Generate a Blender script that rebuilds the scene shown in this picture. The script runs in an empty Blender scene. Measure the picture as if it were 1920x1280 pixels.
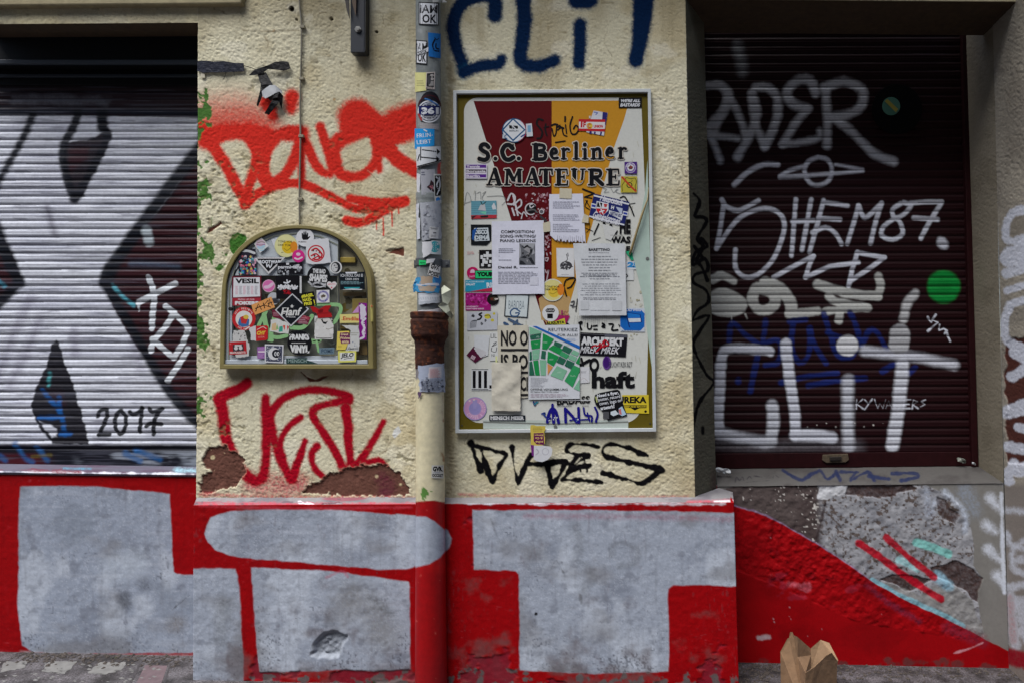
import bpy, math, random
import numpy as np
from mathutils import Matrix, Vector, geometry
random.seed(7)
SC = bpy.context.scene
COL = SC.collection
R = math.radians
# ------------------------------------------------------------------ camera
W0, H0, F = 1920.0, 1280.0, 1280.0          # photograph size and focal length in its pixels (24 mm)
CAMZ = 1.40
PITCH, ROLL = R(1.92), R(0.55)
rot = Matrix.Rotation(PITCH, 3, 'X') @ Matrix.Rotation(R(90), 3, 'X') @ Matrix.Rotation(ROLL, 3, 'Z')
v = rot.transposed() @ Vector((0, 1, 0))     # where the depth direction falls from the principal point
PCX = 1235.0 - F * v.x / -v.z                 # frame is a crop: its principal point is off centre
PCY = 683.0 + F * v.y / -v.z
cam = bpy.data.cameras.new('camera')
cam.lens, cam.sensor_width, cam.sensor_fit = 24.0, 36.0, 'HORIZONTAL'
cam.shift_x = -(PCX - W0 / 2) / W0
cam.shift_y = (PCY - H0 / 2) / W0
cam.clip_start, cam.clip_end = 0.05, 500
camo = bpy.data.objects.new('camera', cam)
camo.matrix_world = Matrix.Translation((0, 0, CAMZ)) @ rot.to_4x4()
COL.objects.link(camo)
SC.camera = camo
# ------------------------------------------------------------------ light
SUN_EL, SUN_AZ = R(64), R(-38)               # from the street, upper left
wd = bpy.data.worlds.new('World'); SC.world = wd; wd.use_nodes = True
nt = wd.node_tree; bg = nt.nodes['Background']
sky = nt.nodes.new('ShaderNodeTexSky'); sky.sky_type = 'NISHITA'; sky.sun_disc = False
sky.sun_elevation = SUN_EL; sky.air_density = 1.0; sky.dust_density = 3.0; sky.ozone_density = 1.0
sky.sun_rotation = R(180) - SUN_AZ
nt.links.new(sky.outputs[0], bg.inputs[0]); bg.inputs[1].default_value = 0.05
sl = bpy.data.lights.new('sun', 'SUN'); sl.energy = 1.5; sl.angle = R(42); sl.color = (1.0, 0.995, 0.99)
so = bpy.data.objects.new('sun', sl); COL.objects.link(so)
sd = Vector((math.sin(SUN_AZ) * math.cos(SUN_EL), -math.cos(SUN_AZ) * math.cos(SUN_EL), math.sin(SUN_EL)))
so.rotation_euler = sd.to_track_quat('Z', 'Y').to_euler(); so.location = sd * 20
SC.view_settings.view_transform = 'Standard'; SC.view_settings.look = 'None'
SC.view_settings.gamma = 1.0; SC.view_settings.use_curve_mapping = False
SC.view_settings.exposure = 1.6
# ------------------------------------------------------------------ pixel <-> world
RM = np.array(rot)
def P(px, py, depth):
    """point of the photograph's ray through (px,py) lying on the plane y = depth"""
    px = np.asarray(px, float); py = np.asarray(py, float)
    c = np.stack([(px - PCX) / F, -(py - PCY) / F, -np.ones_like(px)], -1)
    d = c @ RM.T
    t = depth / d[..., 1]
    p = d * t[..., None]; p[..., 2] += CAMZ
    return p
def proj(p):
    q = np.array(p, float); q[..., 2] -= CAMZ
    c = q @ RM
    return PCX + F * c[..., 0] / -c[..., 2], PCY - F * c[..., 1] / -c[..., 2]
def lin(c):
    c = np.asarray(c, float) / 255.0
    return np.where(c <= 0.04045, c / 12.92, ((c + 0.055) / 1.055) ** 2.4)
# ------------------------------------------------------------------ numpy noise
_rs = np.random.RandomState(3)
_T = _rs.rand(512, 512)
def vn(x, y, s=0):
    x = np.asarray(x) + s * 37.7; y = np.asarray(y) + s * 91.3
    xi = np.floor(x).astype(int); yi = np.floor(y).astype(int)
    fx = x - xi; fy = y - yi
    fx = fx * fx * (3 - 2 * fx); fy = fy * fy * (3 - 2 * fy)
    a = _T[yi % 512, xi % 512]; b = _T[yi % 512, (xi + 1) % 512]
    c = _T[(yi + 1) % 512, xi % 512]; d = _T[(yi + 1) % 512, (xi + 1) % 512]
    return (a * (1 - fx) + b * fx) * (1 - fy) + (c * (1 - fx) + d * fx) * fy
def fbm(x, y, s=0, o=4):
    t = 0; a = 0.5; n = 0
    for i in range(o):
        t = t + a * vn(x * 2 ** i, y * 2 ** i, s + i * 5); n += a; a *= 0.5
    return t / n
def sst(x, a, b):
    t = np.clip((x - a) / (b - a), 0, 1)
    return t * t * (3 - 2 * t)
# ------------------------------------------------------------------ paint canvas (colours per vertex)
def zt(Z, pts):
    p = np.asarray(pts, float)
    if Z is None: return p
    return np.stack([Z[0] + p[:, 0] / Z[2], Z[1] + p[:, 1] / Z[2]], -1)
def smooth(pts, n=3):
    p = np.asarray(pts, float)
    if len(p) < 3: return p
    q = np.vstack([2 * p[0] - p[1], p, 2 * p[-1] - p[-2]])
    out = []
    for i in range(1, len(q) - 2):
        for k in range(n):
            t = k / n
            out.append(0.5 * (2 * q[i] + (q[i + 1] - q[i - 1]) * t + (2 * q[i - 1] - 5 * q[i] + 4 * q[i + 1] - q[i + 2]) * t * t
                              + (3 * q[i] - q[i - 1] - 3 * q[i + 1] + q[i + 2]) * t ** 3))
    out.append(p[-1])
    return np.array(out)
class Canvas:
    def __init__(s, px, py, col):
        s.px, s.py = px, py
        s.c = np.tile(lin(col), (len(px), 1))
        s.grain = vn(px * 0.55, py * 0.55, 11) * 0.6 + vn(px * 0.25, py * 0.25, 12) * 0.4
        s.wob = fbm(px * 0.06, py * 0.06, 13, 3) - 0.5
        s.h = np.zeros(len(px))
        s.gk = 0.9
    def mix(s, idx, a, col):
        g = s.grain[idx]
        a = np.clip(a + (g - 0.5) * s.gk * 4 * a * (1 - a), 0, 1)
        s.c[idx] = s.c[idx] * (1 - a[:, None]) + lin(col) * a[:, None]
    def tint(s, a, col):
        a = np.clip(a, 0, 1)
        s.c = s.c * (1 - a[:, None]) + lin(col) * a[:, None]
    def stroke(s, Z, pts, r, soft, col, a=1.0, r2=None, wob=1.0, curve=True):
        k = 1.0 if Z is None else Z[2]
        pts = zt(Z, pts); r = r / k; r2 = r if r2 is None else r2 / k
        if len(pts) == 1: pts = np.vstack([pts, pts + 0.01])
        if curve: pts = smooth(pts)
        mr = max(r, r2) + soft + 3
        x0, y0 = pts.min(0) - mr; x1, y1 = pts.max(0) + mr
        idx = np.nonzero((s.px > x0) & (s.px < x1) & (s.py > y0) & (s.py < y1))[0]
        if not len(idx): return
        X = s.px[idx]; Y = s.py[idx]; best = np.full(len(idx), 1e9)
        n = len(pts) - 1
        for i in range(n):
            ax, ay = pts[i]; bx, by = pts[i + 1]
            dx, dy = bx - ax, by - ay; L = dx * dx + dy * dy + 1e-9
            t = np.clip(((X - ax) * dx + (Y - ay) * dy) / L, 0, 1)
            rr = r + (r2 - r) * (i + t) / n
            best = np.minimum(best, np.hypot(X - ax - t * dx, Y - ay - t * dy) - rr)
        best += s.wob[idx] * wob * 4
        al = sst(-best, -soft, soft) * a
        m = al > 0.003
        s.mix(idx[m], al[m], col)
    def sdf(s, pts, pad):
        x0, y0 = pts.min(0) - pad; x1, y1 = pts.max(0) + pad
        idx = np.nonzero((s.px > x0) & (s.px < x1) & (s.py > y0) & (s.py < y1))[0]
        X = s.px[idx]; Y = s.py[idx]; best = np.full(len(idx), 1e9); ins = np.zeros(len(idx), bool)
        n = len(pts)
        for i in range(n):
            ax, ay = pts[i]; bx, by = pts[(i + 1) % n]
            dx, dy = bx - ax, by - ay; L = dx * dx + dy * dy + 1e-9
            t = np.clip(((X - ax) * dx + (Y - ay) * dy) / L, 0, 1)
            best = np.minimum(best, np.hypot(X - ax - t * dx, Y - ay - t * dy))
            if ay != by:
                cr = (ay > Y) != (by > Y)
                ins ^= cr & (X < (bx - ax) * (Y - ay) / (by - ay) + ax)
        return idx, np.where(ins, -best, best)
    def poly(s, Z, pts, soft, col, a=1.0, wob=1.0, h=0.0, hw=3.0):
        pts = zt(Z, pts)
        idx, d = s.sdf(pts, soft + 6 + 3 * wob)
        if not len(idx): return
        d = d + s.wob[idx] * wob * 6
        al = sst(-d, -soft, soft) * a
        m = al > 0.003
        s.mix(idx[m], al[m], col)
        if h: s.h[idx] += h * sst(-d, -hw, hw)
        return idx, d
# ------------------------------------------------------------------ materials
MATS = {}
def mat(name, col=None, rough=0.8, metal=0.0, vc=False, bump=0.0, bscale=400, var=0.0, vscale=30, spec=0.5, bdist=0.002):
    if name in MATS: return MATS[name]
    m = bpy.data.materials.new(name); m.use_nodes = True
    N, L = m.node_tree.nodes, m.node_tree.links
    b = N['Principled BSDF']
    b.inputs['Roughness'].default_value = rough; b.inputs['Metallic'].default_value = metal
    b.inputs['Specular IOR Level'].default_value = spec
    g = N.new('ShaderNodeNewGeometry')
    if vc:
        at = N.new('ShaderNodeAttribute'); at.attribute_name = 'Col'; src = at.outputs['Color']
    else:
        rg = N.new('ShaderNodeRGB'); rg.outputs[0].default_value = (*lin(col), 1); src = rg.outputs[0]
    if var:
        n = N.new('ShaderNodeTexNoise'); n.inputs['Scale'].default_value = vscale; n.inputs['Detail'].default_value = 6
        L.new(g.outputs['Position'], n.inputs['Vector'])
        mr = N.new('ShaderNodeMapRange'); mr.inputs[1].default_value = 0.25; mr.inputs[2].default_value = 0.75
        mr.inputs[3].default_value = 1 - var; mr.inputs[4].default_value = 1 + var
        L.new(n.outputs[0], mr.inputs[0])
        mx = N.new('ShaderNodeMix'); mx.data_type = 'RGBA'; mx.blend_type = 'MULTIPLY'; mx.inputs[0].default_value = 1
        L.new(src, mx.inputs[6]); L.new(mr.outputs[0], mx.inputs[7]); src = mx.outputs[2]
    L.new(src, b.inputs['Base Color'])
    if bump:
        n = N.new('ShaderNodeTexNoise'); n.inputs['Scale'].default_value = bscale; n.inputs['Detail'].default_value = 4
        L.new(g.outputs['Position'], n.inputs['Vector'])
        bp = N.new('ShaderNodeBump'); bp.inputs['Strength'].default_value = bump; bp.inputs['Distance'].default_value = bdist
        L.new(n.outputs[0], bp.inputs['Height']); L.new(bp.outputs[0], b.inputs['Normal'])
    MATS[name] = m
    return m
def M_stucco(): return mat('stucco_paint', rough=0.9, vc=True, bump=0.35, bscale=260, var=0.12, vscale=150, spec=0.05)
def M_smooth(): return mat('painted_render', rough=0.62, vc=True, bump=0.18, bscale=160, var=0.07, vscale=60, spec=0.12)
def M_slat(): return mat('painted_slats', rough=0.5, vc=True, bump=0.1, bscale=90, var=0.10, vscale=70, spec=0.14)
def M_print(): return mat('printed_paper', rough=0.55, vc=True, var=0.05, vscale=90, spec=0.08)
def M_pipe(): return mat('pipe_paint', rough=0.5, vc=True, bump=0.15, bscale=120, var=0.12, vscale=50, spec=0.3)
# ------------------------------------------------------------------ objects
def tag(o, label=None, cat=None, group=None, kind=None):
    if label: o['label'] = label
    if cat: o['category'] = cat
    if group: o['group'] = group
    if kind: o['kind'] = kind
    return o
def link(name, me, parent=None):
    o = bpy.data.objects.new(name, me); COL.objects.link(o)
    if parent is not None:
        o.parent = parent; o.matrix_parent_inverse = Matrix.Translation(-parent.location)
    return o
def empty(name, loc, label, cat, group=None):
    o = bpy.data.objects.new(name, None); COL.objects.link(o)
    o.location = [float(a) for a in loc]; o.empty_display_size = 0.1
    return tag(o, label, cat, group)
def mesh_np(name, verts, faces_flat, fsize, m, col=None, smooth_=True):
    me = bpy.data.meshes.new(name)
    verts = np.asarray(verts, np.float32); nf = len(faces_flat) // fsize
    me.vertices.add(len(verts)); me.vertices.foreach_set('co', verts.ravel())
    me.loops.add(len(faces_flat)); me.loops.foreach_set('vertex_index', np.asarray(faces_flat, np.int32))
    me.polygons.add(nf); me.polygons.foreach_set('loop_start', np.arange(nf, dtype=np.int32) * fsize)
    me.update(calc_edges=True)
    me.polygons.foreach_set('use_smooth', np.full(nf, smooth_))
    if col is not None:
        a = me.color_attributes.new('Col', 'FLOAT_COLOR', 'POINT')
        a.data.foreach_set('color', np.hstack([col, np.ones((len(col), 1))]).astype(np.float32).ravel())
    me.materials.append(m); me.validate()
    return me
def qfaces(nu, nv, wrap=False):
    """quads of an (nv rows x nu columns) vertex grid"""
    c = np.arange(nu if wrap else nu - 1); r = np.arange(nv - 1)
    C, Rr = np.meshgrid(c, r); C2 = (C + 1) % nu
    return np.stack([Rr * nu + C, (Rr + 1) * nu + C, (Rr + 1) * nu + C2, Rr * nu + C2], -1).reshape(-1)
def grid(name, corners, step, colf, m, parent=None, skirt=None, disp=None):
    """dense sheet TL,TR,BR,BL (world corners); colf(canvas-less px,py)->Canvas; its h is relief along the normal"""
    tl, tr, br, bl = [np.asarray(c, float) for c in corners]
    Lu = max(np.linalg.norm(tr - tl), np.linalg.norm(br - bl)); Lv = max(np.linalg.norm(bl - tl), np.linalg.norm(br - tr))
    s = step * 3.0 / F
    nu = max(2, int(Lu / s) + 1); nv = max(2, int(Lv / s) + 1)
    u, w = np.meshgrid(np.linspace(0, 1, nu), np.linspace(0, 1, nv))
    u = u.ravel()[:, None]; w = w.ravel()[:, None]
    p = (tl * (1 - u) + tr * u) * (1 - w) + (bl * (1 - u) + br * u) * w
    px, py = proj(p)
    cv = colf(px, py)
    nrm = np.cross(bl - tl, tr - tl); nrm /= np.linalg.norm(nrm)
    if nrm @ (-p.mean(0) + np.array([0, 0, CAMZ])) < 0: nrm = -nrm
    h = cv.h + (disp(px, py) if disp else 0)
    p = p + nrm * h[:, None]
    f = qfaces(nu, nv); c = cv.c
    if skirt is not None:
        b = np.concatenate([np.arange(nu), np.arange(1, nv) * nu + nu - 1, (nv - 1) * nu + np.arange(nu - 2, -1, -1), np.arange(nv - 2, 0, -1) * nu])
        q = p[b].copy(); q[:, 1] = skirt
        n0 = len(p); k = len(b); i = np.arange(k); j = (i + 1) % k
        f = np.concatenate([f, np.stack([b[i], b[j], n0 + j, n0 + i], -1).reshape(-1)])
        p = np.vstack([p, q]); c = np.vstack([c, c[b]])
    me = mesh_np(name, p, f, 4, m, c)
    return link(name, me, parent)
def pydata(name, verts, faces, m, parent=None, smooth_=False, bevel=0.0, solid=0.0, sub=0):
    me = bpy.data.meshes.new(name)
    me.from_pydata([tuple(map(float, v)) for v in verts], [], faces); me.update()
    if m: me.materials.append(m)
    for p in me.polygons: p.use_smooth = smooth_
    o = link(name, me, parent)
    if solid:
        d = o.modifiers.new('thickness', 'SOLIDIFY'); d.thickness = solid; d.offset = 0
    if bevel:
        d = o.modifiers.new('bevel', 'BEVEL'); d.width = bevel; d.segments = 2; d.limit_method = 'ANGLE'
    if sub:
        d = o.modifiers.new('sub', 'SUBSURF'); d.levels = sub; d.render_levels = sub
    return o
def slab(name, front, back, m, parent=None, bevel=0.002):
    """solid between two equal point loops (front, back)"""
    n = len(front)
    fs = [list(range(n))[::-1], list(range(n, 2 * n))] + [[i, (i + 1) % n, n + (i + 1) % n, n + i] for i in range(n)]
    return pydata(name, list(front) + list(back), fs, m, parent, bevel=bevel)
def plate(name, pts, d0, d1, m, parent=None, bevel=0.002, Z=None):
    """outline in pixels at depth d0 (front), extruded straight back to depth d1"""
    p = zt(Z, pts); a = P(p[:, 0], p[:, 1], d0); b = a.copy(); b[:, 1] = d1
    return slab(name, a, b, m, parent, bevel)
def tube(name, pts, r, m, parent=None, n=10, col=None):
    pts = np.asarray(pts, float); V = []; k = len(pts)
    rr = np.full(k, r) if np.isscalar(r) else np.asarray(r)
    for i in range(k):
        t = pts[min(i + 1, k - 1)] - pts[max(i - 1, 0)]; t /= np.linalg.norm(t)
        a = np.cross(t, [0, 1, 0]) if abs(t[1]) < 0.9 else np.cross(t, [1, 0, 0]); a /= np.linalg.norm(a); b = np.cross(t, a)
        for j in range(n):
            g = 2 * math.pi * j / n; V.append(pts[i] + rr[i] * (math.cos(g) * a + math.sin(g) * b))
    fs = [[i * n + j, i * n + (j + 1) % n, (i + 1) * n + (j + 1) % n, (i + 1) * n + j] for i in range(k - 1) for j in range(n)]
    fs += [list(range(n))[::-1], list(range((k - 1) * n, k * n))]
    return pydata(name, V, fs, m, parent, smooth_=True)
# ================================================================== SETTING: pavement and building front
D = 3.0                                        # pilaster wall plane; the street lies towards y = 0
D_PL, D_LP, D_LS, D_RP, D_RS = 2.965, 3.17, 3.225, 3.22, 3.52
g1 = P(180, 1229, D_LP - .02)[None][0]; g2 = P(1620, 1246, D_RP); g3 = P(1386, 1296, D_PL)
gn = np.cross(g2 - g1, g3 - g1); gn /= np.linalg.norm(gn)
def ground_z(x, y): return g1[2] - (gn[0] * (x - g1[0]) + gn[1] * (y - g1[1])) / gn[2]
def rowpts(pts, d): return [P(x, y, d) for x, y in pts]

def ground_mat():
    m = bpy.data.materials.new('pavement_concrete'); m.use_nodes = True
    N, L = m.node_tree.nodes, m.node_tree.links; b = N['Principled BSDF']; b.inputs['Roughness'].default_value = 0.85
    g = N.new('ShaderNodeNewGeometry')
    def noise(sc, det=6):
        n = N.new('ShaderNodeTexNoise'); n.inputs['Scale'].default_value = sc; n.inputs['Detail'].default_value = det
        L.new(g.outputs['Position'], n.inputs['Vector']); return n.outputs[0]
    r = N.new('ShaderNodeValToRGB'); L.new(noise(14), r.inputs[0])
    e = r.color_ramp.elements
    e[0].position = 0.36; e[0].color = (*lin((44, 40, 41)), 1); e[1].position = 0.66; e[1].color = (*lin((104, 100, 104)), 1)
    r2 = N.new('ShaderNodeValToRGB'); L.new(noise(160, 3), r2.inputs[0])
    e = r2.color_ramp.elements
    e[0].position = 0.40; e[0].color = (0.45, 0.43, 0.42, 1); e[1].position = 0.62; e[1].color = (1.1, 1.1, 1.1, 1)
    mx = N.new('ShaderNodeMix'); mx.data_type = 'RGBA'; mx.blend_type = 'MULTIPLY'; mx.inputs[0].default_value = 1
    L.new(r.outputs[0], mx.inputs[6]); L.new(r2.outputs[0], mx.inputs[7]); L.new(mx.outputs[2], b.inputs['Base Color'])
    bp = N.new('ShaderNodeBump'); bp.inputs['Strength'].default_value = 0.6; bp.inputs['Distance'].default_value = 0.006
    L.new(noise(70), bp.inputs['Height']); L.new(bp.outputs[0], b.inputs['Normal'])
    return m
S = 120.0
gv = [(x, y, ground_z(x, y)) for x, y in ((-S, -S), (S, -S), (S, D + 0.6), (-S, D + 0.6))]
tag(pydata('pavement', gv, [[0, 1, 2, 3]], ground_mat()), kind='structure')

bld = empty('street_building', (0, D + .1, ground_z(0, D)), 'cream plastered building front with red and silver painted plinth and graffiti tags', 'building')

# ---------------------------------------------------------------- stucco wall
ZC = (360, 0, 2.9091); ZD = (360, 680, 4.3636); ZE = (830, 0, 3.7647); ZF = (830, 800, 2.6667)
CREAM = (211, 206, 179)
BROWN_A = [(100,740),(130,690),(220,672),(280,690),(310,740),(390,750),(425,800),(410,850),(425,900),(395,950),(390,1000),(280,1020),(150,1050),(80,1050),(60,990),(90,930),(150,880),(120,860),(90,790)]
BROWN_B = [(905,1065),(930,1010),(1040,970),(1130,910),(1230,880),(1340,845),(1480,840),(1570,840),(1640,870),(1700,920),(1760,990),(1785,1070),(1600,1090),(1400,1085),(1200,1085)]
def stucco_relief(px, py, k=1.0):
    wx = px + 4 * vn(px * .08, py * .08, 15); wy = py + 4 * vn(px * .08, py * .08, 16)
    n2 = vn(wx * .40, wy * .40, 9); n3 = vn(wx * .24, wy * .24, 14)
    pit = sst(vn(wx * .27, wy * .33, 17), .62, .92)
    cal = .6 + .4 * sst(fbm(px * .008, py * .008, 18, 3), .35, .7)
    return k * cal * (.0024 * (n2 - .5) + .0013 * (n3 - .5) - .0020 * pit) + .0016 * k * (fbm(px * .02, py * .02, 19, 3) - .5)
def stucco_base(cv, px, py):
    cv.tint(sst(fbm(px * .011, py * .011, 21, 4), .45, .8) * .5, (190, 172, 128))
    cv.tint(sst(fbm(px * .02, py * .005, 22, 4), .5, .85) * .35, (214, 206, 178))
    cv.tint(sst(vn(px * .21, py * .21, 23) * .6 + vn(px * .5, py * .5, 24) * .4, .62, .95) * .28, (150, 132, 92))
    cv.tint(sst(vn(px * .09, py * .09, 25), .9, .97) * .5, (120, 108, 80))
def wall_col(px, py):
    cv = Canvas(px, py, CREAM)
    stucco_base(cv, px, py)
    # dirt on the render, painted darker towards the top and beside the downpipe
    cv.tint(sst(fbm(px * .012, py * .006, 31, 4) + sst(260 - py, 0, 260) * .35, .55, 1.0) * .55, (150, 136, 102))
    cv.tint(sst(fbm(px * .03, py * .008, 32, 4), .42, .7) * np.exp(-((px - 842) / 14.) ** 2) * .75, (112, 98, 68))
    cv.tint(np.exp(-((py - 706) / 16.) ** 2) * sst(px, 410, 440) * sst(700 - px, 0, 30) * (.25 + .5 * fbm(px * .05, py * .05, 33, 3)), (118, 104, 72))  # soft shadow below the box, painted as a brown band
    cv.tint(np.exp(-((px - 800) / 26.) ** 2) * sst(py, 560, 640) * .35 * fbm(px * .03, py * .02, 34), (150, 128, 84))
    # hairline cracks, run-off streaks and grimy patches
    cr = np.exp(-((fbm(px * .006, py * .008, 35, 5) - .5) / .0022) ** 2) * sst(fbm(px * .012, py * .012, 36, 3), .5, .6)
    cv.tint(cr * .6, (104, 90, 66)); cv.h -= cr * .0012
    cv.tint(sst(fbm(px * .07, py * .004, 37, 4), .56, .8) * sst(fbm(px * .01, py * .006, 38, 3), .42, .65) * .40, (150, 138, 108))
    cv.tint(sst(fbm(px * .02, py * .025, 39, 5), .58, .72) * .40, (168, 156, 122)); cv.tint(sst(fbm(px * .016, py * .02, 40, 5), .60, .7) * .45, (224, 220, 200))
    cv.tint(sst(py, 850, 935) * fbm(px * .04, py * .02, 53, 4) * .35, (160, 140, 112))
    # orange-red tag
    RED = (207, 48, 38)
    Z = ZC
    gk0 = cv.gk; cv.gk = .35
    cv.stroke(Z, [(60,640),(180,620),(300,620),(420,680)], 60, 30, RED, .55)
    cv.stroke(Z, [(70,690),(180,670),(300,675),(420,720)], 55, 24, RED, .8)
    cv.stroke(Z, [(80,570),(240,550),(340,600)], 50, 32, RED, .3); cv.gk = gk0
    cv.poly(Z, [(40,690),(150,680),(300,680),(420,700),(480,720),(420,800),(350,830),(310,770),(250,755),(190,775),(110,800)], 5, RED)
    cv.stroke(Z, [(40,700),(90,760),(150,850),(210,950),(290,1105)], 46, 4, RED, r2=28)
    cv.stroke(Z, [(70,770),(140,730),(240,715),(330,720),(400,745)], 48, 8, RED)
    cv.stroke(Z, [(310,745),(352,840),(335,930),(290,1095)], 36, 4, RED, r2=26)
    cv.stroke(Z, [(400,740),(390,880),(400,985)], 32, 4, RED, r2=22)
    cv.stroke(Z, [(590,720),(500,725),(430,790),(395,880),(400,960),(440,1000),(500,965),(550,890),(580,790),(590,740)], 32, 4, RED)
    cv.stroke(Z, [(365,960),(390,1010)], 14, 3, RED)
    cv.stroke(Z, [(520,735),(600,730)], 44, 6, RED)
    cv.stroke(Z, [(405,560),(430,600),(445,640)], 40, 6, RED, r2=26)
    cv.stroke(Z, [(545,530),(540,590)], 46, 7, RED, r2=36)
    cv.stroke(Z, [(595,770),(597,985)], 27, 4, RED, r2=20)
    cv.stroke(Z, [(585,745),(625,790),(660,870),(705,935),(750,950)], 34, 4, RED, r2=24)
    cv.stroke(Z, [(702,695),(722,770),(750,860),(765,930)], 27, 4, RED)
    cv.stroke(Z, [(765,800),(830,755),(930,715),(1000,700)], 44, 5, RED)
    cv.stroke(Z, [(775,800),(785,880),(810,950),(880,968),(950,945),(1000,880),(1010,800)], 34, 4, RED, r2=24)
    cv.stroke(Z, [(1000,740),(1015,840),(1022,930)], 40, 4, RED, r2=18)
    cv.stroke(Z, [(880,640),(900,620)], 88, 9, RED)
    cv.stroke(Z, [(850,690),(940,670),(1040,690)], 50, 6, RED)
    cv.stroke(Z, [(1130,680),(1210,650)], 98, 10, RED)
    cv.stroke(Z, [(960,640),(1040,700),(1100,720)], 60, 6, RED)
    cv.stroke(Z, [(1045,770),(1150,720),(1230,700)], 52, 5, RED)
    cv.stroke(Z, [(1060,790),(1120,870),(1240,940)], 42, 4, RED)
    cv.stroke(Z, [(1020,720),(1060,810)], 55, 4, RED)
    cv.stroke(Z, [(288,1115),(370,1050),(470,1012),(580,1000),(680,1035),(790,1090),(880,1135),(980,1150)], 30, 3, RED, r2=22)
    cv.stroke(Z, [(865,1085),(960,1100),(1060,1110),(1150,1100)], 26, 3, RED)
    cv.stroke(Z, [(1100,1115),(1160,1100)], 28, 3, RED)
    cv.stroke(Z, [(845,1205),(920,1215),(1000,1180),(1080,1130)], 27, 3, RED)
    cv.poly(Z, [(870,1070),(1080,1080),(1080,1150),(1000,1190),(940,1160)], 3, RED)
    for x, y0, y1 in ((1043,1190,1285), (1090,1140,1235), (1005,1200,1252), (1126,1130,1165)):
        cv.stroke(Z, [(x, y0), (x + 2, y1)], 4, 1.2, RED, wob=.2)
    # crimson tag
    CR = (160, 10, 32); Z = ZD
    cv.stroke(Z, [(500,950),(650,960),(830,980),(900,960)], 60, 14, (176,40,60), .6)
    cv.stroke(Z, [(450,1010),(700,1040),(900,1030)], 40, 10, (190,90,100), .5)
    cv.stroke(Z, [(450,165),(380,215),(280,255),(225,290)], 44, 3, CR, r2=52)
    cv.stroke(Z, [(225,290),(255,420),(270,560),(315,720),(380,840),(460,935),(540,960),(590,890),(608,700),(605,440),(603,290)], 52, 4, CR, r2=40)
    cv.stroke(Z, [(640,430),(690,345),(770,275),(900,230),(1050,222),(1190,242),(1285,275),(1290,310)], 38, 3, CR, r2=30)
    cv.stroke(Z, [(1285,300),(1150,325),(1030,355),(990,400),(1010,470),(1100,610),(1190,760),(1235,870)], 32, 3, CR, r2=38)
    cv.stroke(Z, [(640,400),(650,540),(690,700),(745,850),(820,960)], 40, 4, CR, r2=32)
    cv.stroke(Z, [(820,945),(870,800),(925,640)], 42, 3, CR, r2=28)
    cv.stroke(Z, [(890,445),(800,510),(735,610),(722,700),(760,830),(800,940)], 28, 3, CR, r2=30)
    cv.stroke(Z, [(1020,680),(980,740),(990,830),(1050,910),(1130,960)], 34, 3, CR, r2=26)
    cv.stroke(Z, [(1255,365),(1275,500),(1285,700),(1300,820)], 44, 3, CR, r2=36)
    cv.stroke(Z, [(1565,480),(1480,640),(1380,790),(1290,870)], 27, 3, CR, r2=40)
    cv.stroke(Z, [(1380,835),(1480,800),(1545,800),(1590,850)], 24, 3, CR)
    # navy tag
    NV = (8, 34, 68); Z = ZE
    for pts, r, r2 in (([(370,110),(368,20),(330,-30),(220,-20),(120,50),(75,170),(88,310),(135,440),(150,510)], 52, 44),
                       ([(150,510),(270,470),(390,455),(415,420)], 42, 40),
                       ([(560,-40),(578,140),(560,300),(548,390),(575,455),(670,468),(790,430)], 54, 44),
                       ([(950,0),(1030,0)], 64, 64), ([(970,172),(968,300),(962,450)], 45, 45),
                       ([(1420,-40),(1405,200),(1365,430)], 78, 50)):
        cv.stroke(Z, pts, r + 5, 7, (20, 88, 120), .5, r2=r2 + 5)
        cv.stroke(Z, pts, r, 4, NV, r2=r2)
    # black brush tag
    BK = (16, 15, 18); Z = ZF
    for pts in ([(140,80),(165,150),(190,218)], [(150,92),(240,112),(320,135)], [(320,138),(285,200),(248,272)], [(248,272),(215,190),(195,118)],
                [(348,100),(355,190),(375,282)], [(375,280),(405,210),(440,140)], [(430,185),(520,180),(612,170)],
                [(520,182),(532,240),(545,300)], [(545,300),(585,235),(615,175)], [(780,98),(690,85),(640,88),(618,112),(640,130),(725,142)],
                [(720,150),(690,165),(650,200),(600,262)], [(735,190),(680,190),(650,205)], [(600,262),(700,266),(795,275)],
                [(1025,142),(930,105),(840,84),(805,100),(802,130),(830,152),(960,180),(1095,210)], [(1095,212),(1050,250),(995,285)], [(995,285),(900,255),(800,230)]):
        cv.stroke(Z, pts, 12.5, 1.1, BK, wob=2.6, curve=len(pts) > 4)
    for x, y0, y1 in ((690,150,170), (710,150,175), (722,190,222), (690,200,220)): cv.stroke(Z, [(x, y0), (x, y1)], 4, 1, BK)
    cv.stroke(Z, [(140,82)], 20, 2, BK); cv.poly(Z, [(655,132),(735,132),(738,160),(715,158),(690,150),(672,175),(640,215),(600,268),(592,262),(620,225)], 1, BK, wob=1.2); cv.poly(Z, [(630,205),(660,185),(715,176),(740,186),(735,205),(700,210),(650,222)], 1, BK, wob=1.2); cv.stroke(Z, [(1085,205),(1095,215)], 17, 1.5, BK)
    # green old paint showing at the left edge and over the box
    g = fbm(px * .05, py * .045, 41, 4) + vn(px * .16, py * .16, 42) * .25
    e = np.clip(1 - (px - 370) / 30., 0, 1) * sst(py, 130, 200) * sst(850 - py, 0, 60)
    e = np.maximum(e, np.clip(1 - np.hypot((px - 395) / 34., (py - 475) / 45.), 0, 1) * 1.1)
    hf = vn(px * .45, py * .4, 48) * .10 + vn(px * .22, py * .22, 49) * .16
    gm = sst(g + e * .26 + hf, .98, 1.03) * sst(e, .03, .15)
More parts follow.
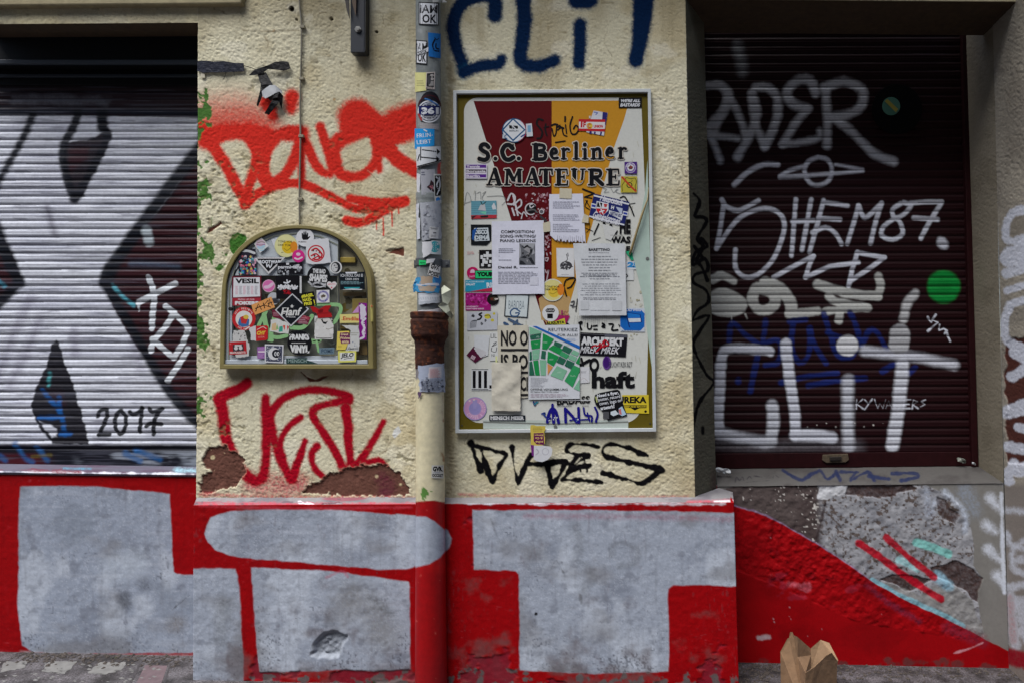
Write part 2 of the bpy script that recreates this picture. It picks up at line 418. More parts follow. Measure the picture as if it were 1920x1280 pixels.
    cv.mix(np.arange(len(px)), gm, (72, 112, 52)); cv.tint(gm * sst(vn(px * .2, py * .2, 50), .5, .9) * .5, (104, 134, 76)); cv.h -= gm * .0012
    cv.poly(None, [(431,452),(436,441),(446,436),(460,441),(462,447),(450,470),(438,478),(430,466)], .8, (62,108,44), wob=.8, h=-.0015)
    # flaking skin: raised scales with small dark pits
    fl = sst(fbm(px * .016, py * .02, 43, 3) + np.exp(-((py - 400) / 50.) ** 2) * .30 + np.clip(1 - (px - 370) / 110., 0, 1) * .22 * sst(py, 240, 330), .66, .84) * sst(790 - px, 0, 20)
    pit = sst(fbm(px * .11, py * .14, 44, 3), .60, .70) * fl
    cv.h += fl * (fbm(px * .11, py * .13, 45, 3) - .5) * .0038 - pit * .0022
    cv.tint(pit * .55, (120, 112, 78))
    # pieces of plaster gone down to brown undercoat
    BR = (106, 72, 62)
    for poly in (BROWN_A, BROWN_B):
        pts = zt(ZD, poly)
        idx, d = cv.sdf(pts, 12)
        d = d + cv.wob[idx] * 8 + (vn(px[idx] * .3, py[idx] * .3, 52) - .5) * 4 + (vn(px[idx] * .13, py[idx] * .13, 54) - .5) * 7
        al = sst(-d, -.6, .6)
        shade = lin(BR) * (0.75 + .5 * fbm(px[idx] * .07, py[idx] * .07, 46, 4))[:, None]
        cv.c[idx] = cv.c[idx] * (1 - al[:, None]) + shade * al[:, None]
        lip = np.exp(-((d - 1.6) / 1.6) ** 2)
        cv.h[idx] += -.0065 * sst(-d, -.8, .8) + .0008 * lip
        cv.c[idx] += (lin((206, 198, 168)) - cv.c[idx]) * (lip * .35)[:, None]
    sp = sst(vn(px * .16, py * .16, 47), .95, .975)
    for poly in (BROWN_A, BROWN_B):
        idx, d = cv.sdf(zt(ZD, poly), 0)
        cv.mix(idx, sp[idx] * (d < -5), (200, 178, 140))
    for x, y, r in ((397, 858, 4), (705, 893, 3), (750, 908, 3)): cv.stroke(None, [(x, y)], r, 1, (206, 190, 150))
    cv.stroke(ZD, [(1560,950),(1600,1010),(1580,1060)], 60, 8, (96, 38, 56), .55)
    for poly in ([(388,436),(392,428),(408,421),(413,416),(414,420),(404,429)], [(720,471),(733,468),(757,464),(757,480),(741,477)], [(564,697),(575,706),(590,712),(604,705),(616,704),(609,708),(598,714),(582,714)]):
        cv.poly(None, poly, .8, (104, 62, 50), wob=1.0, h=-.005, hw=1.5)
    # torn lips, cracks, holes, paper scraps
    for pts in ([(712,487),(730,472),(748,466),(780,472)], [(640,312),(660,302),(690,300)], [(690,322),(700,330),(712,344)], [(727,365),(745,366)], [(497,70),(503,82),(497,102)], [(455,57),(500,59),(560,57)], [(600,24),(640,22),(690,24)], [(470,190),(478,160),(486,135)], [(712,850),(726,842)], [(742,812),(732,825),(723,845)]):
        cv.stroke(None, pts, .7, .8, (110, 92, 66), .7, wob=1.5)
        cv.stroke(None, [(x, y - 2) for x, y in pts], 1.2, 1, (218, 210, 180), .35, wob=1.5)
    for x, y, r in ((547, 17, 4.5), (556, 37, 2.2), (621, 36, 3.6), (706, 60, 2.4), (1185, 82, 1.0)):
        cv.stroke(None, [(x, y)], r, 1, (40, 32, 22), .95); idx = np.hypot(px - x, py - y) < r; cv.h[idx] -= .012
    cv.poly(None, [(738,806),(747,799),(752,808),(745,816),(740,822),(735,815)], 1, (214, 216, 214), wob=.5)
    for x, y in ((513, 57), (627, 186), (1225, 90)): cv.stroke(None, [(x, y)], 2, 1, (150, 110, 60), .6)
    cv.stroke(None, [(375, 926),(560, 932),(780, 934)], 3, 4, (186, 60, 74), .55)
    cv.stroke(None, [(860, 926),(1050, 931),(1290, 930)], 2.4, 3, (190, 110, 110), .5)
    return cv
wq = [P(371.5, -40, D), P(1284.5, -40, D), P(1303.5, 934, D), P(368, 934, D)]
grid('stucco_wall', wq, 1.5, wall_col, M_stucco(), bld, skirt=3.5, disp=lambda x, y: stucco_relief(x, y))
# ---------------------------------------------------------------- strip over the left window, cornice, soffit
def lintel_col(px, py):
    cv = Canvas(px, py, (200, 192, 160)); stucco_base(cv, px, py)
    cv.tint(sst(fbm(px * .02, py * .02, 51), .4, .8) * .6, (168, 164, 146))
    return cv
LX = -60
grid('lintel', [P(LX, -40, D), P(371.2, -40, D), P(371.2, 43, D), P(LX, 46, D)], 1.8, lintel_col, M_stucco(), bld, disp=lambda x, y: stucco_relief(x, y, 1.1))
a, b = P(LX, 46, D), P(371.2, 43, D)
sf = lambda q, y: np.array([q[0], y, q[2]])
m_soff = mat('dark_brown_plaster', (66, 50, 32), .9, var=.25, vscale=40, bump=.4, bscale=150)  # one dark brown tone for the soffits and inner lintel
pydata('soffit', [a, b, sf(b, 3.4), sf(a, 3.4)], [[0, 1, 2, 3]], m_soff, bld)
plate('cornice', [(LX, -60), (452, -60), (452, 7), (LX, 11)], D - .03, D + .01, mat('cornice_plaster', (150, 140, 110), .9, var=.2, bump=.4, bscale=150), bld, .006)
# ---------------------------------------------------------------- plinth under the pilaster
ZG = (360, 900, 3.3685); ZFp = ZF
SIL = (156, 164, 178); PRED = (148, 0, 6)
CAPS = [(384,1000),(388,984),(396,970),(412,962),(440,957),(520,954),(620,955),(720,962),(790,968),(822,980),(840,994),(847,1008),(842,1026),(828,1042),(800,1056),(760,1065),(710,1066),(640,1060),(540,1051),(470,1046),(430,1040),(404,1030),(390,1016)]
def silver_detail(cv, px, py, al):
    """cloudy silver spray over what lies below"""
    n = fbm(px * .014, py * .016, 61, 5); n2 = vn(px * .6, py * .6, 62); n3 = fbm(px * .05, py * .05, 63, 4)
    cv.tint(al * sst(n, .48, .78) * .6, (120, 127, 142))
    cv.tint(al * sst(fbm(px * .02, py * .012, 64, 4), .5, .72) * .6, (190, 198, 210))
    cv.tint(al * sst(n2, .66, 1) * .45, (194, 201, 212)); cv.tint(al * sst(vn(px * .55, py * .7, 88), .66, 1) * .35, (112, 116, 128)); cv.tint(al * sst(fbm(px * .16, py * .012, 89, 3), .6, .8) * .3, (126, 130, 140)); cv.tint(al * sst(fbm(px * .01, py * .14, 90, 3), .62, .8) * .22, (184, 190, 202))
    cv.tint(al * sst(n3, .62, .8) * .45, (104, 108, 120))
    cv.tint(al * sst(fbm(px * .012, py * .02, 65, 4) + sst(py, 1130, 1280) * .2, .58, .85) * .6, (120, 120, 124))
    cv.tint(al * sst(vn(px * .33, py * .33, 66) * .5 + fbm(px * .02, py * .02, 67) * .5 + sst(py, 1120, 1290) * .16, .76, .86) * .6, (64, 66, 76))
def red_detail(cv, px, py):
    cv.tint(sst(fbm(px * .012, py * .02, 68, 4), .45, .8) * .5, (138, 0, 8))
    cv.tint(sst(fbm(px * .06, py * .02, 69, 4), .68, .85) * .25, (170, 24, 34))
    cv.tint(sst(vn(px * .3, py * .3, 70), .94, .98) * .5, (110, 8, 16))
    cv.tint(sst(fbm(px * .09, py * .012, 85, 4), .58, .8) * .35, (120, 0, 6)); cv.tint(sst(vn(px * .12, py * .5, 86) * .7 + fbm(px * .02, py * .02, 87) * .3, .8, .9) * .3, (180, 70, 80))
def plinth_relief(px, py): return .0022 * (fbm(px * .02, py * .02, 71, 4) - .5) + .0007 * (vn(px * .4, py * .4, 72) - .5) + .0012 * (vn(px * .12, py * .12, 73) - .5)
def plinth_col(px, py):
    cv = Canvas(px, py, PRED); cv.gk = .5
    red_detail(cv, px, py)
    base = cv.c.copy(); sil = np.zeros(len(px))
    for poly, so in ((CAPS, 1.6), ([(340,1064),(441,1066),(446,1080),(453,1180),(457,1300),(340,1300)], 2.2), ([(471,1063),(620,1070),(766,1090),(768,1150),(769,1254),(700,1258),(640,1255),(560,1258),(486,1260),(478,1160)], 1.8),
                     ([(886.5,955),(1100,955),(1400,961),(1400,1098),(1262,1096),(1252,1103),(1254,1180),(1253,1257),(1110,1262),(975,1255),(973,1076),(967,1069),(888,1067)], 1.5)):
        idx, d = cv.sdf(np.array(poly, float), 8); d = d + cv.wob[idx] * 4
        sil[idx] = np.maximum(sil[idx], sst(-d, -so, so))
    cv.tint(sil, SIL); cv.tint(sil * sst(1 - np.minimum(abs(px - 615) / 300, 1), 0, 1) * .0, SIL)
    silver_detail(cv, px, py, sil)
    # faint dried drips, scratches and stains on the silver
    for pts, r, a in (([(1077,985),(1088,1012),(1084,1050)], 9, .3), ([(1145,1040),(1150,1020),(1175,1018),(1195,1035),(1190,1055),(1160,1060)], 5, .3), ([(1100,1060),(1110,1080),(1095,1105)], 9, .25), ([(920,972),(932,1005)], 2, .35), ([(1036,1058),(1044,1050),(1056,1072)], 1.4, .5), ([(1088,1115),(1090,1130)], 2, .6), ([(660,1120),(700,1150),(720,1190)], 30, .35), ([(700,1120),(730,1150)], 7, .4), ([(420,1130),(416,1200)], 14, .35)):
        cv.stroke(None, pts, r, max(1.5, r * .8), (96, 98, 100) if r < 20 else (120, 116, 108), a, wob=2)
    cv.stroke(None, [(1005, 1150)], 3, .8, (20, 20, 24))
    cv.stroke(None, [(985, 966),(1200, 968),(1370, 972)], 5, 6, (150, 60, 80), .3)
    cv.stroke(None, [(612, 1082),(640, 1070),(652, 1080)], 2, 2, (190, 90, 110), .4)
    cv.tint(sst(fbm(px * .03, py * .03, 78, 5) + sst(py, 1150, 1295) * .30, .66, .95) * .55, (92, 80, 80))
    cv.tint(sst(vn(px * .35, py * .1, 79) * .6 + fbm(px * .05, py * .008, 80, 3) * .4, .72, .85) * .22, (90, 70, 76))
    # knocked-out hole
    hole = zt(ZG, [(742,1110),(740,1085),(756,1070),(752,1040),(775,1010),(800,985),(830,955),(860,952),(885,940),(920,945),(940,962),(965,966),(990,972),(988,1000),(965,1030),(950,1052),(940,1095),(925,1118),(870,1128),(820,1118),(796,1132),(770,1112)])
    idx, d = cv.sdf(hole, 10); d = d + cv.wob[idx] * 5
    al = sst(-d, -1, 1)
    rough = fbm(px[idx] * .16, py[idx] * .16, 75, 4)
    cv.h[idx] += -al * (.020 * sst(-d, 0, 8) * (.45 + .9 * rough))
    cv.c[idx] = cv.c[idx] * (1 - al[:, None]) + lin((150, 156, 166)) * (.6 + .6 * rough)[:, None] * al[:, None]
    # worn patches at the foot
    wz = sst(fbm(px * .02, py * .035, 76, 4) + sst(py, 1180, 1290) * .35 - (1 - np.exp(-((px - 920) / 70.) ** 2)) * .2, .66, .74) * (1 - sil)
    cv.tint(wz * .75, (122, 30, 46)); cv.h -= wz * .004
    cv.tint(sst(fbm(px * .07, py * .07, 77, 4) + sst(py, 1225, 1290) * .4, .86, .95) * (1 - sil), (96, 84, 84))
    cv.stroke(None, [(374, 948),(560, 952),(770, 950)], 2, 3, (200, 60, 76), .6)
    cv.stroke(None, [(860, 942),(1000, 944),(1360, 944)], 1.4, 1.5, (222, 214, 222), .8, wob=2)
    cv.stroke(None, [(862, 941),(980, 942)], 2, 2, (190, 196, 208), .8, wob=2)
    return cv
PLT = 946.0
plq = [P(363, PLT, D_PL), P(1376, 941, D_PL), P(1386, 1300, D_PL), P(361.5, 1300, D_PL)]
plq[2][2] = ground_z(plq[2][0], D_PL) - .02; plq[3][2] = ground_z(plq[3][0], D_PL) - .02
grid('plinth', plq, 1.7, plinth_col, M_smooth(), bld, skirt=3.4, disp=plinth_relief)
# its weathered top chamfer, running back to the wall
def ledge_col(px, py):
    cv = Canvas(px, py, (138, 136, 138))
    n = fbm(px * .02, py * .05, 81, 4)
    cv.tint(sst(n, .45, .7) * .7, (104, 100, 108)); cv.tint(sst(fbm(px * .015, py * .1, 82, 4), .55, .7) * .6 * sst(800 - px, 0, 60), (150, 60, 76))
    cv.stroke(None, [(363, 944),(600, 944),(800, 944)], 2.2, 3, (188, 70, 88), .8, wob=2)
    cv.stroke(None, [(560, 942),(600, 946),(640, 944)], 1, 1, (235, 225, 235), .8, wob=4)
    cv.stroke(None, [(580, 950),(610, 944),(640, 943)], 1.2, 1, (60, 20, 30), .7, wob=4)
    cv.tint(sst(fbm(px * .05, py * .2, 83, 4), .66, .74) * .7, (96, 84, 92))
    cv.stroke(None, [(1290, 940),(1376, 937)], 2.5, 3, (210, 80, 96), .5); cv.stroke(None, [(1340, 939),(1372, 938)], 2, 1.5, (225, 220, 226), .9)
    return cv
def ledge(name, fl, fr, bl_, br_, step=1.6, colf=ledge_col, m=None, par=None):
    return grid(name, [bl_, br_, fr, fl], step, colf, m or M_smooth(), par or bld, disp=lambda x, y: .003 * (fbm(x * .04, y * .04, 84, 3) - .5))
ledge('plinth_ledge', plq[0] + [0, .0, -.001], plq[1] + [0, 0, -.001], P(370, 930.5, D + .004), P(1303, 930, D + .004))
ledge('plinth_ledge', plq[1] + [.0, .0, -.001], P(1374, 922, D_RP), P(1302.5, 930.3, D + .004), P(1347, 914, D_RP))
# ---------------------------------------------------------------- left window: parapet and sill
def lpar_col(px, py):
    cv = Canvas(px, py, PRED); cv.gk = .5; red_detail(cv, px, py)
    idx, d = cv.sdf(np.array([(38,912),(120,910),(190,912),(318,925),(322,1000),(325,1072),(332,1076),(400,1076),(400,1222),(200,1224),(60,1222),(42,1210),(34,1150),(35,1000)], float), 8)
    d = d + cv.wob[idx] * 4; sil = np.zeros(len(px)); sil[idx] = sst(-d, -1.6, 1.6)
    cv.tint(sil, (148, 157, 173)); silver_detail(cv, px, py, sil); 
    cv.tint(sil * sst(fbm(px * .01, py * .012, 91, 3), .5, .7) * .35, (104, 112, 124))
    cv.stroke(None, [(235, 1130),(232, 1120)], 12, 10, (66, 70, 78), .6); cv.stroke(None, [(270, 1095)], 12, 12, (74, 78, 88), .5)
    cv.stroke(None, [(330, 1170)], 16, 14, (112, 104, 96), .5); cv.stroke(None, [(306, 1180),(318, 1148),(355, 1115)], .5, .8, (60, 60, 64), .7)
    cv.stroke(None, [(164, 1106)], 1.6, .7, (15, 15, 18)); cv.stroke(None, [(40, 1222),(200, 1228),(370, 1230)], 3, 4, (170, 176, 182), .5)
    cv.stroke(None, [(0, 1222),(30, 1226)], 4, 5, (150, 50, 60), .5)
    cv.stroke(None, [(662/2.909,1050)], 8, 8, (182,190,204), .5); cv.stroke(None, [(215,1065),(255,1055)], 22, 22, (186,196,208), .5)
    return cv
bl2, br2 = P(LX, 1232, D_LP), P(380, 1236, D_LP)
bl2[2] = ground_z(bl2[0], D_LP) - .03; br2[2] = ground_z(br2[0], D_LP) - .03
lpq = [P(LX, 884, D_LP), P(380, 890, D_LP), br2, bl2]
grid('window_parapet', lpq, 1.9, lpar_col, M_smooth(), bld, skirt=3.5, disp=plinth_relief)
def sill_col(px, py):
    cv = Canvas(px, py, (96, 94, 108))
    cv.tint(sst(fbm(px * .02, py * .2, 92, 3), .4, .7) * .6, (86, 60, 80))
    cv.stroke(None, [(0, 883),(120, 885),(368, 888)], 1.6, 1.5, (206, 206, 216), .9, wob=2)
    cv.stroke(None, [(0, 880),(60, 881),(150, 884)], 1.8, 2, (110, 40, 56), .7, wob=3)
    cv.stroke(None, [(330, 880),(368, 882)], 4, 4, (150, 190, 206), .7); cv.stroke(None, [(120, 877),(170, 878)], 1.5, 2, (90, 160, 190), .5)
    return cv
sfl, sfr = lpq[0] + [0, -.012, .002], lpq[1] + [0, -.012, .002]
sbl, sbr = P(LX, 868, D_LS - .012), P(380, 874, D_LS - .012)
grid('window_sill', [sbl, sbr, sfr, sfl], 1.8, sill_col, M_smooth(), bld)
lip = [sfl, sfr, sfr + [0, 0.006, -.010], sfl + [0, 0.006, -.010]]
grid('window_sill', lip, 1.8, sill_col, M_smooth(), bld)
# ---------------------------------------------------------------- right window: splayed reveal, parapet, sill, far pilaster
def splay_col(px, py):
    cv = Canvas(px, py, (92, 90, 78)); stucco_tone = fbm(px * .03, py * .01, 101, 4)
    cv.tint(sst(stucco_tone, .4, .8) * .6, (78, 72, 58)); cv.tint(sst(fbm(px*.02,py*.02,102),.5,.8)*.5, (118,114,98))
    BK = (14, 13, 15)
    Z = (1270, 0, 2.6667)
    for pts in ([(82,970),(112,1005),(88,1080),(125,1085),(148,1110),(100,1190),(130,1230),(100,1290)],):
        cv.stroke(Z, pts, 9, 1.3, BK)
    Z = (1270, 440, 2.6667)
    for pts in ([(120,20),(150,60),(90,90),(80,150),(140,120),(150,180),(90,200),(80,240),(145,280),(155,340),(100,380),(75,430)], [(75,430),(160,405),(100,500),(78,550),(115,640),(150,705),(182,740),(120,820),(92,890),(78,970)], [(80,120),(120,160),(150,230)], [(85,60),(130,120)]):
        cv.stroke(Z, pts, 8, 1.2, BK)
    cv.stroke(Z, [(127, 965),(127, 990)], 8, 1.5, BK)
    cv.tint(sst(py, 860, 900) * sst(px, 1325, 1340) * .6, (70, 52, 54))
    return cv
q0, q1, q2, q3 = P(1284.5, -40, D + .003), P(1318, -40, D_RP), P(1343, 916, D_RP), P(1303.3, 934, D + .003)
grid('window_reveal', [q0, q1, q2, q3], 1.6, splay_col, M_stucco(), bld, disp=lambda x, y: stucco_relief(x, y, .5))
# inner reveal behind the splay (hidden from the photograph's side)
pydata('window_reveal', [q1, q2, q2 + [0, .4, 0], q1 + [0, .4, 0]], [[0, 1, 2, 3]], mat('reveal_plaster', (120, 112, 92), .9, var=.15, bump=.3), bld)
ZH = (1270, 860, 2.9538)
def rpar_col(px, py):
    cv = Canvas(px, py, (124, 122, 118)); 
    cv.tint(sst(fbm(px * .015, py * .02, 111, 4), .45, .8) * .6, (100, 98, 96))
    Z = ZH
    Qp = zt(Z, [(270,160),(420,135),(600,138),(770,128),(940,140),(1200,142),(1380,145),(1500,200),(1570,260),(1630,380),(1645,500),(1640,590),(1690,660),(1650,730),(1672,810),(1690,950),(1702,1000),(1600,1000),(1000,900),(300,600)])
    idx, d = cv.sdf(Qp, 10); d += cv.wob[idx] * 4
    ins = np.zeros(len(px)); ins[idx] = sst(-d, -.8, .8)
    zx = (px - 1270) * 2.9538; zy = (py - 860) * 2.9538
    x = zx + 60 * (fbm(px * .03, py * .03, 112, 3) - .5)
    wob = (fbm(px * .035, py * .035, 115, 4) - .5) * 120
    dark = sst(830 - x, 0, 60)
    cv.tint(ins, (150, 151, 156)); cv.tint(ins * sst(fbm(px * .03, py * .05, 147, 4), .45, .7) * .5, (116, 118, 126))
    spk = fbm(px * .22, py * .22, 113, 3) * .65 + fbm(px * .05, py * .05, 114, 3) * .35
    lim = .58 - .13 * sst(zx, 900, 1250) * 0
    white = ins * sst(spk, .435, .50)
    cv.tint(ins * (1 - dark) * (1 - sst(spk, .37, .44)), (92, 82, 78))
    cv.tint(ins * dark, (88, 78, 76)); cv.tint(ins * dark * sst(fbm(px*.03,py*.03,116,3), .4, .7) * .6, (66, 54, 54))
    cv.tint(ins * dark * sst(vn(px * .3, py * .3, 117) * .8 + fbm(px * .04, py * .05, 118) * .3 + sst(zx, 480, 800) * .08, .90, .94), (196, 192, 186))
    for poly in ([(770,128),(940,140),(950,190),(880,200),(830,230),(780,210)],): cv.poly(Z, poly, 1.2, (198, 200, 204), wob=1.6)
    for poly in ([(950,140),(1200,145),(1300,140),(1320,165),(1210,190),(1180,215),(1000,200),(930,195)], [(1190,640),(1280,640),(1400,670),(1330,715),(1270,735),(1200,690),(1110,668)], [(1400,600),(1450,590),(1540,565),(1640,610),(1695,660),(1660,730),(1668,800),(1640,780),(1600,730),(1540,700),(1420,650)], [(1440,210),(1490,230),(1510,280),(1560,300),(1540,360),(1470,330),(1440,290)]):
        p = zt(Z, poly); i2, d2 = cv.sdf(p, 8); d2 += cv.wob[i2] * 7; a2 = sst(-d2, -.8, .8)
        cv.mix(i2, a2 * (.9 if poly[0][0] != 1440 else .75), (66, 50, 48)); cv.h[i2] -= a2 * .004
    cv.poly(Z, [(1100,670),(1200,690),(1340,760),(1420,700),(1540,705),(1640,790),(1690,950),(1700,1000),(1500,890),(1300,800)], 1.5, (134, 133, 132), .85, wob=1.5)
    cv.stroke(Z, [(1380,180),(1400,300),(1420,240)], 20, 8, (176, 186, 204), .5)
    cv.stroke(Z, [(1480,180),(1570,260),(1600,330),(1590,400)], 16, 5, (190, 200, 216), .7); cv.stroke(Z, [(820,240),(800,330),(770,440)], 6, 2, (56, 44, 44), .8)
    cv.stroke(Z, [(1590,170),(1640,280)], 40, 14, (150, 164, 184), .35); cv.stroke(Z, [(1500,190),(1560,250)], 5, 2, (200,206,216), .5)
    cv.h += ins * ((fbm(px * .09, py * .09, 119, 4) - .5) * .010 - .002 * dark)
    TE = (124, 190, 184)
    cv.stroke(Z, [(1325,460),(1420,490),(1500,525)], 22, 2, TE, .9, curve=False); cv.stroke(Z, [(1230,555),(1330,605)], 20, 2, (150,196,200), .8); cv.stroke(Z, [(1440,650),(1500,700)], 30, 5, (140,180,200), .8)
    edge = [(310,258),(470,308),(600,372),(740,452),(850,520),(1000,622),(1100,690),(1300,800),(1500,890),(1700,995),(1830,1060),(1960,1052)]
    cv.stroke(Z, edge[:8][::1], 7, 1.5, (140, 120, 150), .8)
    cv.stroke(Z, [(1080,668),(1200,740),(1300,788),(1500,880),(1580,925)], 16, 2, (128, 176, 190), .9)
    rp = zt(Z, edge + [(1960,1400),(200,1400),(200,230)])
    i2, d2 = cv.sdf(rp, 6); d2 += cv.wob[i2] * 3; a2 = sst(-d2, -.9, .9); red = np.zeros(len(px)); red[i2] = a2
    cv.tint(red, (150, 2, 10)); 
    cv.tint(red * sst(fbm(px * .014, py * .02, 120, 4), .42, .75) * .55, (116, 0, 6))
    up = red * sst(720 - zy + wob * .5, 0, 60) * sst(zx, 440, 520)
    cv.h += up * (fbm(px * .12, py * .12, 121, 4) - .5) * .010
    cv.tint(up * sst(fbm(px * .1, py * .1, 122, 4), .6, .75) * .6, (100, 4, 14))
    cv.tint(red * sst(fbm(px * .03, py * .05, 123, 4) - abs(zy - 705) / 500., .52, .62) * .6 * sst(zx, 480, 540), (140, 34, 52))
    cv.stroke(Z, [(620,690),(680,700),(720,712)], 18, 4, (186, 90, 104), .6, wob=4); cv.stroke(Z, [(450,990),(505,982)], 10, 2, (190, 170, 176), .85, wob=3)
    cv.stroke(Z, [(1050,700),(1150,780),(1340,900)], 14, 5, (110, 36, 60), .6); cv.stroke(Z, [(1500,930),(1690,1010)], 34, 8, (120, 36, 56), .5)
    for x, y in ((515,433),(620,870),(628,885),(622,820),(722,980),(530,882),(535,900),(1130,858),(800,940)): cv.stroke(Z, [(x, y),(x + 2, y + 3)], 1.6, .6, (180, 130, 138), .7, wob=1)
    cv.stroke(Z, [(1530,1075),(1620,1048),(1695,1015)], 3, 1, (200, 140, 150), .8)
    for pts in ([(1005,465),(1090,520),(1190,595),(1250,640)], [(1250,640),(1380,725),(1462,775)]): cv.stroke(Z, pts, 19, 2, (168, 14, 36), .97)
    cv.stroke(Z, [(1155,432),(1290,550),(1425,655)], 18, 2, (164, 14, 36), .95)
    WH = (206, 212, 224)
    cv.stroke(Z, [(1795,190),(1800,450),(1812,740)], 9, 2.5, WH, .95)
    for pts in ([(1735,215),(1800,290)], [(1710,365),(1760,400)], [(1720,500),(1790,560)], [(1770,640),(1810,700)]): cv.stroke(Z, pts, 26, 8, WH, .85, r2=14)
    cv.stroke(Z, [(1790,100),(1850,140)], 20, 8, WH, .6)
    cv.tint(sst(fbm(px * .05, py * .05, 124, 4) + sst(py, 1215, 1250) * .4, .85, 1.0) * .6, (70, 60, 60))
    return cv
bl3, br3 = P(1376, 1250, D_RP), P(1892, 1250, D_RP)
bl3[2] = ground_z(bl3[0], D_RP) - .03; br3[2] = ground_z(br3[0], D_RP) - .03
rpq = [P(1345, 911, D_RP), P(1881.5, 905, D_RP), br3, bl3]
grid('window_parapet', rpq, 1.6, rpar_col, M_smooth(), bld, disp=lambda x, y: .002 * (fbm(x * .03, y * .03, 125, 4) - .5))
def rsill_col(px, py):
    cv = Canvas(px, py, (92, 90, 88)); cv.tint(sst(fbm(px * .03, py * .06, 131, 4), .45, .75) * .6, (68, 64, 64))
    Z = ZH; NB = (38, 46, 78)
    for pts in ([(585,62),(640,95),(690,115),(740,85),(790,62)], [(800,70),(830,112),(880,78)], [(880,68),(900,115)], [(905,70),(1000,72)], [(990,70),(960,118),(1050,70),(1090,118)], [(1060,95),(1170,110)], [(1190,80),(1310,78),(1330,100),(1240,118)]):
        cv.stroke(Z, pts, 9, 1.5, NB, .9)
    for pts in ([(320,125),(328,100),(345,118),(360,98),(368,115)], [(385,112),(400,95),(412,108)], [(425,92),(470,98)], [(480,90),(490,105),(510,85)], [(530,105),(535,85),(560,100)], [(380,128),(440,122),(510,118)]): cv.stroke(Z, pts, 2.2, .8, (44, 40, 48), .8)
    return cv
rs_bl, rs_br = P(1343, 877.5, D_RS), P(1832, 872, D_RS)
ledge('window_sill', rpq[0] + [0, -.004, 0], rpq[1] + [0, -.004, 0], rs_bl, rs_br, colf=rsill_col)
# far pilaster: its side face runs forward from the window, then its front
def side_col(px, py):
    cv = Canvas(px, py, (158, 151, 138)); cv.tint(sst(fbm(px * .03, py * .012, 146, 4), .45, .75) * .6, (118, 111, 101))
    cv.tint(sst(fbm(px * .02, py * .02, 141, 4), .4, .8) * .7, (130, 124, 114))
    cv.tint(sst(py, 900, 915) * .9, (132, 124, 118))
    bp = [(1884,640),(1925,630),(1960,700),(1960,880),(1890,866),(1886,760)]
    idx, d = cv.sdf(np.array(bp, float), 10); d += cv.wob[idx] * 14; a = sst(-d, -1, 1); cv.mix(idx, a, (84, 50, 44)); cv.h[idx] -= a * .004
    WH = (206, 210, 222)
    for pts, r in (([(1930,392),(1900,400),(1886,425),(1890,452),(1930,448)], 8), ([(1895,480),(1930,470)], 20), ([(1886,515),(1930,500)], 9), ([(1890,545),(1930,532)], 8), ([(1930,560),(1895,572),(1884,605),(1888,640),(1930,655)], 8), ([(1900,660),(1960,700)], 9), ([(1896,705),(1930,690),(1960,740)], 9), ([(1890,770),(1930,760)], 14), ([(1905,800),(1960,810)], 8), ([(1890,835),(1930,845)], 9), ([(1900,870),(1885,895),(1890,900)], 10), ([(1910,880),(1960,860)], 12)):
        cv.stroke(None, pts, r, 2.5, WH, .95, wob=2)
    for pts, r in (([(1890,955),(1960,960)], 6), ([(1890,1000),(1900,1022),(1960,1030)], 5), ([(1930,1005),(1900,1030),(1905,1070),(1960,1080)], 5), ([(1895,1120),(1900,1180),(1905,1210)], 10), ([(1915,1130),(1930,1200)], 12), ([(1890,1100),(1960,1090)], 7), ([(1900,1050),(1960,1045)], 6)):
        cv.stroke(None, pts, r, 5, (200, 204, 214), .8, wob=2)
    cv.stroke(None, [(1893,1120),(1900,1200)], 6, 5, (170, 80, 70), .35)
    cv.stroke(None, [(1880,1226),(1930,1240),(1970,1250)], 16, 4, (146, 16, 34), .95)
    return cv
A, Bm = P(1859, -60, D_RP), P(1881.6, 905, D_RP)
Cg = br3.copy()
fw = lambda q, y: np.array([q[0], y, q[2]])
y_f = 2.86
tr_, br_ = fw(A, y_f), fw(Cg, y_f); br_[2] = ground_z(br_[0], y_f) - .03
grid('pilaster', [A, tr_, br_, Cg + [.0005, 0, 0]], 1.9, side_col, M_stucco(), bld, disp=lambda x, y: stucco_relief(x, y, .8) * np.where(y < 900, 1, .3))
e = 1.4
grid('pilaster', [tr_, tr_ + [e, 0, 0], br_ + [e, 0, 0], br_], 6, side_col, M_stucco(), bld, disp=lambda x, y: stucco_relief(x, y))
def rev_col(px, py):
    cv = Canvas(px, py, (140, 132, 116)); cv.tint(sst(fbm(px * .03, py * .03, 145, 4), .45, .8) * .5, (116, 108, 92))
    return cv
c0, c1, c2, c3 = P(1805, 60, D_RS + .06), P(1862, 20, D_RP + .002), P(1882, 906, D_RP + .002), P(1832, 872, D_RS)
c0b = P(1806, 60, D_RS); 
grid('window_reveal', [c0b, c1, c2, c3], 1.8, rev_col, M_stucco(), bld, disp=lambda x, y: stucco_relief(x, y, .6))
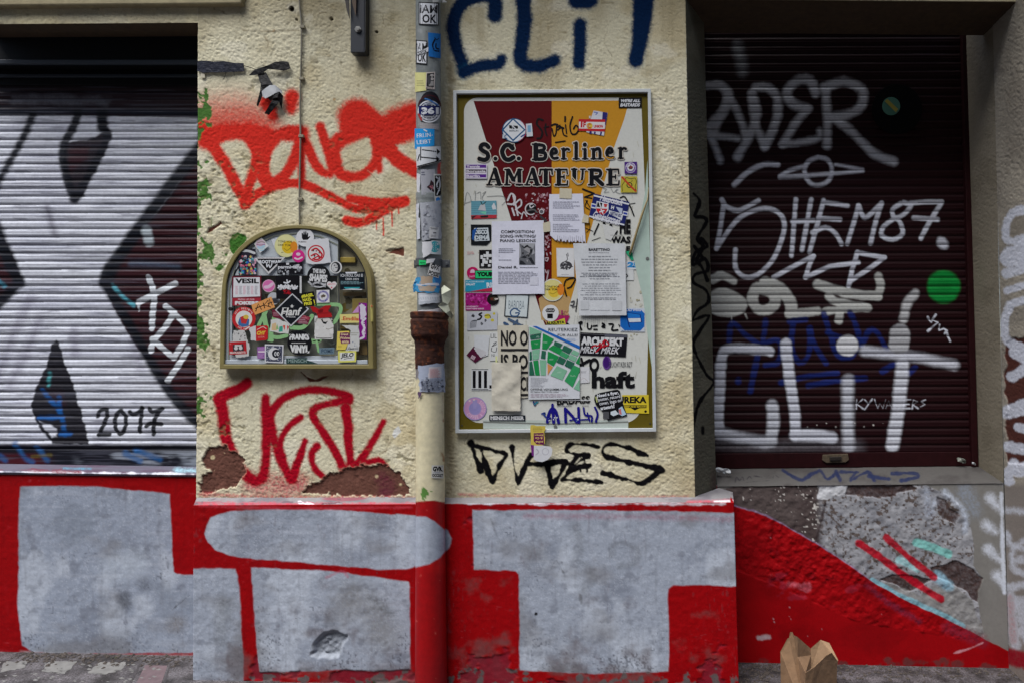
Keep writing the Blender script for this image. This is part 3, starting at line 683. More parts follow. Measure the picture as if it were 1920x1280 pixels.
# soffit over the right window, then the deeper slot the shutter comes out of
l0, l1 = P(1308, 43, D_RP), P(1875, 43, D_RP)
z_s = l0[2]
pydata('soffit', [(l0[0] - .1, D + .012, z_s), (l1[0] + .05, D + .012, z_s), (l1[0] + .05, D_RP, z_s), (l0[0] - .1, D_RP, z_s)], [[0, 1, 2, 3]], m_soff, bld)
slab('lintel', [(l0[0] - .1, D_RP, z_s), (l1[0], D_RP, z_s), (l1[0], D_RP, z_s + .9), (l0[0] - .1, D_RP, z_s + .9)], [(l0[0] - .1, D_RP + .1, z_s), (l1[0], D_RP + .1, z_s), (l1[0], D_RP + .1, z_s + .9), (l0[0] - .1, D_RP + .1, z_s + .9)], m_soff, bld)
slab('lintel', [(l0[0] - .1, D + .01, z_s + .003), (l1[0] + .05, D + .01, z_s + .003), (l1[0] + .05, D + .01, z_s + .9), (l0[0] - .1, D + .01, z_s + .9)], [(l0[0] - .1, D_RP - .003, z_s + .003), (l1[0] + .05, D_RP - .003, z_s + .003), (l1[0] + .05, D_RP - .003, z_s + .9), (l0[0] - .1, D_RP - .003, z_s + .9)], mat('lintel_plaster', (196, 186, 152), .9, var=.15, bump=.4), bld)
# unseen overhanging slab, added above to shade the top of the wall

zb = P(900, 0, D)[2] + .62
slab('added_shade_slab', [(-1.9, D - .38, zb), (2.2, D - .38, zb), (2.2, D - .38, zb + .18), (-1.9, D - .38, zb + .18)], [(-1.9, D + .2, zb), (2.2, D + .2, zb), (2.2, D + .2, zb + .18), (-1.9, D + .2, zb + .18)], mat('lintel_plaster'), bld, .01)
ztop = zb + .01
slab('upper_wall', [(-1.98, D, zb - .7), (1.5, D, zb - .7), (1.5, D, zb + 1.2), (-1.98, D, zb + 1.2)], [(-1.98, D + .3, zb - .7), (1.5, D + .3, zb - .7), (1.5, D + .3, zb + 1.2), (-1.98, D + .3, zb + 1.2)], mat('lintel_plaster'), bld, .002) if False else None

# unseen house across the street, added to close off the low sky
ob = empty('added_opposite_house', (0, -13, ground_z(0, -13)), 'unseen plain grey plastered house across the street, added to block low sky', 'building')
gz = ground_z(0, -13) - .3
slab('wall', [(-32, -13, gz), (32, -13, gz), (32, -13, gz + 18), (-32, -13, gz + 18)], [(-32, -22, gz), (32, -22, gz), (32, -22, gz + 18), (-32, -22, gz + 18)], mat('tenement_plaster', (112, 108, 100), .9, var=.15, vscale=1.5), ob, .02)
m_wf, m_wg = mat('window_frame_white', (170, 168, 160), .6), mat('window_glass_dark', (30, 34, 38), .1)
for fl_ in range(5):
    for k in range(-5, 6):
        x, z = k * 5.4, gz + 2.0 + fl_ * 3.3
        wf = slab('window', [(x - .6, -12.96, z), (x + .6, -12.96, z), (x + .6, -12.96, z + 1.8), (x - .6, -12.96, z + 1.8)], [(x - .6, -13.05, z), (x + .6, -13.05, z), (x + .6, -13.05, z + 1.8), (x - .6, -13.05, z + 1.8)], m_wf, ob, 0)
        slab('pane', [(x - .5, -12.94, z + .1), (x + .5, -12.94, z + .1), (x + .5, -12.94, z + 1.7), (x - .5, -12.94, z + 1.7)], [(x - .5, -12.958, z + .1), (x + .5, -12.958, z + .1), (x + .5, -12.958, z + 1.7), (x - .5, -12.958, z + 1.7)], m_wg, wf, 0)
# ================================================================== ROLLER SHUTTERS
MAR = (34, 9, 13)
def slats(px, py, pitch, y0, amp, slope=0.0):
    t = ((py - slope * (px - 960) - y0) / pitch)
    k = t - np.floor(t); row = np.floor(t)
    prof = np.where(k < .34, np.sin(k / .34 * 1.5708), np.where(k < .6, 1.0, np.cos(np.clip((k - .6) / .36, 0, 1) * 1.5708)))
    prof = prof - .22 * np.exp(-((k - .47) / .05) ** 2)
    j = _T[(row.astype(int) * 7) % 512, 5] - .5
    dent = .0030 * (fbm(px * .006, py * .02, 221, 3) - .5) + .0012 * (vn(px * .02, row * 3.7, 222) - .5)
    return amp * prof + .0016 * j + dent, k, row
def left_shutter_col(px, py):
    cv = Canvas(px, py, (52, 20, 27)); cv.gk = .25
    h, k, row = slats(px, py, 15.2, 172, .0062)
    cv.h += h
    WHT = (205, 209, 220); DK = (14, 18, 28)
    ZA = (0, 0, 2.6667); ZB = (0, 440, 2.7826)
    cv.tint(sst(_T[(row.astype(int) * 13) % 512, 9], .3, 1) * .35, (34, 16, 22))
    # the white X
    X = [(-80,212),(372,222),(372,292),(340,340),(300,395),(255,440),(228,480),(193,530),(215,580),(250,640),(300,705),(340,755),(372,795),(372,834),(-80,832),(-80,700),(-80,640),(5,570),(45,531),(30,490),(5,440),(-30,380),(-80,300)]
    ins = cv.poly(None, X, 2.0, WHT, .97, wob=.5)
    n = fbm(px * .012, py * .05, 201, 4); W = np.zeros(len(px)); idx, d = ins; W[idx] = sst(-d, -2, 2)
    cv.tint(W * sst(fbm(px * .008, py * .12, 202, 3), .5, .75) * .5, (156, 160, 178))
    cv.tint(W * sst(n, .55, .75) * .35, (172, 174, 190))
    cv.tint(W * sst(fbm(px * .02, py * .3, 203, 3), .62, .74) * .5, (96, 96, 110))
    for pts in ([(0,700),(30,620),(60,560)], [(20,720),(60,640),(75,600)], [(140,620),(142,660)], [(250,640),(265,690)]): cv.stroke(None, pts, 8, 10, (120, 116, 136), .5, wob=2)
    # outlines
    cv.stroke(ZA, [(-40,560),(120,560),(400,555),(700,560),(1000,570)], 24, 8, (26, 34, 48), .9)
    cv.stroke(ZA, [(175,560),(120,690),(60,800),(-30,960)], 18, 5, DK, .97)
    cv.stroke(ZA, [(1010,740),(920,850),(800,1010),(690,1150),(600,1290),(545,1400)], 36, 6, DK, .98, r2=28)
    cv.stroke(ZB, [(740,-30),(640,90),(560,200),(545,255)], 30, 5, DK, .98); cv.stroke(ZB, [(548,255),(620,370),(720,540),(820,710),(920,860),(1060,1010)], 26, 5, DK, .98)
    cv.stroke(ZA, [(-20,1130),(20,1230),(60,1330)], 30, 6, DK, .97)
    cv.stroke(ZB, [(-20,0),(50,140),(105,250)], 30, 5, DK, .97); cv.stroke(ZB, [(105,250),(40,320),(-30,390)], 26, 5, DK, .97)
    # drop between the arms
    cv.poly(ZA, [(330,720),(480,690),(545,640),(562,690),(520,780),(470,870),(420,980),(370,1010),(345,930),(318,830)], 2.5, (30, 20, 30), .98)
    cv.poly(ZA, [(350,740),(450,730),(440,800),(350,870)], 6, (62, 30, 38), .7)
    for pts in ([(395,530),(380,620),(325,720),(318,800),(345,920),(372,1000)], [(515,520),(515,620),(540,690),(480,820),(385,1000)]): cv.stroke(ZA, pts, 20, 4, DK, .97)
    cv.stroke(ZA, [(515,530),(515,640)], 28, 5, DK, .97)
    cv.stroke(ZA, [(240,1040),(265,1130),(280,1170)], 11, 8, (92, 88, 104), .7)
    # hole between the legs
    cv.poly(ZB, [(300,552),(325,590),(330,650),(385,780),(420,900),(450,990),(468,1090),(280,1090),(225,1020),(185,960),(168,890),(190,810),(240,700),(262,630),(272,570)], 2, (18, 16, 26), .98)
    cv.poly(ZB, [(205,965),(250,985),(300,1010),(300,1050),(275,1060),(240,1010)], 2, (196, 200, 212), .95)
    cv.poly(ZB, [(250,800),(330,820),(350,900),(280,880)], 8, (54, 28, 38), .7)
    BL = (24, 84, 150)
    for pts in ([(228,810),(262,850),(295,890),(325,940),(345,1040)], [(312,845),(318,930)], [(205,952),(330,948)], [(320,1035),(370,1035)]): cv.stroke(ZB, pts, 11, 3, BL, .9)
    cv.stroke(ZB, [(265,720),(258,785)], 9, 3, (70, 150, 156), .8); cv.stroke(ZB, [(590,265),(640,320),(700,370)], 10, 3, (80, 160, 178), .85)
    cv.stroke(ZB, [(-5,245),(25,268)], 12, 4, (60, 150, 176), .85); cv.stroke(ZB, [(690,150),(800,155),(930,172)], 14, 7, (74, 96, 120), .55)
    cv.stroke(ZB, [(770,-20),(780,40)], 26, 4, (172, 184, 192), .85)
    # year and white tag
    for pts in ([(512,945),(528,915),(560,910),(560,950),(540,1000),(520,1040)], [(520,1040),(575,1040)], [(632,915),(608,945),(606,1000),(630,1038),(655,1010),(660,950),(635,915)], [(682,922),(695,935),(725,925),(745,900)], [(745,903),(738,970),(733,1025)], [(782,905),(800,922),(850,905)], [(850,905),(820,940),(808,985),(805,1038)], [(768,995),(790,982),(845,985)]):
        cv.stroke(ZB, pts, 11, 1.3, (18, 20, 26), .98, wob=.3)
    TG = (206, 212, 220)
    for pts in ([(778,225),(800,280),(808,330),(800,420),(795,490)], [(725,355),(770,330),(850,290),(918,255)], [(868,375),(915,410)], [(905,420),(860,490),(810,545)], [(915,415),(960,455),(988,490),(955,570),(910,640)], [(905,640),(850,590),(800,545)], [(805,545),(790,605)], [(985,595),(940,670),(880,760)]):
        cv.stroke(ZB, pts, 15, 1.2, TG, .98, wob=.3, curve=False)
    cv.stroke(ZB, [(725,355),(728,402)], 5, 1, TG, .95)
    # foot band
    band = sst(py, 828, 836)
    cv.tint(band * .95, (20, 24, 34)); cv.tint(band * sst(fbm(px * .02, py * .1, 205, 3), .45, .65) * sst(py, 842, 850) * sst(px, 130, 175) * .8, (150, 158, 172))
    cv.tint(band * sst(py, 845, 855) * sst(110 - px, 0, 50) * .9, (74, 22, 32))
    for pts in ([(30,830),(45,855),(60,865)], [(70,838),(88,862)], [(235,850),(262,862)], [(255,845),(300,860)], [(0,855),(10,862)]): cv.stroke(None, pts, 5, 4, (30, 90, 150), .7)
    cv.stroke(None, [(60,855),(95,852)], 3, 3, (120, 110, 40), .5)
    # top: nearly unpainted, thin smears of grey
    cv.tint(sst(212 - py, 0, 14) * .75, (40, 32, 38)); cv.tint(sst(172 - py, 0, 10) * .6, (26, 26, 30))
    cv.stroke(None, [(30,190),(90,188),(200,190)], 7, 8, (120, 124, 134), .5, wob=3)
    cv.tint((k > .9) * .6, (30, 28, 36)); cv.tint(sst(fbm(px * .01, py * .4, 223, 3), .56, .7) * .35, (92, 94, 108))
    return cv
ls = empty('roller_shutter', P(180, 868, D_LS), 'roller shutter sprayed with a giant white X and the year 2017', 'roller shutter')
lc = [P(LX, 158, D_LS), P(384, 158, D_LS), P(384, 846, D_LS), P(LX, 842, D_LS)]
grid('slat_curtain', lc, 1.35, left_shutter_col, M_slat(), ls)
def lrail_col(px, py):
    cv = left_shutter_col(px, py); cv.h[:] = 0; return cv
grid('bottom_rail', [P(LX, 841, D_LS - .012), P(384, 845, D_LS - .012), P(384, 874, D_LS - .012), P(LX, 869, D_LS - .012)], 1.5, lrail_col, M_slat(), ls, skirt=D_LS + .01)
m_box = mat('shutter_box_metal', (14, 16, 20), .6, var=.2, vscale=20, spec=.15)
plate('shutter_box', [(LX, 40), (384, 40), (384, 116), (LX, 116)], 3.125, 3.40, m_box, ls, .004)
plate('guide_strip', [(LX, 112), (384, 112), (384, 120), (LX, 120)], 3.118, 3.135, mat('dark_rail', (48, 56, 66), .45), ls, .002)
plate('guide_strip', [(LX, 139), (384, 139), (384, 144), (LX, 144)], D_LS - .03, D_LS - .005, mat('dark_rail', (48, 56, 66), .45), ls, .002)
plate('shutter_box', [(LX, 116), (384, 116), (384, 160), (LX, 160)], D_LS - .015, D_LS + .01, m_box, ls, .003)

def right_shutter_col(px, py):
    cv = Canvas(px, py, MAR); cv.gk = .25
    h, k, row = slats(px, py, 15.6, 104, .0060, -.004)
    cv.h += h
    cv.tint(sst(_T[(row.astype(int) * 11) % 512, 19], .2, 1) * .35, (34, 13, 17)); cv.tint(sst(fbm(px * .01, py * .05, 211, 4), .5, .8) * .4, (36, 16, 20))
    WHT = (208, 212, 224); GR = (186, 188, 184); Z = (1270, 0, 2.6667)
    cv.stroke(Z, [(300,235),(315,290),(325,360)], 24, 9, (160, 166, 172), .75)
    for pts, r in (([(150,430),(215,430),(255,480),(230,560),(155,640)], 22), ([(150,640),(185,720),(215,808)], 15), ([(255,480),(205,620),(170,690)], 15), ([(165,680),(300,695)], 16), ([(250,480),(300,560),(345,690)], 18), ([(300,790),(350,700),(395,580),(375,470)], 20), ([(370,470),(385,600),(435,735)], 18), ([(435,735),(490,620),(500,500),(450,440),(390,440)], 20), ([(690,470),(660,405),(590,410),(545,470),(580,525),(650,545)], 22), ([(650,545),(590,620),(525,725)], 18), ([(525,725),(620,715),(705,690),(710,655)], 15), ([(740,450),(748,600),(748,730)], 20), ([(735,440),(830,410),(920,450),(920,530),(850,575),(765,590)], 22), ([(790,600),(880,670),(980,770),(1080,810)], 20)):
        cv.stroke(Z, pts, r, 5, (204, 208, 216), .92)
    cv.tint(sst(165 - py, 0, 25) * .4, (26, 12, 16))
    for pts, r in (([(285,925),(350,865),(430,825),(500,825)], 13), ([(512,885),(560,855),(640,832)], 9), ([(512,888),(720,875),(925,857)], 9), ([(925,850),(790,826)], 8), ([(703,788),(655,810),(635,860),(660,915),(705,928),(755,905),(772,850),(750,800),(703,788)], 10)):
        cv.stroke(Z, pts, r, 2.5, WHT, .93, wob=.4)
    for pts in ([(222,1000),(245,1035),(300,1055),(350,1035),(405,1005)], [(232,1020),(215,1140),(195,1245)], [(195,1245),(290,1110),(380,1055),(460,1045),(520,1080),(535,1140),(510,1230),(470,1310),(400,1375),(335,1385),(290,1340),(290,1250)],
                [(592,1000),(580,1150),(570,1280)], [(668,1000),(645,1130),(622,1252)], [(575,1110),(680,1105)], [(730,1005),(700,1120),(660,1262)], [(735,1015),(850,1030)], [(705,1092),(812,1100)], [(675,1165),(740,1140),(790,1170),(820,1222)],
                [(905,1030),(880,1120),(848,1220)], [(905,1030),(925,1080),(950,1085),(1020,1018)], [(1020,1018),(990,1110),(965,1218)], [(1115,1020),(1075,1050),(1085,1090),(1130,1075),(1165,1030),(1130,1015)], [(1090,1090),(1030,1135),(1020,1180),(1075,1200),(1125,1170),(1110,1110),(1080,1090)],
                [(1165,1018),(1250,1012),(1320,1012)], [(1320,1015),(1260,1110),(1215,1195)], [(1180,1090),(1300,1100)]):
        cv.stroke(Z, pts, 11, 2, WHT, .95, wob=.3, curve=len(pts) > 3)
    cv.stroke(Z, [(1318,1212),(1330,1225)], 24, 4, WHT, .9)
    Z = (1270, 440, 2.6667)
    for pts in ([(480,215),(580,160),(680,107)], [(680,107),(660,150),(640,215)], [(640,215),(760,160),(905,140)], [(855,258),(875,170),(900,90)], [(900,92),(1035,115)], [(1035,115),(960,170),(860,235)]): cv.stroke(Z, pts, 11, 1.8, WHT, .95, wob=.3, curve=False)
    for pts, r in (([(175,225),(225,205),(280,235)], 20), ([(170,310),(240,290),(310,330),(320,370),(250,390),(170,370)], 24), ([(200,330),(270,350)], 30), ([(440,240),(510,270),(560,330),(570,380)], 30), ([(390,270),(375,320),(400,370),(450,375),(490,340),(470,290),(400,265)], 26), ([(560,400),(640,390),(700,385)], 22), ([(700,250),(780,275),(880,300),(1000,310)], 24), ([(1000,310),(1015,260),(1005,210)], 20), ([(760,310),(800,340),(950,365)], 22), ([(740,385),(850,370),(940,365)], 20), ([(810,380),(805,430)], 20)):
        cv.stroke(Z, pts, r, 2.5, GR, .95)
    cv.stroke(Z, [(240,250),(290,270)], 14, 3, (40, 22, 26), .9); cv.stroke(Z, [(270,390),(272,440)], 3, 1, GR); cv.stroke(Z, [(340,400),(348,420)], 6, 2, GR)
    NB = (22, 38, 104)
    for pts in ([(258,530),(275,440),(340,500),(425,560)], [(425,560),(440,430)], [(560,435),(640,425)], [(405,590),(380,700),(365,785)], [(445,540),(500,525),(520,580),(500,640),(440,650)], [(580,430),(570,560),(610,640),(655,600),(665,470)], [(660,470),(690,560),(740,640)], [(730,395),(765,500),(800,600),(860,615),(890,580)], [(862,390),(890,450),(920,550)], [(750,490),(830,520)], [(920,550),(960,480),(1000,490),(1045,575)], [(520,738),(660,705),(800,690)], [(655,752),(780,730),(940,715)], [(1025,682),(1070,655),(1105,640)], [(1150,692),(1188,662)], [(305,722),(305,732)]):
        cv.stroke(Z, pts, 14, 2.5, NB, .9)
    for pts, r, so, c, a in (([(460,580),(360,570),(250,572),(220,620),(212,760),(205,960)], 25, 3, WHT, .93), ([(205,985),(300,1010),(440,1035)], 27, 6, WHT, .85), ([(470,1030),(480,930),(473,850)], 28, 4, (200,204,214), .92), ([(540,545),(560,700),(585,880),(590,1000)], 27, 3, WHT, .95), ([(590,1000),(680,1000),(770,1015)], 30, 4, WHT, .92), ([(850,555)], 54, 2.5, (212,214,218), .97), ([(850,725),(852,900),(855,1060)], 28, 6, (196,200,210), .9),
                           ([(935,580),(1080,598),(1220,615),(1380,650)], 24, 6, WHT, .85), ([(1125,640),(1105,850),(1075,1050)], 33, 4, (206,210,220), .93), ([(1110,500),(1105,545)], 52, 3, (178,180,184), .9), ([(1130,420),(1150,340),(1190,295)], 20, 4, (190,192,194), .93)):
        cv.stroke(Z, pts, r, so, c, a)
    cv.stroke(Z, [(200,1040),(400,1060),(640,1050),(900,1060)], 24, 16, (130, 130, 138), .4)
    cv.stroke(Z, [(1330,262)], 82, 4, (14, 138, 58), .97, wob=.5); cv.stroke(Z, [(1330,262)], 30, 12, (10, 110, 44), .5)
    for pts in ([(1250,412),(1268,440),(1290,402)], [(1290,402),(1272,425),(1300,440)], [(1300,440),(1252,482)], [(1310,450),(1308,478),(1325,472)], [(1330,468),(1345,480),(1335,495)], [(1345,490),(1362,532)]): cv.stroke(Z, pts, 5, 1.0, WHT, .9, curve=False)
    for pts in ([(895,820),(893,868)], [(925,820),(897,845),(928,868)], [(935,822),(955,845)], [(972,820),(935,872)], [(985,822),(1000,866),(1012,840),(1026,866),(1040,822)], [(1040,866),(1055,828),(1072,868)], [(1046,852),(1066,852)], [(1133,822),(1128,868),(1160,866)], [(1133,822),(1165,822)], [(1131,845),(1158,845)], [(1172,868),(1178,824),(1200,832),(1178,848),(1202,866)], [(1240,822),(1218,832),(1238,846),(1214,858)]):
        cv.stroke(Z, pts, 2.6, .9, WHT, .8, curve=False)
    for i in range(9): cv.stroke(Z, [(650 + i * 47, 958 - (i % 3) * 9)], 3, .8, (200, 196, 190), .9)
    cv.stroke(Z, [(330,1130),(420,1110),(500,1120)], 20, 16, (96, 98, 108), .4)
    cv.stroke((1270, 0, 2.6667), [(140,860),(146,930)], 8, 4, (80, 14, 40), .6)
    cv.tint((k > .9) * .55, (22, 12, 16))
    return cv
rsx = empty('roller_shutter', P(1590, 876, D_RS), 'dark maroon roller shutter covered with white tags and a green dot', 'roller shutter')
grid('slat_curtain', [P(1290, 20, D_RS), P(1840, 20, D_RS), P(1840, 850, D_RS), P(1290, 852, D_RS)], 1.35, right_shutter_col, M_slat(), rsx)
plate('bottom_rail', [(1290, 850), (1840, 846), (1840, 873), (1290, 879)], D_RS - .014, D_RS + .01, mat('maroon_rail', (40, 13, 16), .5, var=.25, vscale=30, spec=.15), rsx, .003)
plate('latch', [(1543, 852), (1590, 850), (1592, 861), (1586, 866), (1550, 867), (1542, 862)], D_RS - .024, D_RS - .012, mat('rusty_latch', (86, 74, 58), .6, var=.3, vscale=120), rsx, .002)
plate('latch', [(1556, 856), (1578, 855), (1578, 862), (1556, 863)], D_RS - .032, D_RS - .022, mat('latch_bolt', (40, 34, 30), .5), rsx, .002)
plate('guide_rail', [(1803, 20), (1812, 20), (1835, 874), (1823, 875)], D_RS - .03, D_RS + .005, mat('maroon_rail', (44, 17, 20), .5), rsx, .003)
# ------------------------------------------------------------------ vinyl record stuck on the right shutter
def disc(name, c, r, d0, th, m, parent=None, n=64):
    p = [(c[0] + r * math.cos(2 * math.pi * i / n), c[1] + r * math.sin(2 * math.pi * i / n)) for i in range(n)]
    return plate(name, p, d0, d0 + th, m, parent, .001)
vr = empty('vinyl_record', P(1682, 202, D_RS - .02), 'black vinyl record with a small teal and yellow centre label on the dark shutter', 'record')
disc('disc', (1682, 205), 47, D_RS - .016, .004, mat('vinyl', (5, 5, 7), .5, spec=.12), vr)
disc('centre_label', (1671, 199.5), 17, D_RS - .018, .0015, mat('label_teal', (74, 128, 112), .6), vr)
plate('label_stripe', [(1659, 190), (1664, 186), (1684, 205), (1680, 211)], D_RS - .0195, D_RS - .0178, mat('label_yellow', (170, 160, 70), .6), vr, .0)
# ================================================================== flat printed things: stickers, posters, sign faces
_TX = {}
def glyphs(s, bold):
    k = (s, bold)
    if k not in _TX:
        cu = bpy.data.curves.new('t', 'FONT'); cu.body = s; cu.resolution_u = 2; cu.offset = bold
        ob = bpy.data.objects.new('t', cu); me = bpy.data.meshes.new_from_object(ob)
        me.calc_loop_triangles()
        vs = np.array([v.co[:2] for v in me.vertices]); tr = np.array([t.vertices[:] for t in me.loop_triangles])
        bpy.data.objects.remove(ob); bpy.data.curves.remove(cu); bpy.data.meshes.remove(me)
        lo, hi = vs.min(0), vs.max(0); vs = (vs - lo) / (hi - lo); vs[:, 1] = 1 - vs[:, 1]
        _TX[k] = (vs, tr)
    return _TX[k]
LEVEL = {}
class Print:
    """flat artwork in photograph pixels (through the zoom transform Z) on the plane surface 'surf' at depth d;
    each print lies on top of whatever earlier print it overlaps"""
    ST = 0.000005
    def __init__(s, surf, d, Z, zf=None):
        s.surf, s.d, s.Z, s.zf = surf, d, Z, zf
        s.l = 0.0; s.V, s.Fc, s.C, s.n, s.B = [], [], [], 0, []
    def add(s, pts, tris, col):
        p = zt(s.Z, pts); tris = [tuple(t) for t in np.asarray(tris).tolist()]
        if s.surf.startswith('pipe'):                    # cut finely enough to bend round the pipe
            p = [tuple(q) for q in p.tolist()]; s.l += .00010; mid = {}
            def m_(i, j):
                k = (min(i, j), max(i, j))
                if k not in mid: mid[k] = len(p); p.append(((p[i][0] + p[j][0]) / 2, (p[i][1] + p[j][1]) / 2))
                return mid[k]
            for _ in range(4):
                out = []
                for i, j, k in tris:
                    xs = (p[i][0], p[j][0], p[k][0])
                    if max(xs) - min(xs) > 4.5:
                        a, b, c = m_(i, j), m_(j, k), m_(k, i); out += [(i, a, c), (a, j, b), (c, b, k), (a, b, c)]
                    else: out.append((i, j, k))
                tris = out
            p = np.array(p)
        s.V.append(np.column_stack([p, np.full(len(p), s.l)])); s.Fc.append(np.asarray(tris) + s.n); s.n += len(p)
        s.C.append(np.tile(lin(col), (len(p), 1))); s.l += s.ST
        if s.B == []: s.B = [p.min(0), p.max(0)]
        else: s.B = [np.minimum(s.B[0], p.min(0)), np.maximum(s.B[1], p.max(0))]
    def poly(s, pts, col):
        t = geometry.tessellate_polygon([[Vector((x, y, 0)) for x, y in pts]])
        s.add(pts, [list(q) for q in t], col)
    def sheet(s, q, col, nx=14, ny=14, jag=0.0, jcol=None):
        """four-cornered sheet cut into cells so that it can bend; jag frays its edge"""
        (ax, ay), (bx, by), (cx, cy), (dx, dy) = q
        pts = []
        for j in range(ny + 1):
            for i in range(nx + 1):
                u, v_ = i / nx, j / ny
                x = (ax * (1 - u) + bx * u) * (1 - v_) + (dx * (1 - u) + cx * u) * v_
                y = (ay * (1 - u) + by * u) * (1 - v_) + (dy * (1 - u) + cy * u) * v_
                if jag and (i in (0, nx) or j in (0, ny)): x += random.uniform(-jag, jag); y += random.uniform(-jag, jag)
                pts.append((x, y))
        t = []
        for j in range(ny):
            for i in range(nx):
                a = j * (nx + 1) + i; t += [[a, a + 1, a + nx + 2], [a, a + nx + 2, a + nx + 1]]
        s.add(pts, t, col)
    def rect(s, x0, y0, x1, y1, col, rot_=0):
        c, sn = math.cos(rot_), math.sin(rot_); mx, my = (x0 + x1) / 2, (y0 + y1) / 2
        s.add([(mx + (x - mx) * c - (y - my) * sn, my + (x - mx) * sn + (y - my) * c) for x, y in ((x0, y0), (x1, y0), (x1, y1), (x0, y1))], [[0, 1, 2], [0, 2, 3]], col)
    def circ(s, x, y, r, col, ry=None, n=40, a0=0, a1=2 * math.pi):
        ry = ry or r
        pts = [(x, y)] + [(x + r * math.cos(a0 + (a1 - a0) * i / n), y + ry * math.sin(a0 + (a1 - a0) * i / n)) for i in range(n + 1)]
        s.add(pts, [[0, i, i + 1] for i in range(1, n + 1)], col)
    def ring(s, x, y, r0, r1, col, n=40, a0=0, a1=2 * math.pi, ky=1):
        pts = [(x + r * math.cos(a0 + (a1 - a0) * i / n), y + ky * r * math.sin(a0 + (a1 - a0) * i / n)) for r in (r0, r1) for i in range(n + 1)]
        s.add(pts, [t for i in range(n) for t in ([i, i + 1, n + 2 + i], [i, n + 2 + i, n + 1 + i])], col)
    def line(s, pts, r, col, r2=None, curve=True, caps=True):
        p = smooth(pts) if curve and len(pts) > 2 else np.asarray(pts, float)
        if len(p) == 1: p = np.vstack([p, p + .01])
        r2 = r if r2 is None else r2; n = len(p)
        t = np.gradient(p, axis=0); t /= np.linalg.norm(t, axis=1)[:, None] + 1e-9
        nn = np.stack([-t[:, 1], t[:, 0]], -1); rr = np.linspace(r, r2, n)[:, None]
        L, Rr = p + nn * rr, p - nn * rr
        tr = [q for i in range(n - 1) for q in ([i, i + 1, n + i + 1], [i, n + i + 1, n + i])]
        s.add(np.vstack([L, Rr]), tr, col)
        if caps:
            s.l -= s.ST * .5; s.circ(*p[0], r, col, n=10); s.l -= s.ST * .9; s.circ(*p[-1], r2, col, n=10)
    def text(s, t, x0, y0, x1, y1, col, rot_=0, bold=0.0, shear=0.0):
        vs, tr = glyphs(t, bold); mx, my = (x0 + x1) / 2, (y0 + y1) / 2
        x = x0 + vs[:, 0] * (x1 - x0) + shear * (.5 - vs[:, 1]) * (y1 - y0); y = y0 + vs[:, 1] * (y1 - y0)
        c, sn = math.cos(rot_), math.sin(rot_)
        s.add(np.stack([mx + (x - mx) * c - (y - my) * sn, my + (x - mx) * sn + (y - my) * c], -1), tr, col)
    def arctext(s, t, cx, cy, r, h, a0, a1, col, bold=.02, flip=False):
        n = len(t)
        for i, ch in enumerate(t):
            if ch == ' ': continue
            a = a0 + (a1 - a0) * (i + .5) / n; rot_ = a + (math.pi / 2 if not flip else -math.pi / 2)
            w = abs(a1 - a0) / n * r * .72
            x, y = cx + r * math.cos(a), cy + r * math.sin(a)
            s.text(ch, x - w / 2, y - h / 2, x + w / 2, y + h / 2, col, rot_, bold)
    def rows(s, x0, y0, x1, y1, n, col, fill=.45, ragged=.3, centre=False):
        """rows of small print too small to read"""
        dy = (y1 - y0) / n
        pts, tr = [], []
        for i in range(n):
            y = y0 + dy * (i + .3); w = (x1 - x0) * (1 - random.random() * ragged); x = x0 + ((x1 - x0 - w) / 2 if centre else 0); xe = x + w
            while x < xe:
                ww = min(random.uniform(.035, .13) * (x1 - x0), xe - x); k = len(pts)
                pts += [(x, y), (x + ww, y), (x + ww, y + dy * fill), (x, y + dy * fill)]; tr += [[k, k + 1, k + 2], [k, k + 2, k + 3]]
                x += ww + .018 * (x1 - x0)
        s.add(pts, tr, col)
    def blobs(s, x0, y0, x1, y1, n, r0, r1, cols):
        for i in range(n):
            x, y, r = random.uniform(x0, x1), random.uniform(y0, y1), random.uniform(r0, r1)
            s.poly([(x + r * random.uniform(.5, 1.2) * math.cos(a), y + r * random.uniform(.5, 1.2) * math.sin(a)) for a in np.linspace(0, 6.28, 9)[:-1]], random.choice(cols))
    def torn(s, pts, col, jag=3.0, n=5):
        out = []
        for i in range(len(pts)):
            (ax, ay), (bx, by) = pts[i], pts[(i + 1) % len(pts)]
            out.append((ax, ay))
            for k in range(1, n):
                out.append((ax + (bx - ax) * k / n + random.uniform(-jag, jag), ay + (by - ay) * k / n + random.uniform(-jag, jag)))
        s.poly(out, col)
    def done(s, name, label=None, cat=None, parent=None, group=None, m=None, top=True):
        st = LEVEL.setdefault(s.surf, []); lo, hi = s.B
        base = 0.0004 + max([0] + [t for l_, h_, t in st if (l_ < hi).all() and (h_ > lo).all()])
        st.append((lo, hi, base + s.l))
        V = np.vstack(s.V); lv = V[:, 2] + base
        w = P(V[:, 0], V[:, 1], (s.zf(V[:, 0], V[:, 1]) if s.zf is not None else s.d) - lv)
        f = np.concatenate([np.asarray(t, int).reshape(-1) for t in s.Fc])
        me = mesh_np(name, w, f, 3, m or M_print(), np.vstack(s.C), False)
        o = link(name, me, parent)
        return tag(o, label, cat, group)
WHT = (204, 208, 214); INK = (18, 18, 22); PAP = (206, 208, 222)

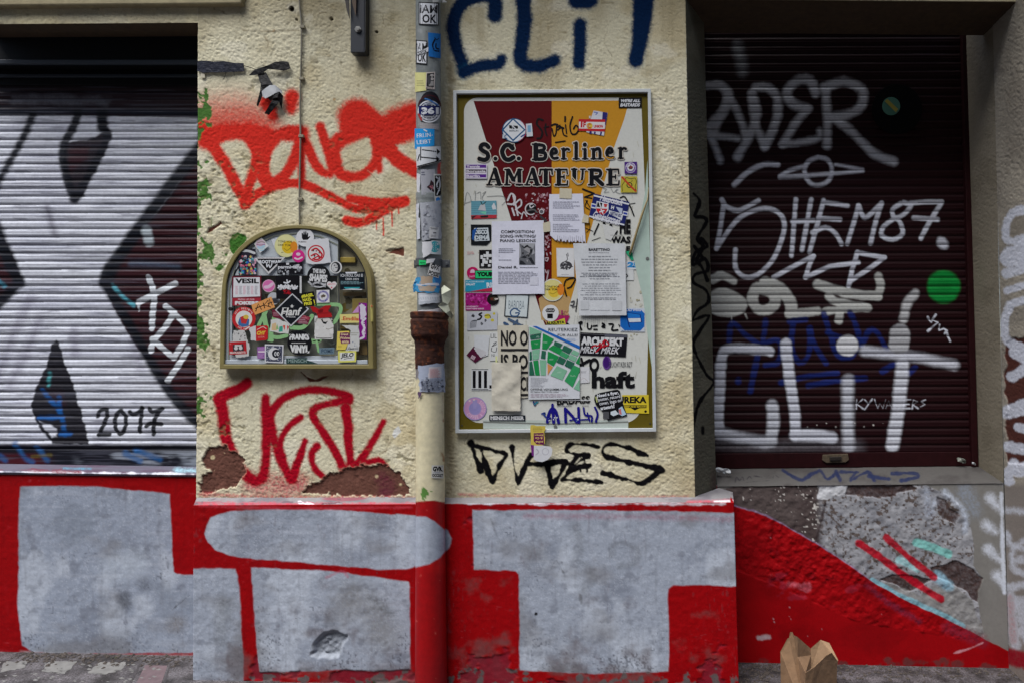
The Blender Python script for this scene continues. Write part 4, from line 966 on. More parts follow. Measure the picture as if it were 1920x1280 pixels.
# ================================================================== DOWNPIPE
def pcx(y): return 803.2 + (y - 100) * .0045
PD = 2.925
def hw_(y):
    return 22.8
def lathe(name, prof, colf, m, parent, nth=72, step=2.0):
    """prof: (y pixel, half width in pixels) along the pipe's axis"""
    ys = [];
    for (ya, ra), (yb, rb) in zip(prof[:-1], prof[1:]):
        n = max(1, int(abs(yb - ya) / step))
        ys += [(ya + (yb - ya) * i / n, ra + (rb - ra) * i / n) for i in range(n)]
    ys.append(prof[-1])
    V = []; rows_ = np.array(ys)
    c = P(pcx(rows_[:, 0]), rows_[:, 0], PD); r = rows_[:, 1] * PD / F
    th = np.linspace(0, 2 * math.pi, nth, endpoint=False)
    V = np.stack([c[:, None, 0] + r[:, None] * np.sin(th), c[:, None, 1] - r[:, None] * np.cos(th), np.repeat(c[:, None, 2], nth, 1)], -1).reshape(-1, 3)
    px, py = proj(V); cv = colf(px, py)
    rad = np.stack([np.tile(np.sin(th), len(ys)), np.tile(-np.cos(th), len(ys)), np.zeros(len(V))], -1)
    V = V + rad * cv.h[:, None]
    return link(name, mesh_np(name, V, qfaces(nth, len(ys), True), 4, m, cv.c), parent)
def pipe_up_col(px, py):
    cv = Canvas(px, py, (122, 128, 128))
    cv.tint(sst(fbm(px * .05, py * .02, 301, 4), .45, .75) * .5, (98, 104, 104)); cv.tint(sst(fbm(px * .12, py * .06, 302, 4), .6, .8) * .5, (150, 154, 154))
    cv.tint(sst(py, 540, 590) * .4, (90, 94, 98)); cv.tint(sst(vn(px * .2, py * .2, 303), .92, .97) * .6, (70, 60, 50))
    cv.stroke(None, [(826, 310),(825, 330)], 5, 2, (190, 40, 40), .9)
    return cv
def rust_col(px, py):
    cv = Canvas(px, py, (64, 38, 30))
    cv.tint(sst(fbm(px * .08, py * .06, 304, 4), .45, .7) * .7, (46, 28, 26)); cv.tint(sst(fbm(px * .2, py * .12, 305, 4), .55, .75) * .7, (112, 60, 36))
    cv.tint(sst(vn(px * .3, py * .2, 306), .9, .97) * .6, (132, 84, 56)); cv.h += .004 * (fbm(px * .2, py * .2, 307, 3) - .5)
    return cv
def pipe_lo_col(px, py):
    cv = Canvas(px, py, (206, 198, 166)); cv.gk = .5
    cv.tint(sst(fbm(px * .03, py * .02, 308, 4), .5, .8) * .5, (188, 178, 142))
    cv.tint(sst(fbm(px * .08, py * .03, 309, 4), .6, .72) * sst(px, 822, 832) * .8, (150, 118, 76))
    for pts in ([(829,770),(832,790)], [(829,850),(833,862)]): cv.stroke(None, pts, 3, 1.5, (140, 96, 60), .8, wob=3)
    cv.tint(sst(715 - py + (fbm(px * .06, py * .06, 310) - .5) * 20, 0, 8), (120, 116, 118))
    g = sst(fbm(px * .1, py * .08, 311, 4) + .35 * np.exp(-((px - 797) / 9.) ** 2 - ((py - 925) / 16.) ** 2), .78, .84)
    cv.tint(g * sst(py, 890, 905), (86, 128, 60))
    red = sst(py - 939 + (fbm(px * .05, py * .05, 312) - .5) * 8, -1, 1)
    cv.tint(red, PRED); cv.tint(red * sst(fbm(px * .03, py * .02, 313, 4), .5, .8) * .5, (190, 14, 10))
    cv.tint(red * sst(vn(px * .25, py * .25, 314), .94, .98) * .6, (200, 90, 80)); cv.tint(red * sst(py, 1200, 1290) * .4, (120, 20, 26))
    cap = [(760,968),(800,968),(815,976),(829,988),(840,999),(842,1010),(838,1030),(826,1044),(806,1056),(780,1063),(760,1065)]
    idx, d = cv.sdf(np.array(cap, float), 8); a = sst(-(d + cv.wob[idx] * 3), -1.2, 1.2); sil = np.zeros(len(px)); sil[idx] = a
    cv.tint(sil, SIL); silver_detail(cv, px, py, sil * .6)
    cv.h += .0012 * (fbm(px * .08, py * .05, 315, 3) - .5)
    return cv
dp = empty('downpipe', (P(804, 1290, PD)[0], PD, ground_z(0, PD)), 'grey and cream rain downpipe with a rusty socket, plastered in stickers', 'downpipe')
lathe('upper_pipe', [(-60, 22.5), (303, 22.7), (306, 21.5), (316, 20.5), (320, 21.8), (362, 22), (366, 23.6), (376, 23.6), (379, 22.8), (440, 23), (505, 23.2), (515, 22.6), (545, 22), (592, 22)], pipe_up_col, M_pipe(), dp)
lathe('rusty_socket', [(585, 20), (586.5, 33), (588, 34.5), (597, 34), (599, 32), (600, 33.5), (604, 34.5), (628, 33.5), (632, 32), (637, 28.5), (640, 27), (642, 27.5), (644, 26.5), (646, 26.2), (690, 25.8), (692, 24)], rust_col, mat('rust', rough=.9, vc=True, bump=.6, bscale=200, var=.25, vscale=90, spec=.2), dp, step=1.2)
lathe('lower_pipe', [(688, 24.6), (735, 25.2), (940, 25.8), (1310, 28.5)], pipe_lo_col, M_pipe(), dp)
brk = lathe('pipe_bracket', [(486, 23.2), (487, 24.6), (501, 24.8), (502, 23.4)], lambda x, y: Canvas(x, y, (74, 78, 82)), M_pipe(), dp)
m_galv = mat('galvanised', (84, 88, 92), .45, metal=.3, var=.2, vscale=60)
plate('bracket_lug', [(824, 487), (843, 488), (843, 502), (826, 502)], PD - .004, PD + .004, m_galv, brk, .001)
plate('bracket_lug', [(776, 488), (786, 488), (786, 503), (776, 503)], PD - .004, PD + .004, m_galv, brk, .001)
disc('bolt', (837, 495), 3.2, PD - .010, .01, m_galv, brk, 6)
disc('bolt', (779, 496), 2.6, PD - .010, .01, m_galv, brk, 6)
def pz(off=0.0, hw=23.4):
    """depth at which the ray of a pixel meets the pipe's skin"""
    def f(px, py):
        q = P(px, py, 1.0); ux = q[:, 0]; cX = P(pcx(py), py, PD)[:, 0]; rr_ = hw * PD / F
        b_ = ux * cX + PD; a_ = ux * ux + 1
        disc_ = np.maximum(b_ * b_ - a_ * (cX * cX + PD * PD - rr_ * rr_), 0)
        return (b_ - np.sqrt(disc_)) / a_ - off
    return f
# crumbs of plaster around the socket
for i, (x, y, s_) in enumerate(((778, 593, 6), (776, 589, 4), (784, 596, 4), (780, 640, 4.5), (774, 637, 3))):
    pass
def pipe_print(Z, **k): return Print('pipe', PD, Z, pz(**k))
Zp1 = (740, 0, 4.0); Zp2 = (740, 300, 4.0); Zp3 = (740, 560, 3.2)
GP = 'stickers on the downpipe'
def iamok(y0, x0, x1, h, lab, extra=False):
    p = pipe_print(Zp1)
    p.sheet([(x0, y0), (x1, y0 + 8), (x1, y0 + h + 6), (x0, y0 + h)], INK, 10, 4)
    p.sheet([(x0 + 7, y0 + 8), (x1 - 7, y0 + 15), (x1 - 7, y0 + h - 2), (x0 + 7, y0 + h - 8)], WHT, 10, 4)
    w = x1 - x0
    p.text('iAM', x0 + .06 * w, y0 + .14 * h, x1 - .06 * w, y0 + .50 * h, INK, .03, .02)
    p.text('OK', x0 + .18 * w, y0 + .55 * h, x1 - .1 * w, y0 + .93 * h, INK, .03, .03)
    if extra:
        p.sheet([(x0 - 2, y0 + .62 * h), (x1 + 8, y0 + .30 * h), (x1 + 8, y0 + .48 * h), (x0 - 2, y0 + .82 * h)], WHT, 6, 2)
        p.text('STESK', x0, y0 + .46 * h, x1 + 4, y0 + .62 * h, INK, -.35, .02)
    return p.done('sticker', lab, 'sticker', group=GP)
iamok(15, 180, 330, 172, 'white sticker reading iAM OK in a black border, high on the downpipe')
iamok(300, 158, 244, 180, 'half hidden OK sticker overwritten with a slanted white strip on the downpipe', True)
p = pipe_print(Zp1); p.sheet([(250,245),(345,255),(345,440),(255,425)], (30, 104, 176), 8, 3); p.line([(300,300),(285,340),(300,380),(330,385)], 6, INK); p.line([(310,330),(310,360),(330,370)], 5, INK); p.line([(300,285),(315,300),(330,290)], 3, INK)
p.done('sticker', 'plain blue sticker with a black squiggle on the right of the downpipe', 'sticker', group=GP)
p = pipe_print(Zp1); p.torn([(285,-20),(345,-20),(395,18),(350,22),(285,20)], (196, 198, 196), 3, 4); p.done('paper_scrap', 'torn white paper scrap at the very top of the downpipe', 'paper', group=GP)
p = pipe_print(Zp1); p.sheet([(152,545),(240,545),(236,680),(152,692)], (206, 204, 140), 8, 3); p.rows(165,600,225,650,3,(160,156,110))
p.done('sticker', 'pale yellow sticker on the left of the downpipe beside a small portrait', 'sticker', group=GP)
p = pipe_print(Zp1); p.sheet([(237,545),(303,540),(300,672),(232,668)], (196, 186, 180), 6, 3); p.sheet([(242,552),(296,548),(294,655),(238,652)], (40, 40, 44), 6, 3); p.circ(280, 580, 18, (176,172,168), 24); p.rect(255,610,292,645,(150,148,146)); p.circ(258,600,14,(70,70,74),36); p.text('MIESKE', 236,656,290,666,INK,0,.01)
p.done('sticker', 'small black and white portrait sticker with pinkish edge on the downpipe', 'sticker', group=GP)
p = pipe_print(Zp1); p.torn([(190,920),(335,930),(330,975),(195,965)], (150, 148, 150), 3, 4)
p.circ(265, 770, 72, (30, 30, 38), 84); p.ring(262, 800, 78, 88, (60, 26, 34), a0=math.pi, a1=2*math.pi); p.circ(260, 838, 88, WHT, 84); p.circ(258, 838, 78, (60, 64, 76), 74); p.ring(258, 838, 60, 68, (190,194,200)); p.sheet([(180,795),(340,795),(340,862),(180,862)], (26, 32, 84), 8, 2); p.text('361', 200, 805, 330, 858, WHT, 0, .06); p.rows(205, 872, 320, 895, 2, (180,182,190)); p.rows(215, 770, 310, 790, 2, (150,160,180)); p.line([(228,742),(262,752),(325,790)], 5, (60,110,170)); p.line([(180,860),(200,900)], 8, (150, 60, 60))
p.done('sticker', 'round crest sticker with dark blue band on the downpipe', 'sticker', group=GP)
p = pipe_print(Zp1); p.sheet([(150,965),(298,968),(298,1095),(150,1120)], (36, 140, 206), 10, 4); p.text('ERLIN-', 165,1000,285,1030, WHT, -.08, .01); p.text('LEIBT', 165,1050,275,1080, WHT, -.08, .01); p.line([(175,1110),(180,1135),(188,1112)], 4, WHT); p.line([(220,975),(240,985)], 5, WHT)
p.done('sticker', 'sky blue hand lettered sticker ending in LEIBT on the downpipe', 'sticker', group=GP)
p = pipe_print(Zp1); p.sheet([(160,1105),(345,1098),(345,1210),(165,1260)], (196, 200, 204), 12, 4); p.line([(208,1125),(320,1140)], 4, INK); p.line([(195,1180),(318,1192)], 4, INK); p.poly([(315,1115),(342,1140),(318,1160)], INK); p.poly([(312,1172),(338,1195),(312,1215)], INK); p.line([(195,1105),(193,1200)], 3, INK, curve=False); p.line([(172,1205),(185,1160)], 3, INK); p.line([(170,1250),(345,1205)], 4, INK)
p.done('sticker', 'white sticker with two black arrows pointing right on the downpipe', 'sticker', group=GP)
p = pipe_print(Zp2); p.torn([(166,100),(192,110),(188,245),(166,240)], (196, 198, 204), 3, 4); p.done('paper_scrap', 'narrow white paper scrap on the left edge of the downpipe above its flare', 'paper', group=GP)
p = pipe_print(Zp2); p.torn([(195,75),(300,70),(300,250),(200,262)], (150, 152, 160), 4, 5); p.poly([(240,205),(262,185),(272,150),(300,180),(305,250),(270,230)], (48, 30, 36)); p.poly([(255,200),(285,190),(290,225)], (150,90,100)); p.rows(200,85,230,120,2,(90,92,110))
p.done('sticker', 'worn grey sticker with a small dark red figure on the downpipe', 'sticker', group=GP)
p = pipe_print(Zp2); p.sheet([(292,105),(350,108),(350,325),(300,322)], (186, 188, 186), 6, 6); p.sheet([(300,118),(350,118),(350,270),(303,272)], INK, 6, 4); p.line([(312,130),(330,150),(315,190),(335,230)], 5, WHT); p.line([(335,130),(340,200),(318,260)], 4, WHT); p.circ(325, 297, 16, (50, 120, 190))
p.done('sticker', 'upright black sticker with white lettering on the right edge of the downpipe', 'sticker', group=GP)
p = pipe_print(Zp2); p.torn([(190,320),(345,305),(350,590),(205,605)], (158, 162, 170), 5, 8); p.blobs(200,330,340,590,40,4,16,[(146,150,160),(172,176,184),(134,136,146)])
p.done('sticker', 'large bleached grey sticker wrapped round the downpipe above the bracket', 'sticker', group=GP)
p = pipe_print(Zp2); p.torn([(160,330),(184,326),(178,430),(190,440),(192,590),(168,600)], (190, 194, 202), 3, 5); p.done('paper_scrap', 'long torn white strip down the left side of the downpipe', 'paper', group=GP)
p = pipe_print(Zp2); p.sheet([(262,500),(332,506),(328,592),(258,588)], (188, 190, 192), 6, 3); p.text('TRANSIT', 266,508,326,524,(70,70,74),.05,.01); p.rect(288,545,312,552,INK); p.rows(270,560,320,580,2,(150,150,152))
p.done('sticker', 'small pale sticker with faint print above the teal dot on the downpipe', 'sticker', group=GP)
p = pipe_print(Zp2); p.sheet([(275,605),(348,608),(348,712),(270,706)], (186, 194, 196), 8, 4); p.circ(300, 652, 38, (56, 150, 160), 42)
p.done('sticker', 'white sticker with a large teal dot on the downpipe', 'sticker', group=GP)
p = pipe_print(Zp2); p.torn([(205,615),(275,612),(285,650),(268,705),(215,735),(205,680)], (204, 206, 210), 3, 4); p.done('paper_scrap', 'torn white paper left of the teal dot on the downpipe', 'paper', group=GP)
p = Print('pipe2', PD, Zp2, pz(.003, 24.9)); p.sheet([(182,752),(235,755),(235,786),(182,790)], (40, 186, 104), 6, 2); p.text('thinker', 188,765,230,778,(10,70,40),0,.02); p.sheet([(240,745),(305,740),(290,770),(235,778)], (196,198,202), 5, 2)
p.done('sticker', 'little bright green sticker on the pipe bracket', 'sticker', group=GP)
p = Print('pipe2', PD, Zp2, pz(.003, 24.9)); p.sheet([(268,775),(345,800),(330,888),(246,860)], (206, 206, 204), 8, 4); p.text('GVK', 270,785,340,825,INK,.28,.05); p.text('POSSE', 254,838,334,872,INK,.28,.04)
p.done('sticker', 'tilted white sticker reading GVK POSSE just under the bracket', 'sticker', group=GP)
p = Print('pipe2', PD, Zp2, pz(.002, 24.5))
p.torn([(165,880),(340,868),(352,900),(330,1000),(165,990),(140,990),(135,940)], (64, 140, 186), 5, 6); p.torn([(195,875),(285,870),(290,940),(190,940)], (166, 148, 128), 5, 5); p.torn([(175,945),(310,945),(300,985),(190,985)], (170,154,136), 6, 5); p.torn([(290,880),(345,875),(340,960),(320,960)], (50,110,170), 4, 4); p.torn([(160,930),(330,925),(330,945),(165,942)], (196,200,210), 4, 6)
p.done('paper_scrap', 'shredded blue and brown sticker layers low on the grey pipe', 'paper', group=GP)
p = Print('pipe2', PD, Zp2, pz(.001, 24)); p.torn([(178,1000),(340,1000),(338,1070),(180,1085)], (176, 182, 190), 4, 6); p.torn([(182,1010),(335,1015),(330,1050),(195,1060)], (198,202,208), 4, 6); p.torn([(176,1130),(345,1112),(355,1142),(170,1146)], (206,206,210), 5, 6)
p.done('paper_scrap', 'white peeling paper right above the rusty socket', 'paper', group=GP)
p = Print('pipe3', PD, Zp3, pz(.001, 26.2)); p.torn([(140,398),(300,386),(305,560),(150,556)], (156, 164, 182), 5, 7); p.torn([(205,410),(285,405),(280,470),(200,475)], (190,186,190), 3, 6); p.blobs(160,470,290,550,40,4,10,[(70,76,92),(120,126,140),(190,196,206)]); p.rows(210,415,280,470,8,(170,110,116)); p.rows(160,480,285,550,9,(90,94,108)); p.torn([(140,555),(165,560),(150,590),(140,600)], (90,70,96), 3, 4)
p.done('sticker', 'crumpled grey sticker of small print just below the rusty socket', 'sticker', group=GP)
p = Print('pipe4', PD, Zp3, pz(.001, 26.6)); p.sheet([(222,996),(295,996),(294,1076),(220,1072)], (196, 196, 190), 6, 4); p.text('GVK', 229,1003,290,1034,INK,0,.06); p.rows(232,1036,286,1044,1,(120,130,150)); p.text('OCCULT', 225,1047,290,1066,INK,.02,.05)
p.done('sticker', 'small white sticker reading GVK OCCULT low on the cream pipe', 'sticker', group=GP)
# paper flag curling off the pipe
fl = [(350,962,.075),(372,940,.07),(420,975,.075),(425,1040,.07),(400,1085,.072),(415,1130,.07),(440,1165,.066),(430,1195,.05),(385,1150,.074),(325,1095,.078),(360,1065,.08),(352,1010,.08)]
pv = [P(740 + x / 4, 300 + y / 4, D - .10 + (.08 - t) * 2 - .02) for x, y, t in fl]
pydata('paper_scrap', pv, [[0, 1, 2, 3, 11], [11, 3, 4, 10], [10, 4, 9], [4, 5, 8, 9], [5, 6, 7, 8]], mat('yellowed_paper', (186, 190, 170), .8, var=.15, vscale=60), solid=.0008)
tag(bpy.context.scene.objects[-1] if False else COL.objects[-1], 'loose greenish paper flag curling off the pipe above the rusty socket', 'paper', group=GP)

# ================================================================== METER CABINET
Zb = (360, 400, 4.0)
CAB = P(556, 690, D)
cab = empty('meter_cabinet', CAB, 'olive arched meter cabinet with a glass door covered in stickers', 'cabinet')
OUT = [(205,1165),(212,800),(222,560),(240,450),(272,370),(330,280),(410,205),(500,148),(610,108),(730,89),(840,88),(950,102),(1060,138),(1160,196),(1240,270),(1300,360),(1338,450),(1350,560),(1354,800),(1360,1165)]
INN = [(240,1131),(246,800),(254,560),(270,466),(300,392),(352,308),(428,236),(512,182),(618,140),(735,119),(838,118),(940,131),(1046,166),(1142,222),(1216,290),(1270,374),(1302,458),(1314,560),(1318,800),(1321,1131)]
def dense(pts, n=4):
    q = smooth(pts[1:-1], n); return [tuple(pts[0])] + [tuple(a) for a in q] + [tuple(pts[-1])]
OUTd, INNd = dense(OUT), dense(INN)
m_olive = mat('olive_enamel', (128, 118, 72), .5, var=.10, vscale=30, bump=.08, bscale=200)
def ring_plate(name, out, inn, d0, d1, m, parent, Z, bev=.003):
    n = len(out); fo = zt(Z, out); fi = zt(Z, inn)
    a, b = P(fo[:, 0], fo[:, 1], d0), P(fi[:, 0], fi[:, 1], d0); c, e_ = a.copy(), b.copy(); c[:, 1] = d1; e_[:, 1] = d1
    V = np.vstack([a, b, c, e_]); fs = []
    for i in range(n):
        j = (i + 1) % n
        fs += [[i, j, n + j, n + i], [j, i, 2 * n + i, 2 * n + j], [n + i, n + j, 3 * n + j, 3 * n + i], [2 * n + i, 3 * n + i, 3 * n + j, 2 * n + j]]
    return pydata(name, V, fs, m, parent, bevel=bev)
CD = D - .042
dfr = ring_plate('door_frame', OUTd, INNd, CD, D - .004, m_olive, cab, Zb)
p = Print('cabin', D - .008, Zb); p.poly(INNd, (158, 150, 126)); p.blobs(1120,420,1270,1080,26,20,50,[(132,112,58),(150,132,70),(104,92,62),(120,116,96),(92,84,60)]); p.rect(310,480,1090,1060,(150,150,138)); p.blobs(320,480,1080,700,10,30,90,[(100,90,70),(112,104,84),(128,124,110)]); p.done('back_plate', parent=cab)
# light grey inner tray with its square opening
tray = [(236,1134),(240,800),(250,560),(266,466),(296,392),(348,308),(424,236),(508,182),(614,140),(732,117),(838,116),(940,129),(1040,162),(1096,196),(1096,1134)]
hole = [(300,1066),(300,900),(300,760),(300,640),(300,560),(300,520),(300,490),(300,468),(420,468),(560,468),(700,468),(820,468),(940,468),(1092,468),(1092,1066)]
m_tray = mat('grey_tray', (204, 209, 218), .5, var=.08, vscale=40)
ring_plate('inner_tray', tray, hole, D - .030, D - .016, m_tray, cab, Zb, .002)
ring_plate('tray_groove', [(270,1110),(276,560),(330,360),(450,240),(620,165),(800,145),(960,170),(1096,235),(1096,1110)], [(278,1102),(284,564),(336,366),(454,249),(622,174),(800,154),(958,179),(1092,243),(1092,1102)], D - .0325, D - .0295, mat('grey_groove', (150, 152, 140), .6), cab, Zb, .0)
plate('bottom_strip', [(236,1134),(236,1098),(1316,1098),(1318,1134)], D - .034, D - .02, m_tray, cab, .002, Zb)
for x0, y0, x1, y1, c in ((1110,330,1225,372,(176,150,60)),(1130,590,1300,620,(120,96,50)),(1200,640,1320,760,(150,128,60)),(1110,840,1300,870,(150,140,110)),(1250,960,1316,1060,(120,96,44)),(1110,950,1200,1110,(140,118,60))):
    plate('pipe_fitting', [(x0,y0),(x1,y0),(x1,y1),(x0,y1)], D - .02, D - .009, mat('fitting_%d' % c[0], c, .6, var=.2), cab, .003, Zb)
mg = bpy.data.materials.new('door_glass'); mg.use_nodes = True; N_, L_ = mg.node_tree.nodes, mg.node_tree.links; N_.clear()
o_ = N_.new('ShaderNodeOutputMaterial'); t_ = N_.new('ShaderNodeBsdfTransparent'); gl = N_.new('ShaderNodeBsdfGlossy'); gl.inputs['Roughness'].default_value = .05
t_.inputs[0].default_value = (.93, .95, .94, 1); mxs = N_.new('ShaderNodeMixShader'); mxs.inputs[0].default_value = .11
L_.new(t_.outputs[0], mxs.inputs[1]); L_.new(gl.outputs[0], mxs.inputs[2]); L_.new(mxs.outputs[0], o_.inputs[0])
gd = CD + .006
gp = zt(Zb, INNd); ga = P(gp[:, 0], gp[:, 1], gd)
pydata('glass_pane', ga, [list(range(len(ga)))], mg, cab)
ring_plate('rubber_seal', INNd, [(x + (4 if x < 760 else -4), y + (4 if y < 700 else -4)) for x, y in INNd], gd - .002, gd + .004, mat('rubber', (22, 22, 22), .7), dfr, Zb, 0)
disc('lock', (360 + 285 / 4, 400 + 717 / 4), 3.6, gd - .010, .009, mat('dark_lock', (26, 24, 24), .4), dfr, 16)
plate('latch', [(1336,690),(1354,690),(1356,812),(1340,816)], CD - .008, CD + .004, mat('brass_latch', (168, 160, 92), .45, var=.15), dfr, .002, Zb)
plate('latch', [(1340,688),(1352,692),(1353,706),(1341,704)], CD - .010, CD - .006, mat('orange_mark', (176, 90, 50), .6), dfr, .001, Zb)
GC = 'stickers on the meter cabinet'
def cp(Z=Zb): return Print('glass', gd - .001, Z)
def cs(p, lab, name='sticker', cat='sticker'): return p.done(name, lab, cat, group=GC)
# green tag sprayed on the pane (kept with the cabinet)
p = cp(); LG = (132, 178, 124)
for pts, r in (([(500,740),(560,720),(520,800),(500,840)],14), ([(540,760),(560,860),(590,920),(590,945)],18), ([(620,770),(600,860),(590,920)],16), ([(580,915),(640,930),(710,915)],14), ([(570,945),(600,950)],14), ([(745,855),(820,858),(860,830),(900,770)],16), ([(905,690),(960,680),(1050,685),(1105,690),(1115,730),(1080,800),(1060,820)],14), ([(885,950),(970,955),(900,965)],10), ([(935,960),(945,1010),(950,1035)],9)):
    p.line(pts, r, LG)
p.done('spray_tag', parent=cab)
p = cp(); p.torn([(595,200),(640,185),(780,190),(800,240),(790,300),(720,325),(640,300)], (196,200,206), 4, 5); p.circ(705,245,86,(206,204,150)); p.ring(705,245,82,86,(186,188,140)); p.circ(722,256,48,(204,172,40)); p.circ(764,256,28,(206,130,40),44); p.text('TÖNE VOR',645,203,752,222,(60,56,30),.03,.02); p.text('DER TÜR',645,230,742,248,(60,56,30),.05,.02); p.line([(690,265),(715,280),(745,255)],3,(150,130,30)); p.rows(668,290,690,300,1,(110,106,70))
cs(p, 'round pale yellow sticker lettered TÖNE VOR DER TÜR on the cabinet')
p = cp(); p.circ(848,184,67,(206,208,212)); p.poly([(825,190),(822,150),(830,148),(834,165),(836,140),(844,138),(847,165),(850,136),(858,138),(860,165),(865,146),(872,148),(870,180),(884,172),(888,178),(868,200),(835,202)], INK); p.text('HUMAN',798,210,852,222,(50,50,54),0,.02); p.text('DOG',855,210,896,222,(180,130,130),0,.02)
cs(p, 'round white sticker with a raised black hand at the top of the cabinet glass')
p = cp(); p.poly([(520,182),(574,246),(512,298),(466,230)], (200,204,206)); p.circ(514,235,40,(186,170,194)); p.circ(520,255,30,(160,190,206)); p.circ(510,222,28,(196,176,190)); p.line([(486,235),(510,240),(545,236)],3,(140,90,120)); p.line([(490,225),(520,215),(548,222)],3,(130,120,110)); p.ring(514,235,37,41,(206,206,190))
cs(p, 'small pastel round sticker on a white diamond at the upper left of the cabinet')
p = cp(); p.poly([(375,272),(478,268),(482,455),(350,466),(348,330)], (38,36,48)); p.line([(372,285),(420,283),(468,300)],9,(190,194,196)); p.blobs(355,325,475,458,80,5,15,[(186,90,120),(60,140,150),(40,90,170),(190,170,90),(200,180,190),(150,80,90),(80,170,160),(196,150,170),(90,90,100)])
cs(p, 'tall black card sticker crowded with small colourful shapes, left of the black triangle')
p = cp(); p.poly([(465,335),(700,330),(575,458)], (196,196,198)); p.poly([(488,342),(678,342),(573,440)], INK); p.text('ROOTWAR',505,352,665,378,WHT,0,.05); p.rows(470,326,690,340,2,(150,150,156)); p.line([(560,380),(562,405),(575,385),(585,410),(600,380)],4,WHT)
cs(p, 'downward pointing black triangle sticker with white border on the cabinet glass')
p = cp(); p.poly([(640,372),(828,366),(832,458),(640,460)], (20,20,26)); p.blobs(648,420,720,456,10,6,14,[(170,174,180),(120,124,130)]); p.blobs(770,380,826,456,14,6,16,[(176,180,184),(120,124,130),(60,62,66)]); p.text('parmigiana',645,392,826,424,(196,198,204),0,.04); p.rect(706,372,728,388,(190,192,196))
cs(p, 'black sticker reading parmigiana with white splashes on the cabinet glass')
p = cp(); p.circ(798,322,47,(196,44,128)); p.circ(797,308,16,(206,190,200),12); p.rect(782,300,812,306,(206,190,200)); p.line([(772,338),(795,345),(825,332)],6,(206,190,200)); 
cs(p, 'magenta round sticker with a little white cap above the parmigiana strip')
p = cp(); p.torn([(858,205),(925,195),(1025,190),(1035,290),(1045,372),(900,385),(855,370)], (200,202,206), 3, 6); p.circ(931,303,64,(178,36,48)); p.circ(931,303,54,(200,200,200)); p.ring(931,303,40,52,(178,36,48),a0=.2,a1=2.2); p.line([(900,280),(930,265),(960,290),(975,310)],7,(178,36,48)); p.line([(895,320),(930,305),(960,330)],6,(178,36,48)); p.line([(905,345),(945,325),(975,335)],5,(178,36,48)); p.blobs(900,270,960,335,8,4,8,[(60,50,54),(178,36,48)])
cs(p, 'red ring sticker on a torn white paper at the upper right of the cabinet glass')
p = cp(); p.circ(1078,406,47,(200,202,202)); p.circ(1078,406,36,(34,36,40),40); p.circ(1070,408,24,(186,188,188),32); p.blobs(1060,390,1095,430,8,3,7,[(30,30,34),(150,150,152)])
cs(p, 'small round white sticker with a black portrait head, right of THE BAD SHAPES')
p = cp(); p.circ(950,475,87,(22,23,27)); p.text('THE BAD',905,418,1002,452,(198,200,202),.06,.05); p.text('SHAPES',880,458,1015,515,(198,200,202),.08,.06); p.line([(875,515),(900,535),(940,520),(1000,540)],7,(170,172,176)); p.line([(900,545),(950,555),(990,548)],5,(176,178,182)); p.blobs(880,515,1000,555,12,4,9,[(180,182,186),(110,112,116)])
cs(p, 'big round black sticker reading THE BAD SHAPES')
p = cp(); pts = [(1048 + 38 * .062 * 16 * math.sin(t) ** 3 * 1.0, 540 - 2.3 * (13 * math.cos(t) - 5 * math.cos(2 * t) - 2 * math.cos(3 * t) - math.cos(4 * t))) for t in np.linspace(0, 6.283, 40)[:-1]]; p.poly(pts, (204,200,200)); p.text('AFFECTION',1020,528,1076,538,(190,80,100),-.06,.02); p.circ(1047,558,6,(190,70,90))
cs(p, 'white heart sticker with red print at the edge of THE BAD SHAPES')
p = cp(); p.poly([(1106,445),(1294,440),(1297,572),(1110,576)], (16,24,32)); p.circ(1200,555,60,(40,140,150),20,a0=0,a1=math.pi); p.rows(1115,508,1290,535,3,(120,150,158)); p.text('ICH ROLL DAS EI',1115,456,1282,478,(190,194,198),0,.02); p.text('ÜBER DEN',1150,484,1250,502,(190,194,198),0,.02); p.poly([(1150,442),(1240,440),(1235,452),(1155,454)], WHT); p.poly([(1120,574),(1200,565),(1280,570),(1270,577)], (190,194,198))
cs(p, 'black sticker with white and teal print at the right edge of the cabinet glass')
p = cp(); p.poly([(300,474),(520,470),(520,632),(300,636)], (96,28,44)); p.poly([(312,484),(508,481),(511,624),(308,632)], (204,206,210)); p.text('VESIL',324,490,502,528,INK,0,.05)
for k in range(6): p.rows(325 + k * 29, 545, 348 + k * 29, 610, 9, (120,110,124) if k % 2 else (196,130,150), .5)
cs(p, 'white VESIL sticker in a dark red frame, upper left of the cabinet door')
p = cp(); p.poly([(302,637),(516,634),(514,688),(304,694)], (150,40,54)); p.text('FOKERS',322,660,500,688,(204,204,206),0,.08); p.text('FRESH UP FOR',345,641,470,653,(196,170,176),0,.02)
cs(p, 'red band sticker with bold white FOKERS under the VESIL sticker')
p = cp(); p.circ(575,546,47,(196,104,160)); p.ring(575,546,43,47,(206,170,190)); p.line([(550,555),(575,552),(602,532)],12,(204,176,196)); 
cs(p, 'pink round sticker with a pale bean shape beside the VESIL sticker')
p = cp(); p.circ(612,640,46,(168,172,176)); p.circ(620,660,38,(50,52,58),18); p.line([(580,650),(630,640),(655,660)],5,(80,84,90)); cs(p, 'grey round sticker half hidden behind the orange AKA sticker')
